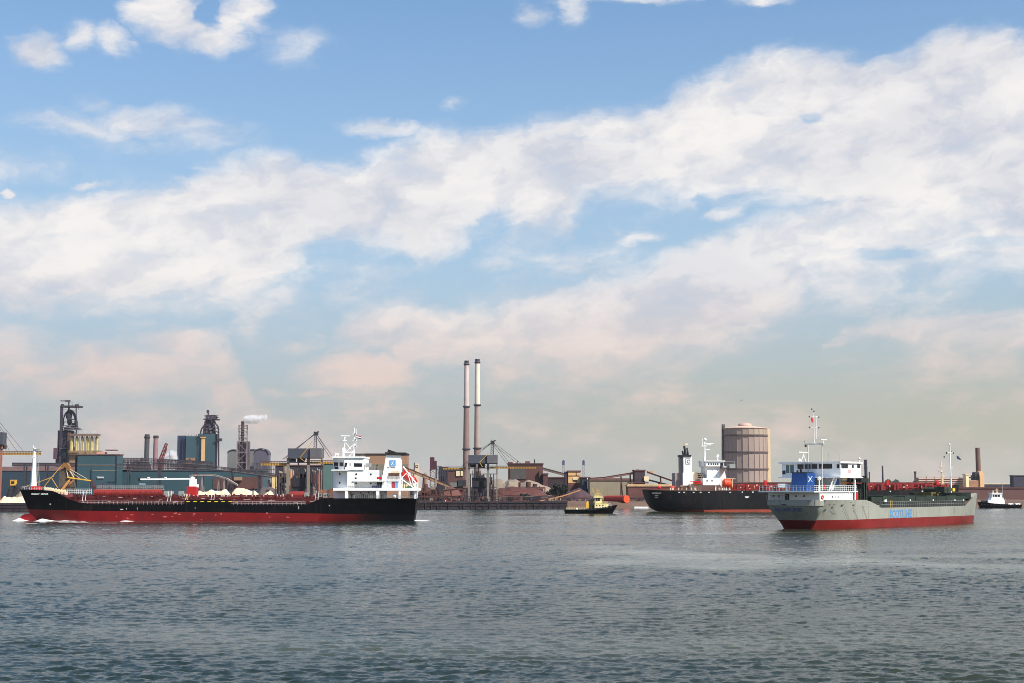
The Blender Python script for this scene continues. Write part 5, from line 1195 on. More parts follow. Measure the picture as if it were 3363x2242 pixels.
def stoves():
    f = Frame(276, 1640); r = root('hot_stoves', f, 'row of six yellow stove cylinders beside the dark blast furnace', 'stoves')
    SY = mat('stove_yellow', (214, 200, 128), .7, var=.14, dirt=(150, 104, 88), dk=.55, scale=.12, streak=.4)
    for x in (235, 252.5, 270, 286, 301.5, 317.5):
        q = MB(f); q.c(x, 10.5, 1437, 1482, 0, n=14); q.c(x, 8, 1432, 1437, 0, w1=4, n=14); q.build('stove', SY, r, smooth=True)
    q = MB(f); q.b(229, 322, 1424, 1431, -5, 5); q.b(229, 322, 1434, 1435, -4, 4); q.build('top_gallery', mat('stove_gallery', (152, 122, 104), .8, var=.25, dirt=(96, 70, 70), dk=.5, scale=.3), r)
    for x in (227, 243.5, 261.5, 278, 294, 309.5, 325):
        q = MB(f); q.l(x, 1424, x, 1484, 1.6, -4); q.build('pillar', mat('stove_steel', (110, 86, 92), .8, var=.2), r)
    q = MB(f); q.b(225, 325, 1479, 1492, -6, 8); q.b(228, 262, 1492, 1520, -2, 8); q.b(283, 299, 1480, 1493, -8, -5); q.b(225, 260, 1484, 1486, -7, -5); q.build('base_building', mat('stove_base', (168, 140, 104), .8, var=.25, dirt=(104, 78, 72), dk=.6, scale=.2), r)
    q = MB(f); q.bz(226, 262, 1490, GZ, 2, 10); q.build('base_frame', mat('stove_base_dark', (120, 100, 96), .8, var=.3, scale=.2), r)
stoves()
def furnace_two():
    f = Frame(690, 1660); r = root('blast_furnace', f, 'dark blast furnace top rising out of tall teal clad towers', 'blast furnace')
    q = MB(f); q.bz(611, 650, 1432, GZ, 0, 12); q.build('tower', TEAL, r)
    q = MB(f); q.bz(583, 611, 1430, GZ, 6, 12); q.bz(600, 609, 1435, GZ, 3, 6); q.build('tower', mat('teal_shaded', (44, 66, 104), .7, var=.15, rib=('X', .25, .5)), r)  # darker blue paints in the shading on the tower's left part
    q = MB(f); q.bz(650, 706, 1424, GZ, -1, 10); q.build('tower', TEAL, r)
    q = MB(f); q.b(661, 671, 1436, 1514, -4, -1); q.b(658, 674, 1434, 1437, -5, -1); q.build('lift_shaft', mat('lift_cream', (222, 180, 128), .7, var=.05), r)
    q = MB(f); q.b(611, 636, 1503, 1514, -6, 0); q.build('annex', mat('annex_tan', (178, 138, 104), .8), r)
    q = MB(f); q.c(683, 9, 1346, 1356, 8, n=8); q.c(684, 5, 1354, 1364, 8, n=8); q.b(668, 712, 1374, 1378, 0, 18); q.b(675, 706, 1362, 1376, 2, 14); q.b(700, 714, 1368, 1372, 4, 10); q.c(690, 34, 1378, 1398, 8, w1=24, n=14); q.c(690, 38, 1398, 1426, 8, w1=34, n=14); q.build('furnace_top', FURN, r)
    q = MB(f)
    for pts in ([(677, 1380), (671, 1396), (662, 1408), (659, 1420), (657, 1434)], [(680, 1390), (670, 1404), (667, 1430)], [(704, 1380), (709, 1392), (717, 1402), (718, 1430), (718, 1530)]):
        for a, b in zip(pts[:-1], pts[1:]): q.l(*a, *b, 5, 0, n=8)
    q.b(648, 672, 1431, 1436, -2, 6); q.build('gas_pipes', mat('downcomer_plum', (66, 48, 66)), r)
    q = MB(f); q.b(712, 726, 1439, 1448, -2, 5); q.b(704, 712, 1447, 1450, -3, 3)
    q.bz(706, 712, 1425, GZ, 2, 8); q.build('side_gallery', FURN, r)
    q = MB(f); rng = random.Random(2)
    for i in range(30): x = rng.uniform(668, 712); y = rng.uniform(1362, 1420); q.b(x, x + rng.uniform(1.5, 5), y, y + rng.uniform(1.5, 6), rng.uniform(-3, 1), 8)
    q.build('plant_equipment', mat('platform_mauve', (120, 112, 124)), r)
    q = MB(f)
    for x in (640, 646, 628, 620): q.c(x, 2, 1427, 1433, 8, n=6)
    q.build('roof_vents', FURN, r)
furnace_two()

# ------------------------------------------------------------------ chimneys
MATK = 1.0
BR = mat('chimney_brown', (128, 106, 98), .85, var=.12, dirt=(120, 82, 80), dk=.5, scale=.05, streak=.3)
MATK = 1.0
chimney('tall chimney with pale upper half and brown foot, left one of the twin pair', 1625, 1531, 1187, 24, 14.5, None, rings=((1197, 19.5, 0), (1336, 24, 0), (1476, 27, 0)), cap=(1184, 1195, 14.5),
        mats=[(1187, None, mat('chimney_pale', (196, 182, 176), .85, var=.1, dirt=(168, 132, 136), dk=.5, scale=.06)), (1336, None, BR)])
chimney('tall chimney with cream upper half, slightly taller right one of the twin pair', 1660, 1567, 1182, 24, 15, None, rings=((1191, 20, 0), (1331, 25, 0), (1473, 28, 0)), cap=(1179, 1190, 15),
        mats=[(1182, None, mat('chimney_cream', (222, 208, 190), .85, var=.08, dirt=(190, 164, 146), dk=.4, scale=.06)), (1331, None, mat('chimney_pinkish', (158, 142, 134), .85, var=.1, dirt=(134, 112, 106), dk=.4, scale=.05)), (1473, None, BR)])
MATK = .62
chimney('short dark grey chimney left of the pinkish one', 1500, 479, 1428, 16, 16, mat('chimney_grey', (84, 84, 92), .85, var=.15, scale=.1), rings=((1437, 20.5, 0),), cap=(1426, 1434, 15))
chimney('short pinkish chimney right of the dark grey one', 1520, 508, 1432, 17, 15, mat('chimney_rose', (176, 134, 138), .85, var=.12, dirt=(140, 104, 110), dk=.4, scale=.08), rings=((1437, 18, 0),), cap=(1430, 1436, 16))
chimney('dark slender stack just right of the coaster bridge', 1700, 2845, 1509, 10, 10, mat('stack_navy', (52, 48, 72), .85, var=.15, scale=.1), rings=((1537, 12, 0),))
chimney('thin dark stack on the skyline between two other stacks', 1750, 2900, 1529, 5.5, 5, mat('stack_navy', (52, 48, 72)))
chimney('small red brown stack beside the striped building', 1300, 3007, 1549, 8, 6, mat('stack_maroon', (112, 66, 68), .85, var=.2, scale=.2), rings=((1552, 8, 0),))
chimney('very small dark stack beside the dark slender stack', 1700, 2856, 1549, 4, 4, mat('stack_navy', (52, 48, 72)))
chimney('brown chimney standing on the beige plant at the right', 1200, 3215, 1470, 17, 15, mat('chimney_umber', (140, 106, 92), .85, var=.15, dirt=(104, 74, 68), dk=.5, scale=.1))
def steam_stack():
    f = Frame(797, 1400); r = root('steam_stack', f, 'dark chimney in a lattice frame with a white steam plume', 'chimney'); k = f.k()
    q = MB(f); q.c(796, 14, 1383, 1535, 0, w1=10, n=14); q.build('shaft', mat('stack_dark_red', (88, 62, 70), .85, var=.2, dirt=(60, 48, 60), dk=.5, scale=.15), r, smooth=True)
    q = MB(f); a, b = f.p(798, 1532, 0), f.p(798, 1450, 0); a.z = GZ; q.lattice(a, b, 32 * k, 32 * k, 5, .55); b2 = f.p(798, 1396, 0); q.lattice(b, b2, 26 * k, 26 * k, 5, .28); q.b(786, 812, 1484, 1486, -5.2, -4.8); q.build('lattice_frame', mat('lattice_pale', (160, 146, 150), .8, var=.15), r)
    q = MB(f); q.bz(778, 787, 1449, GZ, -3, 4); q.bz(808, 818, 1449, GZ, -3, 4); q.bz(786, 810, 1452, GZ, 0, 6); q.build('duct', mat('duct_mauve', (110, 94, 104), .8, var=.25, dirt=(80, 64, 76), dk=.5, scale=.2), r)
steam_stack()
def steam(px, py, wpx, hpx, Y, label, dens, seed, lobes):
    f = Frame(px, Y); k = f.k(); c = f.p(px, py, 0)
    m = bpy.data.materials.new('steam'); m.use_nodes = True; t = NT(m.node_tree); t.n.clear(); o = t.n.new('ShaderNodeOutputMaterial'); v = t.n.new('ShaderNodeVolumePrincipled')
    oc = t.n.new('ShaderNodeTexCoord').outputs['Object']
    w = t.v('SUBTRACT', t.noise(oc, .16 * 4 / (hpx * k / 4), 4, .6, 1), (.5, .5, .5)); P = t.v('ADD', oc, t.v('MULTIPLY', w, (hpx * k * .5,) * 3))
    d = None
    for lx, lz, lr in lobes:
        g = t.mr(t.v('LENGTH', t.v('SUBTRACT', P, (lx * wpx * k, 0, lz * hpx * k))), lr * hpx * k, lr * hpx * k * .45, 0, 1)
        d = g if d is None else t.m('MAXIMUM', d, g)
    n = t.mr(t.noise(oc, 1.6 / (hpx * k / 4), 4, .65), .35, .6)
    t.l.new(t.m('MULTIPLY', t.m('MULTIPLY', d, n), dens), v.inputs['Density']); v.inputs['Color'].default_value = (1, 1, 1, 1); v.inputs['Anisotropy'].default_value = 0.0
    v.inputs['Emission Strength'].default_value = 0
    t.l.new(v.outputs[0], o.inputs['Volume'])
    q = MB(); q.box(-wpx * k * .62, wpx * k * .62, -hpx * k * .6, hpx * k * .6, -hpx * k * .75, hpx * k * .75); ob = q.build('steam_plume', m); ob.location = f.o + Vector((0, 0, c.z)); tag(ob, label, 'steam', kind='stuff'); return ob
steam(835, 1377, 84, 34, 1400, 'white steam drifting right from the lattice framed chimney', .9, 1, [(-.42, -.12, .3), (-.3, .0, .5), (-.14, -.02, .56), (.02, .0, .5), (.18, .1, .4), (.36, .16, .34)])
steam(552, 1496, 62, 44, 1540, 'white steam cloud low beside the red jib crane', .8, 2, [(.2, .05, .42), (.0, -.12, .4), (-.28, -.3, .3), (.32, -.2, .3)])
steam(275, 1417, 90, 16, 1660, 'faint steam above the yellow stoves', .12, 3, [(-.3, -.1, .6), (0, 0, .5), (.3, -.1, .5)])

# ------------------------------------------------------------------ teal sheds and pipe bridges on the left
building('plant_building', 'tall teal clad building with pale horizontal stripe left of the long shed', 900, 255, 384, 1494, 14, TEAL, roofm=mat('roof_brown', (136, 106, 96), .8, var=.2),
         extra=[('stripe', CONC, (255, 384, 1525.5, 1528, -.2, .05)), ('stripe', CONC, (300, 384, 1543, 1545.5, -.2, .05)), ('downpipe', mat('downpipe_dark', (44, 60, 76), .6), (380, 383, 1494, 1610, -.5, 0)), ('downpipe', mat('downpipe_plum', (70, 60, 80), .6), (298, 301, 1540, 1610, -.5, 0)), ('stair_tower', DARK, (246, 256, 1492, 1600, 2, 12)),
                ('roof_plant', mat('pink_panel', (214, 160, 144), .7), (317, 343, 1484, 1494, 4, 10)), ('roof_plant', RUST, (345, 380, 1476, 1479, 4, 10))])
def wall_sign(word, Y, x0, x1, y, hpx, label, m=WHITE):
    f = Frame(x0, Y); q = MB(f); a, b = f.p(x0, y, 0), f.p(x1, y, 0); h = hpx * f.k() * 1.35
    q.text(word, h, a, (1, 0, 0), (0, 0, 1), .05, .02, sx=(b.x - a.x) / (len(word) * h * .62)); o = q.build('wall_sign', m); tag(o, label, 'sign'); return recentre(o)
wall_sign('TERMINAL', 899.4, 318, 343, 1570, 5.5, 'small white wall lettering on the tall teal building')
wall_sign('TERMINAL', 919.3, 455, 480, 1592, 5.5, 'small pale blue wall lettering on the long teal shed', mat('sign_blue', (190, 214, 240), .5))
building('long_shed', 'long low dark teal shed at the left behind the foremast', 980, -120, 246, 1546, 20, TEALD, roofm=mat('roof_rose', (150, 118, 116), .8, var=.15), extra=[('roof_ridge', mat('roof_rose', (150, 118, 116)), (-120, 246, 1532, 1546, 6, 18)), ('vent_strip', STEEL, (40, 246, 1520, 1531, 8, 16))])
building('long_shed', 'very long teal shed stretching right behind the tanker deck crane', 920, 385, 862, 1546, 22, TEAL, roofm=mat('roof_slate', (82, 84, 92), .8, var=.2), extra=[('brown_panel', BROWN, (745, 862, 1566, 1605, -.4, .05)), ('tan_hopper', BEIGE, (768, 792, 1566, 1577, -4, -.5)), ('panel', BLUEGREY, (642, 660, 1572, 1605, -.4, .05)), ('panel', BROWN, (700, 742, 1570, 1605, -.4, .05)), ('panel', CONC, (385, 432, 1540, 1546, -.4, 2))])
PB = mat('pipe_bridge_dark', (70, 62, 72), .85, var=.35, dirt=(120, 104, 104), dk=.4, scale=.2)
def pipe_bridge(label, Y, pts, w, legs, seed=0):
    f = Frame(pts[0][0], Y); r = root('pipe_bridge', f, label, 'pipe bridge'); k = f.k(); rng = random.Random(seed)
    for j in range(5):
        q = MB(f); off = (j - 2) * w / 5
        for a, b in zip(pts[:-1], pts[1:]): q.l(a[0], a[1] + off, b[0], b[1] + off, w / 5 * rng.uniform(.45, .8), rng.uniform(0, 4), n=6)
        q.build('pipe', [PB, STEEL, RUST, mat('pipe_pale', (150, 136, 130), .7, var=.2), PB][j], r)
    q = MB(f); 
    for a, b in zip(pts[:-1], pts[1:]):
        n = max(1, int((b[0] - a[0]) / 9))
        for i in range(n): x = a[0] + (b[0] - a[0]) * i / n; y = a[1] + (b[1] - a[1]) * i / n; q.l(x, y - w / 2, x, y + w / 2, 1.2, -.5); q.l(x, y - w / 2, x + 9, y + w / 2, .8, -.5)
        q.l(a[0], a[1] - w / 2, b[0], b[1] - w / 2, 1.2, -.5); q.l(a[0], a[1] + w / 2, b[0], b[1] + w / 2, 1.2, -.5)
    q.build('bridge_frame', STEEL, r)
    for x in legs:
        y = next(a[1] + (b[1] - a[1]) * (x - a[0]) / (b[0] - a[0]) for a, b in zip(pts[:-1], pts[1:]) if a[0] <= x <= b[0])
        q = MB(f); P = f.p(x, y, 0); q.tube((P.x, 0, GZ - .3), (P.x, 0, P.z), .5, n=4); q.tube((P.x, 5, GZ - .3), (P.x, 5, P.z), .5, n=4); q.build('trestle', STEEL, r)
    return r
pipe_bridge('dark pipe bridge running right above the long teal shed', 890, [(385, 1530), (560, 1531), (700, 1537), (790, 1547), (905, 1563)], 15, (420, 520, 640, 760, 850), 1)
pipe_bridge('low mauve pipe bridge above the shed at the left', 960, [(40, 1524), (246, 1525)], 10, (80, 150, 220), 2)
pipe_bridge('cluttered pipe rack behind the dark grey and pinkish chimneys', 1300, [(385, 1511), (470, 1512), (600, 1518), (700, 1524)], 16, (400, 450, 520, 600, 680), 3)
def coal_mass(): 
    heap('long dark coke heap behind the tall teal building', 1420, 440, 120, 1503, mat('coke_dark', (64, 56, 62), .95, var=.4, dirt=(96, 76, 76), dk=.5, scale=.15), depth=30, peaks=[(.15, .9), (.4, .95), (.65, 1), (.85, .9)])
    heap('dark heap at the foot of the teal furnace tower', 1400, 600, 90, 1508, mat('coke_dark', (64, 56, 62)), depth=30, peaks=[(.3, .9), (.6, 1)])
coal_mass()
for i, (x0, x1) in enumerate(((447, 460), (476, 489), (503, 517), (603, 616))):
    pass
conveyor('pale arched conveyor gallery above the tanker deck crane', 800, [(622, 1562), (650, 1559), (704, 1560), (742, 1571), (778, 1592)], 4, mat('conveyor_pale', (204, 188, 180), .7, var=.1), legs=(640, 664, 718, 736), legm=mat('trestle_pale', (170, 156, 150), .7))
# red jib crane by the steam
def jib():
    f = Frame(540, 1450); r = root('jib_crane', f, 'small dark red lattice jib crane beside the pinkish chimney', 'crane')
    q = MB(f); q.lattice(f.p(522, 1518, 0), f.p(547, 1456, 0), 2.2, 2.2, 10, .35); q.build('jib', mat('jib_red', (150, 60, 62), .7, var=.1), r)
    q = MB(f); q.lattice(f.p(530, 1518, 1), f.p(546, 1470, 1), 1.4, 1.4, 8, .3); q.l(547, 1456, 548, 1500, .8, 0); q.c(556, 1.4, 1485, 1520, 2); q.build('backstay', mat('jib_red', (150, 60, 62)), r)
    q = MB(f); q.b(516, 536, 1508, 1520, -2, 4); q.bz(518, 534, 1518, GZ, -2, 4); q.build('cab', mat('jib_red', (150, 60, 62)), r)
jib()
# grey domed sheds right of the teal towers
def domed(x0, x1, ytop, yside, Y, m, rm, label):
    f = Frame((x0 + x1) / 2, Y); r = root('vaulted_shed', f, label, 'shed'); a, b = f.p(x0, yside, 0), f.p(x1, yside, 0); zt = f.p(x0, ytop, 0).z; n = 10
    P = [(a.x, GZ - .3), (b.x, GZ - .3), (b.x, a.z)] + [((a.x + b.x) / 2 + (b.x - a.x) / 2 * math.cos(math.pi * i / n), a.z + (zt - a.z) * math.sin(math.pi * i / n)) for i in range(1, n)] + [(a.x, a.z)]
    q = MB(f); q.prism(P, 0, 14); q.build('wall', m, r)
    q = MB(f); R2 = [((a.x + b.x) / 2 + (b.x - a.x) / 2 * 1.03 * math.cos(math.pi * i / n), a.z + .5 + (zt - a.z) * 1.04 * math.sin(math.pi * i / n)) for i in range(n + 1)]
    for (p0, p1) in zip(R2[:-1], R2[1:]): q.hexa([(p0[0], -.8, p0[1] - .2), (p1[0], -.8, p1[1] - .2), (p1[0], 14.5, p1[1] - .2), (p0[0], 14.5, p0[1] - .2), (p0[0], -.8, p0[1] + .7), (p1[0], -.8, p1[1] + .7), (p1[0], 14.5, p1[1] + .7), (p0[0], 14.5, p0[1] + .7)])
    q.build('roof', rm, r); return r
domed(747, 790, 1479, 1490, 1450, GREYSHED, mat('vault_roof', (112, 108, 112), .8), 'pale grey vaulted shed left of the lattice framed chimney')
domed(812, 850, 1478, 1492, 1455, GREYSHED, mat('vault_roof', (112, 108, 112)), 'pale grey vaulted shed right of the lattice framed chimney')
domed(833, 881, 1476, 1494, 1430, mat('shed_mauve', (108, 104, 122), .8, var=.1), mat('vault_roof_dark', (84, 80, 96), .8), 'darker mauve vaulted shed farther right')
# silos between the crane legs
def silo(px, w, y0, Y, m, label, dome=True):
    f = Frame(px, Y); r = root('silo', f, label, 'silo', None); q = MB(f); q.c(px, w, y0 + 4, 1580, 0, n=18); k = f.k(); q.lathe([(w * k / 2, GZ - .3), (w * k / 2, f.p(px, 1579, 0).z)], n=18); q.build('shell', m, r, smooth=True)
    z = f.p(px, y0 + 4, 0).z; q = MB(f); q.lathe([(w * k / 2, z), (w * k * .3, z + 4 * k), (.1, z + 5 * k)], n=18); q.build('roof', CONC, r, smooth=True)
    q = MB(f); q.l(px - w * .3, y0 - 3, px - w * .3, y0 + 6, 2, 0); q.build('vent', CREAM, r)
silo(957, 17, 1541, 740, mat('silo_peach', (220, 164, 120), .7, var=.08, dirt=(170, 110, 84), dk=.3, scale=.2), 'peach silo seen between the left legs of the crane')
silo(1003, 11, 1541, 760, mat('silo_sand', (190, 160, 120), .7, var=.1), 'narrow sand coloured silo behind the crane middle leg')
silo(1046, 11, 1541, 752, mat('silo_rust', (190, 112, 82), .7, var=.15, dirt=(120, 70, 60), dk=.5, scale=.4), 'rust streaked silo nearest the tanker bridge')
silo(1031, 13, 1545, 748, mat('silo_brown', (134, 92, 84), .8, var=.2, dirt=(84, 58, 58), dk=.5, scale=.3), 'brown silo with pale vent beside the rust streaked silo')
silo(921, 14, 1548, 760, mat('silo_brick', (156, 110, 98), .8, var=.15, dirt=(100, 76, 76), dk=.4, scale=.3), 'brick coloured silo left of the crane')
building('plant_building', 'narrow bright cream block left of the crane', 780, 893, 903, 1563, 6, mat('cream_block', (236, 208, 150), .7))
building('plant_building', 'pale teal building between the crane and the tanker bridge', 800, 1062, 1096, 1523, 30, mat('pale_teal', (104, 136, 132), .7, var=.08, rib=('X', .4, .2)))
building('plant_building', 'dark mauve plant building filling the space behind the crane legs', 830, 905, 1062, 1530, 30, mat('mauve_dark', (64, 58, 72), .85, var=.3, dirt=(100, 78, 80), dk=.5, scale=.12), extra=[('dark_opening', DARK, (985, 1010, 1530, 1590, -.5, .05)), ('duct', RUST, (930, 938, 1540, 1600, -3, -1)), ('duct', RUST, (970, 976, 1536, 1600, -3, -1))])
building('storage_hall', 'broad tan hall with dark roof line behind the tanker bridge', 860, 1166, 1338, 1493, 12, mat('hall_tan', (190, 148, 118), .75, var=.06, dirt=(160, 120, 98), dk=.3, scale=.05), roofm=mat('roof_black', (58, 48, 50), .8),
         extra=[('lower_wall', mat('hall_greybeige', (150, 142, 126), .8, var=.08), (1166, 1340, 1524, 1600, -.6, .05)), ('post', RUST, (1203, 1205, 1493, 1524, -.8, 0)), ('post', RUST, (1238, 1240, 1524, 1600, -1, -.6)), ('post', RUST, (1180, 1182, 1493, 1600, -.9, -.5))])

# ------------------------------------------------------------------ centre of the far bank
conveyor('long tan covered conveyor sloping down right of the tanker stern', 760, [(1318, 1533), (1482, 1600)], 10, mat('conveyor_tan', (196, 156, 118), .75, var=.08, dirt=(150, 110, 90), dk=.4, scale=.2), legs=(1390, 1430), legm=RUST)
conveyor('low brown conveyor rising right toward the crane foot', 720, [(1368, 1630), (1420, 1617), (1500, 1606), (1540, 1603)], 4, mat('conveyor_umber', (158, 114, 92), .75, var=.1), legs=(1400, 1440, 1480, 1520), legm=RUST)
def sign_tower():
    f = Frame(1368, 1100); r = root('sign_tower', f, 'cream tower block with dark square sign right of the tanker funnel', 'tower')
    q = MB(f); q.bz(1361, 1375, 1521, GZ, 0, 6); q.bz(1351, 1362, 1541, GZ, 1, 8); q.build('wall', mat('tower_cream', (226, 206, 182), .7, var=.06), r)
    q = MB(f); q.b(1359, 1362, 1519, 1545, -1, 4); q.build('side_band', DARK, r)
    q = MB(f); q.b(1365, 1373, 1527, 1535, -.2, .05); s_ = q.build('sign', STEEL, r)
    q = MB(f); q.b(1367, 1371, 1529, 1533, -.4, -.15); q.build('sign_mark', CREAM, s_)
sign_tower()
silo(1397, 14, 1552, 1000, mat('silo_clay', (176, 140, 122), .8, var=.12), 'squat clay coloured silo below the tan conveyor')
def maroon_tower():
    f = Frame(1420, 1050); r = root('headhouse', f, 'narrow maroon headhouse raised on a pale lattice frame', 'tower')
    q = MB(f); q.b(1412, 1425, 1501, 1541, 0, 8); q.b(1424, 1433, 1513, 1541, 1, 8); q.build('wall', mat('maroon_wall', (88, 42, 60), .8, var=.15), r)
    q = MB(f); a = f.p(1422, 1600, 4); a.z = GZ; q.lattice(a, f.p(1422, 1541, 4), 4, 6, 6, .4); q.build('lattice_frame', mat('lattice_pale', (160, 146, 150)), r)
maroon_tower()
building('sinter_plant', 'brown plant block with cream panels left of the twin chimneys', 850, 1466, 1520, 1545, 30, BROWN, roofm=STEEL, extra=[('dark_side', mat('side_dark', (52, 44, 58), .85, var=.35, dirt=(96, 72, 76), dk=.5, scale=.3), (1443, 1467, 1532, 1598, 0, 24)), ('cream_panel', CREAM, (1498, 1510, 1546, 1563, -.6, 0)), ('cream_panel', CREAM, (1513, 1520, 1546, 1562, -.6, 0)), ('grey_panel', GREYSHED, (1477, 1500, 1584, 1599, -3, -1)), ('dark_side', mat('side_slate', (56, 62, 66), .85, var=.3, scale=.3), (1504, 1530, 1575, 1597, -3, 4))])
building('furnace_hall', 'brown hall with grey panel and roof turrets right of the crane', 880, 1668, 1783, 1525, 20, BROWN, roofm=mat('roof_maroon', (96, 58, 62), .8), extra=[('grey_panel', mat('panel_grey', (98, 94, 92), .8, var=.15, rib=('X', .5, .25)), (1674, 1728, 1538, 1573, -.5, .05)), ('turret', BROWN, (1668, 1684, 1517, 1526, 4, 12)), ('turret', mat('turret_rose', (150, 92, 88), .8), (1725, 1740, 1514, 1526, 4, 12)), ('flue', DARK, (1699, 1702, 1512, 1526, 2, 4)), ('flue', DARK, (1754, 1757.5, 1508, 1530, 2, 4)), ('tank', CREAM, (1687, 1697, 1518, 1525, 4, 8)), ('stair', RUST, (1771, 1774, 1545, 1585, -2, 0))])
building('plant_building', 'small maroon shed at the right foot of the brown hall', 870, 1784, 1799, 1558, 14, mat('maroon_shed', (110, 70, 70), .85, var=.3, dirt=(70, 48, 54), dk=.5, scale=.3))
conveyor('covered conveyor descending from the brown hall to the beige transfer house', 870, [(1782, 1539), (1858, 1559)], 8, mat('conveyor_greybrown', (140, 118, 108), .8, var=.15), legs=(), legm=RUST)
building('low_shed', 'long low dark shed under the descending conveyor', 900, 1800, 1866, 1570, 16, mat('low_shed_dark', (70, 54, 60), .85, var=.2))
building('transfer_house', 'beige transfer house on a brown brick base', 840, 1866, 1906, 1549, 14, mat('house_peach', (232, 184, 124), .7, var=.06), roofm=mat('roof_umber', (120, 84, 78), .8), extra=[('dark_side', mat('side_umber', (76, 58, 64), .85), (1855, 1866, 1548, 1590, .5, 12)), ('brick_base', mat('brick_base', (122, 76, 72), .9, var=.25, scale=.5), (1866, 1911, 1585, 1612, -.6, 12)), ('band', RUST, (1866, 1906, 1561, 1563, -.2, .05)), ('band', RUST, (1892, 1894, 1549, 1563, -.2, .05)), ('opening', DARK, (1882, 1895, 1576, 1581, -.2, .1)), ('sign_panel', CREAM, (1881, 1896, 1568, 1575, -.3, .05))])
building('plant_building', 'dark slate building with white pole left of the big beige shed', 820, 1911, 1937, 1570, 20, mat('slate_wall', (54, 64, 84), .8, var=.1), extra=[('pole', WHITE, (1928, 1930.5, 1569, 1604, -1.5, -1))])
building('storage_hall', 'wide beige grey storage shed behind the yellow tug', 800, 1937, 2078, 1578, 30, mat('hall_stone', (182, 170, 144), .85, var=.1, dirt=(122, 104, 92), dk=.5, scale=.08, streak=.4), roofm=mat('roof_rust', (130, 96, 88), .8, var=.2), extra=[('roof_slope', mat('roof_rust', (130, 96, 88)), (1937, 2070, 1570, 1578, 4, 28))])
conveyor('pinkish conveyor gallery climbing right over the storage shed roof', 780, [(1940, 1572), (1985, 1569), (2088, 1552)], 6, mat('gallery_pink', (172, 126, 116), .75, var=.12, dirt=(110, 78, 80), dk=.4, scale=.3), legs=(2040, 2070), legm=RUST)
building('transfer_house', 'dark transfer house with cream box at the top of the climbing conveyor', 775, 2084, 2118, 1547, 12, mat('transfer_dark', (76, 62, 70), .85, var=.3, dirt=(120, 92, 88), dk=.4, scale=.3), extra=[('cream_box', CREAM, (2115, 2131, 1564, 1578, -1, 5)), ('roof_cabin', RUST, (2092, 2098, 1541, 1547, 2, 5)), ('roof_cabin', RUST, (2106, 2110, 1542, 1547, 2, 5)), ('platform', RUST, (2065, 2130, 1583, 1587, -2, 8)), ('top_box', mat('box_peach', (206, 160, 110), .7), (2128, 2144, 1546, 1553, 1, 6))])
conveyor('open lattice conveyor descending toward the black tanker', 775, [(2128, 1551), (2215, 1581)], 4, RUST, legs=(2170,), legm=RUST)
conveyor('lower lattice conveyor descending behind the black tanker stern', 780, [(2115, 1572), (2215, 1597)], 3.5, STEEL, legs=(2165,), legm=STEEL)
building('brick_store', 'low red brick store with cream band behind the black tanker stern', 760, 2062, 2240, 1597, 12, mat('store_brick', (130, 84, 78), .9, var=.2, dirt=(90, 60, 62), dk=.4, scale=.3), roofm=mat('band_cream', (206, 172, 132), .8, var=.2), extra=[('cream_band', mat('band_cream', (206, 172, 132)), (2062, 2240, 1590, 1597, 1, 11))])
def water_tower(px, label):
    f = Frame(px, 1500); r = root('water_tower', f, label, 'water tower'); k = f.k(); q = MB(f); q.c(px, 9, 1513, 1527, 0, n=14); q.c(px, 5, 1510, 1513, 0, n=10); q.build('tank', mat('tank_lilac', (104, 106, 146), .7, var=.1), r)
    q = MB(f); a = f.p(px, 1580, 0); a.z = GZ; q.lattice(a, f.p(px, 1527, 0), 7 * k, 7 * k, 7, .2); q.build('lattice_frame', mat('tower_pale', (170, 168, 172), .8), r)
water_tower(1851, 'lilac tank on pale lattice legs above the descending conveyor'); water_tower(1917, 'lilac tank on pale lattice legs above the slate building')
def red_drum():
    f = Frame(2058, 697, -58); r = root('steel_drum', f, 'huge orange red cylinder lying on the bank beside the yellow tug', 'cylinder')
    a, b = f.p(2057, 1638.5, 0), f.p(1992, 1638.5, 0); R_ = 10.5 * f.k()
    q = MB(f); q.tube(a, b, R_, n=28, caps=False); q.build('shell', mat('drum_red', (196, 52, 34), .6, var=.12, dirt=(150, 60, 44), dk=.4, scale=.4), r, smooth=True)
    q = MB(f); q.tube(a, a + Vector((.25, 0, 0)), R_ * 1.02, n=28); q.build('end_plate', mat('drum_orange', (246, 84, 36), .55, var=.05), r)
    for u in (.2, .8):
        c = a.lerp(b, u); q = MB(f); q.box(c.x - .6, c.x + .6, -R_, R_, 1.2, c.z - R_ * .6); q.build('cradle', STEEL, r)
red_drum()
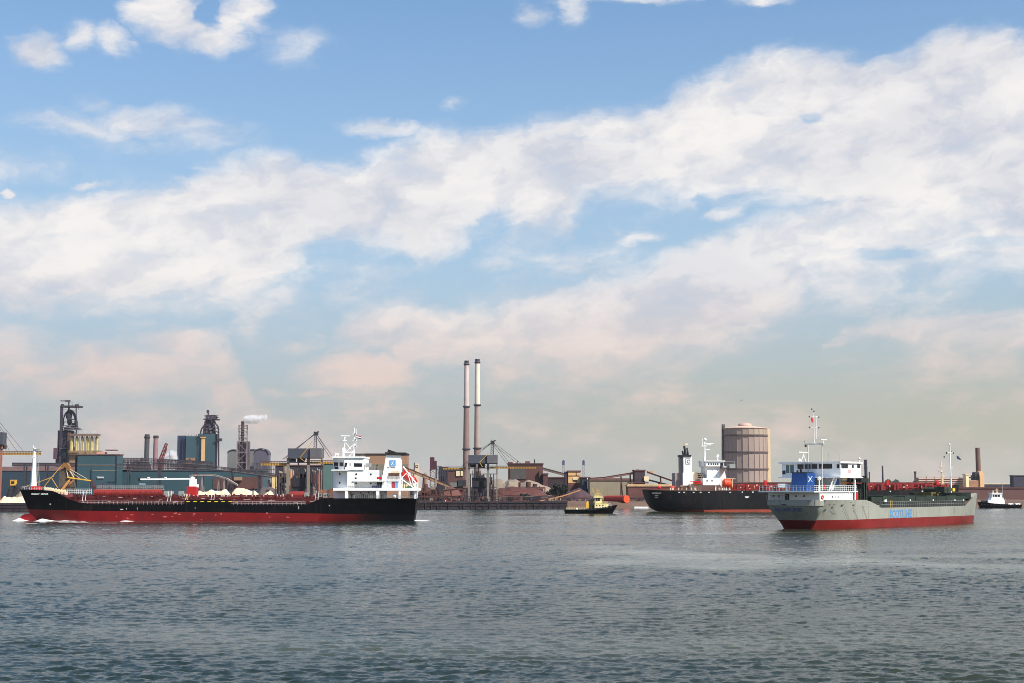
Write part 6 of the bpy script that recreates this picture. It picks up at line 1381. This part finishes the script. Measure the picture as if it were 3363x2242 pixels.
def gasholder():
    Y = 1480; f = Frame(2449.5, Y); r = root('gasholder', f, 'huge round gasholder with pink roof behind the black tanker bridge', 'gasholder'); k = f.k(); R_ = 143 * k / 2 * .995
    z = lambda y: f.p(2449, y, 0).z
    n = 24
    q = MB(f); q.lathe([(R_, GZ - .5), (R_, z(1432))], n=n); q.build('shell', mat('holder_mauve', (192, 170, 158), .7, var=.05, dirt=(150, 122, 118), dk=.4, scale=.04, streak=.3), r)
    q = MB(f); q.lathe([(R_ * 1.003, z(1432)), (R_ * 1.003, z(1408))], n=n); q.build('upper_shell', mat('holder_top', (198, 180, 158), .7, var=.07, dirt=(150, 120, 110), dk=.5, scale=.1, streak=.3), r)
    for y in (1432, 1487, 1542):
        q = MB(f); q.lathe([(R_ * 1.003, z(y) - .2), (R_ + 1.2, z(y)), (R_ + 1.2, z(y) + .3), (R_ * 1.003, z(y) + .3)], n=n); q.lathe([(R_ + 1.15, z(y) + .3), (R_ + 1.15, z(y) + 1.3), (R_ + 1.05, z(y) + 1.3)], n=n); q.build('walkway_ring', mat('ring_mauve', (130, 112, 110), .7, var=.15), r)
    q = MB(f)
    for i in range(n): a = 2 * math.pi * i / n; q.tube(((R_ + .2) * math.cos(a), (R_ + .2) * math.sin(a), GZ), ((R_ + .2) * math.cos(a), (R_ + .2) * math.sin(a), z(1408)), .28, n=4)
    q.build('guide_ribs', mat('rib_mauve', (180, 158, 148), .7), r)
    q = MB(f); q.lathe([(R_ + .8, z(1408)), (R_ + .8, z(1406)), (R_ * .6, z(1401.5)), (R_ * .3, z(1399)), (.1, z(1398.5))], n=n); q.build('roof', mat('holder_roof', (222, 190, 170), .7, var=.06), r)
    q = MB(f); q.lathe([(23 * k, z(1400)), (23 * k, z(1396)), (20 * k, z(1391)), (8 * k, z(1388.5)), (.1, z(1388))], n=20); q.build('roof_lantern', mat('holder_lantern', (200, 168, 150), .7, var=.06), r)
    q = MB(f); q.bz(2520, 2529, 1408, GZ, -4, 3); q.build('lift_tower', mat('holder_cream', (236, 212, 172), .7, var=.06), r)
    q = MB(f); a = f.p(2375, 1600, 0); a.z = GZ; q.lattice(a, f.p(2375, 1394, 0), 7 * k, 7 * k, 24, .5); q.build('stair_tower', mat('stair_dark', (66, 64, 76), .8, var=.2), r)
gasholder()
# far right
MATK = .95
def striped():
    f = Frame(3095, 1150); r = root('louvred_building', f, 'long building with horizontal pale and brown stripes beside the brown chimney', 'building')
    q = MB(f); q.bz(3017, 3173, 1568, GZ, 0, 8); q.build('wall', mat('louvre_rose', (158, 122, 112), .8, var=.1), r)
    for i in range(6): q = MB(f); q.b(3017, 3173, 1570 + i * 6, 1572.6 + i * 6, -1, .05); q.build('white_band', mat('louvre_cream', (214, 190, 172), .8, var=.08), r)
    for x in (3043, 3070, 3098, 3125, 3150): q = MB(f); q.l(x, 1563, x, 1605, 1.6, -1.2); q.build('post', mat('louvre_rose', (158, 122, 112)), r)
striped()
building('silo_block', 'tall narrow cream block at the end of the striped building', 1140, 3172, 3181.5, 1559, 8, mat('block_cream', (246, 224, 176), .7, var=.04), roofm=CREAM)
def duct_house():
    f = Frame(3205, 1180); r = root('duct_house', f, 'beige plant house with curved duct at the foot of the brown chimney', 'building')
    q = MB(f); q.bz(3181, 3222, 1577, GZ, 0, 16); q.build('wall', mat('duct_brown', (168, 126, 96), .8, var=.2, dirt=(110, 80, 76), dk=.4, scale=.2), r)
    n = 8; P = [f.p(3219, 1601, -1)] ; pts = [(3216, 1552), (3220, 1548), (3225, 1547), (3229, 1551), (3231.5, 1560), (3232.5, 1575), (3233, 1612), (3220, 1612), (3219, 1575)]
    q = MB(f); q.poly(pts, -1, 7); q.build('curved_duct', mat('duct_peach', (226, 180, 134), .7, var=.06), r)
    q = MB(f); q.b(3203, 3218, 1550, 1572, 1, 9); q.b(3196, 3206, 1560, 1576, 2, 8); q.b(3184, 3200, 1566, 1570, 2, 6); q.build('fan_housing', STEEL, r)
duct_house()
MATK = .62
building('warehouse', 'dark slate warehouse at the right edge of the photo', 1250, 3328, 3480, 1563, 9, mat('slate_blue', (72, 72, 88), .85, var=.1), roofm=mat('slate_roof', (96, 90, 96), .8))
building('low_shed', 'long low dark blue shed on the skyline at the right', 1500, 3230, 3335, 1590, 40, mat('low_blue', (66, 62, 84), .85, var=.15), roofm=CREAM)
building('boundary_wall', 'long mauve brown embankment wall behind the white tug', 800, 3080, 3600, 1604, 3, mat('wall_mauve', (128, 92, 90), .9, var=.15, dirt=(100, 76, 76), dk=.5, scale=.06), cat='wall')
building('boundary_wall', 'low brown stockyard wall behind the tanker deck pipes', 1000, 2230, 3080, 1587, 6, mat('wall_umber', (124, 92, 84), .9, var=.25, dirt=(170, 130, 104), dk=.4, scale=.05), cat='wall')

def frame_tower(label, Y, x0, x1, y0, n, m=STEEL, rng_seed=1, infill=True):
    f = Frame((x0 + x1) / 2, Y); r = root('process_unit', f, label, 'process plant'); rng = random.Random(rng_seed); k = f.k(); q = MB(f)
    a, b = f.p(x0, y0, 0), f.p(x1, y0, 0); zt = a.z; D = 6
    for t in (0, D):
        for i in range(n + 1): x = a.x + (b.x - a.x) * i / n; q.tube((x, t, GZ), (x, t, zt), .3, n=4)
    lv = max(2, int((zt - GZ) / 5))
    for j in range(1, lv + 1):
        z = GZ + (zt - GZ) * j / lv
        for t in (0, D): q.tube((a.x, t, z), (b.x, t, z), .25, n=4)
        for i in range(n):
            if rng.random() < .5: xa = a.x + (b.x - a.x) * i / n; xb = a.x + (b.x - a.x) * (i + 1) / n; q.tube((xa, 0, z), (xb, 0, z - (zt - GZ) / lv), .16, n=4)
    q.build('frame', m, r)
    if infill:
        mm = [mat('vessel_dark', (60, 52, 60), .8, var=.3, scale=.3), RUST, mat('vessel_pale', (170, 150, 134), .8, var=.2, scale=.3), BROWN]
        for i in range(int(n * 1.6)):
            q = MB(f); x = rng.uniform(a.x + 1, b.x - 1); z = GZ + (zt - GZ) * rng.uniform(0, .75); w = rng.uniform(.8, 2.4)
            if rng.random() < .5: q.tube((x, 3, z), (x, 3, z + rng.uniform(3, 9)), w * .6, n=10); nm = 'vessel'
            else: q.box(x - w, x + w, 1.5, 5, z, z + rng.uniform(2, 5)); nm = 'cabin'
            q.build(nm, rng.choice(mm), r)
    return r
frame_tower('open steel frame left of the crane among the silos', 725, 906, 944, 1555, 4, rng_seed=2)
frame_tower('dark steel frame behind the hopper of the crane near the tanker bridge', 735, 962, 1040, 1536, 7, rng_seed=3)
frame_tower('tall dark steel frame at the left end of the brown plant block', 800, 1446, 1468, 1538, 3, rng_seed=4)
frame_tower('steel frame behind the legs of the crane under the twin chimneys', 735, 1545, 1632, 1556, 8, rng_seed=5)
frame_tower('wide low rusty frame right of the tanker stern', 715, 1385, 1455, 1612, 7, RUST, 6)
frame_tower('steel frame on the skyline behind the pinkish chimney', 1350, 395, 470, 1505, 8, rng_seed=7)
frame_tower('long rusty pipe frame below the brown hall', 760, 1700, 1790, 1600, 8, RUST, 8)
frame_tower('steel frame between the grey vaulted sheds and the crane', 1200, 830, 900, 1520, 6, rng_seed=10)
frame_tower('steel frame right of the maroon headhouse', 1000, 1434, 1448, 1530, 2, rng_seed=11)
frame_tower('steel frame with vessels on the skyline between the two furnaces', 1250, 545, 590, 1512, 5, rng_seed=12)
# ------------------------------------------------------------------ stockpiles, bushes, quay life, birds, foam
heap('dark iron ore heap behind the tug with rusty flanks', 745, 1900, 130, 1603, mat('ore_plum', (86, 62, 70), .95, var=.3, dirt=(120, 76, 66), dk=.5, scale=.12, bump=.5), depth=22)
heap('broad rust red ore heap right of the crane legs', 735, 1700, 260, 1596, ORE, depth=26, peaks=[(.2, .8), (.45, 1.0), (.7, .86), (.85, .6)])
heap('grey brown gravel mound in front of the brown hall', 800, 1665, 170, 1572, mat('gravel_grey', (158, 142, 126), .95, var=.12, dirt=(120, 100, 92), dk=.4, scale=.1, bump=.4), depth=24, peaks=[(.3, 1), (.6, 1)])
heap('pale grey brown gravel mound right of the other gravel mound', 780, 1740, 230, 1578, mat('gravel_pale', (170, 152, 132), .95, var=.12, dirt=(124, 100, 88), dk=.4, scale=.1, bump=.4), depth=24, peaks=[(.25, .95), (.5, 1), (.7, .7)])
heap('red brown ore heap left of the crane near the tanker stern', 730, 1440, 200, 1600, mat('ore_rust', (122, 78, 68), .95, var=.25, dirt=(80, 54, 54), dk=.6, scale=.1, bump=.5), depth=24, peaks=[(.15, .8), (.4, .95), (.7, 1), (.9, .7)])
heap('dark ore heap under the crane portal', 740, 1580, 120, 1594, mat('ore_black', (50, 44, 56), .95, var=.4, dirt=(96, 64, 62), dk=.4, scale=.15, bump=.5), depth=22, peaks=[(.3, .9), (.6, 1)])
heap('long white limestone heap behind the tanker deck, left part', 700, 690, 150, 1606, SAND, depth=14, peaks=[(.08, .8), (.2, .86), (.33, .82), (.46, .9), (.6, .88), (.75, .95), (.92, 1)], sharp=.9)
heap('long white limestone heap behind the tanker deck, right part', 702, 800, 130, 1602, SAND, depth=16, peaks=[(.12, .95), (.3, 1), (.45, .95), (.62, .8)], sharp=1.0)
heap('small white limestone cone at the right end of the long heap', 700, 880, 60, 1611, SAND, depth=9, sharp=1.1)
heap('pale sand heap beside the tanker bow', 632, 62, 70, 1612, mat('sand_grey', (176, 160, 134), .95, var=.1, scale=.2), depth=10)
heap('low white limestone spread at the left edge of the quay', 618, 40, 110, 1626, SAND, depth=7, peaks=[(.1, 1), (.3, .8), (.5, .8), (.7, .85), (.88, .8)])
heap('black coal heap under the yellow box at the left', 660, 38, 70, 1590, COAL, depth=12, peaks=[(.3, .9), (.6, 1)])
heap('coal heap at the left behind the pale sand heap', 700, 120, 120, 1597, mat('coal_umber', (70, 54, 50), .95, var=.4, dirt=(120, 90, 60), dk=.4, scale=.2), depth=14, peaks=[(.2, .8), (.5, 1), (.8, .7)])
heap('grey heap behind the rounded limestone heaps', 760, 900, 170, 1598, mat('heap_grey', (112, 98, 98), .95, var=.25, dirt=(84, 66, 68), dk=.5, scale=.12), depth=20, peaks=[(.3, 1), (.6, .9)])
heap('rust brown ore heap at the foot of the silos near the tanker bridge', 715, 1075, 120, 1596, mat('ore_orange', (134, 84, 60), .95, var=.3, dirt=(84, 54, 50), dk=.6, scale=.2), depth=14, peaks=[(.3, .8), (.7, 1)])
def yellow_box():
    f = Frame(42, 665); r = root('loading_cab', f, 'small yellow ochre cabin above the black coal heap', 'cabin'); q = MB(f); q.b(33, 50, 1575, 1594, 0, 2.5); q.build('wall', DYELLOW, r)
    q = MB(f); q.bz(36, 39, 1594, GZ, .5, 1); q.bz(45, 48, 1594, GZ, .5, 1); q.build('support', STEEL, r)
    q = MB(f); q.b(37, 46, 1580, 1588, -.1, .05); q.build('window', DARK, r)
yellow_box()
def sloping(label, Y, pts, w, m):
    conveyor(label, Y, pts, w, m, legs=(), depth=2, legm=RUST, ribs=False)
sloping('thin tan ramp edge rising right along the ore bank', 712, [(1735, 1650), (1782, 1643), (1850, 1628), (1906, 1609)], 3.4, mat('ramp_tan', (206, 150, 96), .8, var=.1))
sloping('rusty ramp rising behind the dark ore heap', 726, [(1650, 1618), (1740, 1609), (1790, 1602)], 4, mat('ramp_rust', (140, 86, 74), .8, var=.2, scale=.3))
# bushes
LEAF = [mat('leaf_green', (44, 56, 44), .9, var=.3, scale=1.0), mat('leaf_dark', (28, 38, 36), .9, var=.3, scale=1.0)]
def bush(name, label, Y, px, w, top, h, cat='tree', seed=0, n=900, trunk=True):
    f = Frame(px, Y); r = root(name, f, label, cat); rng = random.Random(seed); k = f.k(); W = w * k / 2; zt = f.p(px, top, 0).z; H = zt - GZ
    q = MB(f); bm = q.bm; cl = [(rng.uniform(-.75, .75) * W, rng.uniform(-.4, .4) * W, GZ + H * rng.uniform(.3, .8), rng.uniform(.2, .42) * min(W, H)) for _ in range(13)]
    for i in range(n):
        c = rng.choice(cl); d = Vector((rng.gauss(0, 1), rng.gauss(0, 1), rng.gauss(0, 1))).normalized() * c[3] * rng.uniform(.6, 1.08); p = Vector(c[:3]) + d
        if p.z < GZ: p.z = GZ + .2
        s_ = rng.uniform(.25, .6); u = Vector((rng.gauss(0, 1), rng.gauss(0, 1), rng.gauss(0, 1))).normalized(); v = u.cross(d.normalized()).normalized() if u.cross(d).length > 1e-3 else Vector((0, 0, 1))
        vs = [bm.verts.new(p + u * s_), bm.verts.new(p + v * s_), bm.verts.new(p - u * s_), bm.verts.new(p - v * s_)]
        fc = q.face(vs)
        if fc: fc.material_index = rng.random() < .5
    q.build('crown', LEAF, r)
    q = MB(f)
    for i in range(5):
        c = cl[i]; q.tube((c[0] * .6, c[1] * .6, GZ - .2), (c[0], c[1], c[2]), .28, .08, n=5)
    q.build('trunk', mat('bark', (70, 58, 48), .9, var=.3, scale=1), r)
bush('broadleaf_tree', 'dark green tree clump left of the transfer house', 770, 1845, 56, 1582, 9, seed=1, n=1500)
bush('broadleaf_tree', 'smaller dark green tree clump at the foot of the gravel mounds', 770, 1812, 40, 1598, 7, seed=2)
bush('bush', 'dark bush on the quay right of the ore pile wall', 700, 1722, 44, 1622, 5, cat='bush', seed=3, n=700)
# distant wood on the right skyline
def wood():
    rng = random.Random(9); q = MB(); bm = q.bm
    for i in range(3400):
        px = rng.choice([rng.uniform(2840, 3015), rng.uniform(2860, 3015), rng.uniform(2975, 3012)]); Y = rng.uniform(1850, 1990); x = (px - CX) * Y / FPX
        hgt = 10 + 4.5 * math.sin(px * .05) + 2 * math.sin(px * .21) + (5 if 2975 < px < 3012 else 0); z = GZ + hgt * rng.random() ** .5 + rng.uniform(0, 2)
        s_ = rng.uniform(.9, 2.2); u = Vector((rng.gauss(0, 1), rng.gauss(0, 1), rng.gauss(0, 1))).normalized(); v = u.orthogonal().normalized(); p = Vector((x, Y, z))
        fc = q.face([bm.verts.new(p + u * s_), bm.verts.new(p + v * s_), bm.verts.new(p - u * s_), bm.verts.new(p - v * s_)])
    o = q.build('distant_wood', LEAF[0]); tag(o, 'far dark wood on the skyline right of the coaster', 'wood', kind='stuff')
wood()
# small equipment scattered along the stockyard, too many to count
def clutter():
    rng = random.Random(12); q = MB(); bm = q.bm
    mats_ = [RUST, STEEL, BROWN, mat('clutter_dark', (44, 38, 48), .9, var=.3), mat('clutter_pale', (190, 170, 150), .8, var=.15), mat('clutter_red', (150, 70, 50), .8, var=.2), CONC]
    wt = [4, 6, 3, 9, 1.0, .7, 1.2]
    def put(px, Y, y0, w, h, mi):
        f = put.f; f.o = Vector(((px - CX) * Y / FPX, Y, 0)); k = Y / FPX; x = f.o.x; z = GZ
        n0 = len(bm.faces); W, H = w * k, h * k
        q.box(x - W / 2, x + W / 2, Y, Y + W, GZ - .2, GZ + H)
        bm.faces.ensure_lookup_table()
        for i in range(n0, len(bm.faces)): bm.faces[i].material_index = mi
    put.f = Frame(0, 100)
    for (a, b, Y0, Y1, hm, n) in ((1370, 1800, 680, 760, 14, 420), (1370, 1900, 760, 900, 24, 320), (860, 1100, 690, 760, 16, 260), (-20, 300, 640, 780, 10, 110), (1800, 2130, 705, 760, 8, 120), (300, 900, 860, 910, 8, 120), (2840, 3010, 1300, 1600, 14, 60), (3240, 3400, 760, 1100, 5, 30), (540, 900, 1150, 1350, 40, 160), (300, 660, 1150, 1500, 36, 160), (1300, 1560, 900, 1200, 34, 160), (1940, 2240, 790, 900, 18, 90)):
        for i in range(n):
            put(rng.uniform(a, b), rng.uniform(Y0, Y1), 0, rng.choice([1, 1.5, 2, 3, 5, 9, 14]) * rng.uniform(.6, 1.3), hm * rng.random() ** 1.6 + 2, rng.choices(range(7), wt)[0])
        for i in range(n // 4):      # pipes, beams and stairs strung through it
            Y = rng.uniform(Y0, Y1); k = Y / FPX; x = (rng.uniform(a, b) - CX) * k; z = GZ + hm * k * rng.random() * .8 + 1; L = rng.uniform(8, 60) * k; n0 = len(bm.faces)
            q.tube((x - L, Y - 1, z), (x + L, Y - 1, z + rng.choice([0, 0, 0, rng.uniform(-6, 6) * k])), rng.uniform(.25, .7) * k * 1.6, n=4)
            bm.faces.ensure_lookup_table(); mi = rng.choices(range(7), wt)[0]
            for f_ in range(n0, len(bm.faces)): bm.faces[f_].material_index = mi
    me_m = mats_; o = q.build('plant_clutter', me_m); tag(o, 'mass of small rusty plant equipment and boxes along the far bank', 'equipment', kind='stuff')
clutter()
def truck():
    f = Frame(1472, 668); r = root('dump_truck', f, 'orange dump truck parked on the quay edge right of the tanker', 'truck'); OR = mat('truck_orange', (236, 82, 34), .5, var=.06)
    q = MB(f); q.poly([(1466, 1640), (1484, 1640.5), (1481, 1647.5), (1468, 1647.5)], -1.3, 1.3); q.build('dump_body', OR, r)
    q = MB(f); q.b(1456, 1464, 1642, 1648.5, -1.2, 1.2); q.build('cab', WHITE, r)
    q = MB(f); q.b(1457, 1462, 1643, 1645.5, -1.25, -1.1); q.build('window', GLASS, r)
    for x in (1459, 1472, 1478):
        q = MB(f); c = f.p(x, 1648.8, -1.35); c.z = GZ + .95; q.tube(c, c + Vector((0, .5, 0)), .5, n=12); q.build('wheel', DARK, r)
truck()
def van():
    f = Frame(1565, 670); r = root('parked_van', f, 'small red van parked under the crane on the quay', 'van')
    q = MB(f); q.poly([(1557, 1645), (1560, 1643), (1572, 1643), (1574, 1646), (1574, 1650), (1557, 1650)], -.9, .9); q.build('body', mat('van_red', (190, 60, 56), .5, var=.05), r)
    for x in (1560, 1570):
        q = MB(f); c = f.p(x, 1650, -1); c.z = GZ + .7; q.tube(c, c + Vector((0, .3, 0)), .35, n=10); q.build('wheel', DARK, r)
    q = MB(f); q.b(1558.5, 1562, 1644.5, 1646.5, -.95, -.85); q.build('window', GLASS, r)
van()
for i, (x, Y) in enumerate(((1551, 700), (1552, 690))): pass
def lamp(px, y0, Y, label):
    f = Frame(px, Y); r = root('lamp_post', f, label, 'lamp post'); q = MB(f); q.c(px, 1.6, y0, 1640, 0, w1=1, n=6); P = f.p(px, y0, 0); q.tube((P.x, 0, GZ), (P.x, 0, P.z), .12, n=6); q.build('post', mat('post_grey', (176, 170, 164), .6), r)
    q = MB(f); q.b(px - 2, px + 2, y0 - 1, y0 + .5, -.2, .2); q.build('lamp_head', WHITE, r)
lamp(1552, 1546, 700, 'pale mast light left of the crane middle leg'); lamp(1767, 1597, 760, 'pale lamp post on the ore bank'); lamp(1655, 1585, 740, 'thin lamp post right of the crane')
# birds
def bird(px, py, Y, span, roll, label, m=None):
    f = Frame(px, Y); c = f.p(px, py, 0); q = MB(); s_ = span / 2
    q.sph((0, 0, 0), .07, .8, 8, 6)
    q.tube((-.22, 0, 0), (.1, 0, .01), .05, .07, n=6); q.tube((.1, 0, .01), (.26, 0, .02), .05, .02, n=6)
    for d in (-1, 1):
        a, b, c2 = Vector((0, d * .05, .03)), Vector((-.02, d * s_ * .5, .17)), Vector((-.12, d * s_, .06))
        ch = Vector((.17, 0, 0)); q.hexa([a, a + ch, b + ch * .8, b, a + Vector((0, 0, .02)), a + ch + Vector((0, 0, .02)), b + ch * .8 + Vector((0, 0, .02)), b + Vector((0, 0, .02))]); q.hexa([b, b + ch * .8, c2 + ch * .2, c2, b + Vector((0, 0, .02)), b + ch * .8 + Vector((0, 0, .02)), c2 + ch * .2 + Vector((0, 0, .01)), c2 + Vector((0, 0, .01))])
    o = q.build('gull', m or mat('gull_grey', (60, 60, 66), .8)); o.location = f.o + Vector((0, 0, c.z)); o.rotation_euler = (R(roll), R(5), R(75)); tag(o, label, 'bird')
bird(2750, 1237, 480, 1.1, 20, 'small dark gull high in the sky above the coaster')
bird(2440, 1315, 420, 1.1, -25, 'small dark gull flying above the gasholder')
bird(1737, 1451, 460, 1.1, 10, 'small dark gull right of the crane mast')
bird(1117, 1451, 500, 1.1, -15, 'small dark gull left of the tanker mast')
# foam at the tanker's bow and stern
def foam():
    m = bpy.data.materials.new('foam'); m.use_nodes = True; t = NT(m.node_tree); bs = t.n['Principled BSDF']; oc = t.n.new('ShaderNodeTexCoord').outputs['Object']
    bs.inputs['Base Color'].default_value = (.86, .88, .88, 1); bs.inputs['Roughness'].default_value = .8
    t.l.new(t.mr(t.noise(oc, .9, 5, .7), .38, .5), bs.inputs['Alpha'])
    m2 = mat('white_water', (240, 242, 240), .8, var=.05)
    f = Frame(717, 432)
    def ridge(pts, t0, w, mm, name, label):
        q = MB(f); G = []
        rng = random.Random(3)
        for x, h in pts:
            c = f.p(x, 1710.5, t0); j = rng.uniform(-.3, .3)
            G.append([(c.x, t0 - w + j, -.02), (c.x, t0 - w * .5 + j, h * .45), (c.x, t0 - .1 + j * .3, h), (c.x, t0 + w * .35, h * .5), (c.x, t0 + w * .6, -.02)])
        q.grid(G); o = q.build(name, mm, smooth=True); tag(o, label, 'foam', kind='stuff')
    ridge([(43, .0), (48, .25), (55, .55), (62, .85), (68, .8), (76, .45), (86, .2), (96, 0)], -2.5, 2.2, m2, 'bow_wave', 'white wave curling ahead of the tanker bulb')
    ridge([(112, 0), (122, .2), (132, .6), (140, .78), (146, .62), (156, .5), (168, .3), (182, .12), (196, .1), (212, .22), (232, .3), (252, .34), (262, .16), (274, .3), (282, .2), (290, 0)], -6.4, 2.0, m2, 'side_wave', 'white wave along the tanker forward side')
    ridge([(396, 0), (404, .2), (414, .25), (430, .15), (442, 0)], -8.6, 1.0, m2, 'side_foam', 'short white foam line amidships along the tanker')
    ridge([(1362, .1), (1370, .25), (1385, .22), (1400, .12), (1416, 0)], -1, 2.5, m2, 'stern_foam', 'white foam at the tanker stern')
    q = MB(); 
    for (x0, x1, y, wd) in ((100, 140, 1717, 1.5), (1378, 1420, 1712.5, 2), (300, 420, 1716, 1.2), (205, 300, 1714, 1.0), (2131, 2142, 1668.5, 1.5), (2010, 2030, 1685, 1.2)):
        Yd = CAMH * FPX / (y - HOR); a = (x0 - CX) * Yd / FPX; b = (x1 - CX) * Yd / FPX; q.grid([[(a, Yd - wd, .03), (b, Yd - wd, .03)], [(a, Yd + wd, .03), (b, Yd + wd, .03)]])
    o = q.build('foam_streaks', m); tag(o, 'thin broken foam streaks on the water by the ships', 'foam', kind='stuff')
foam()
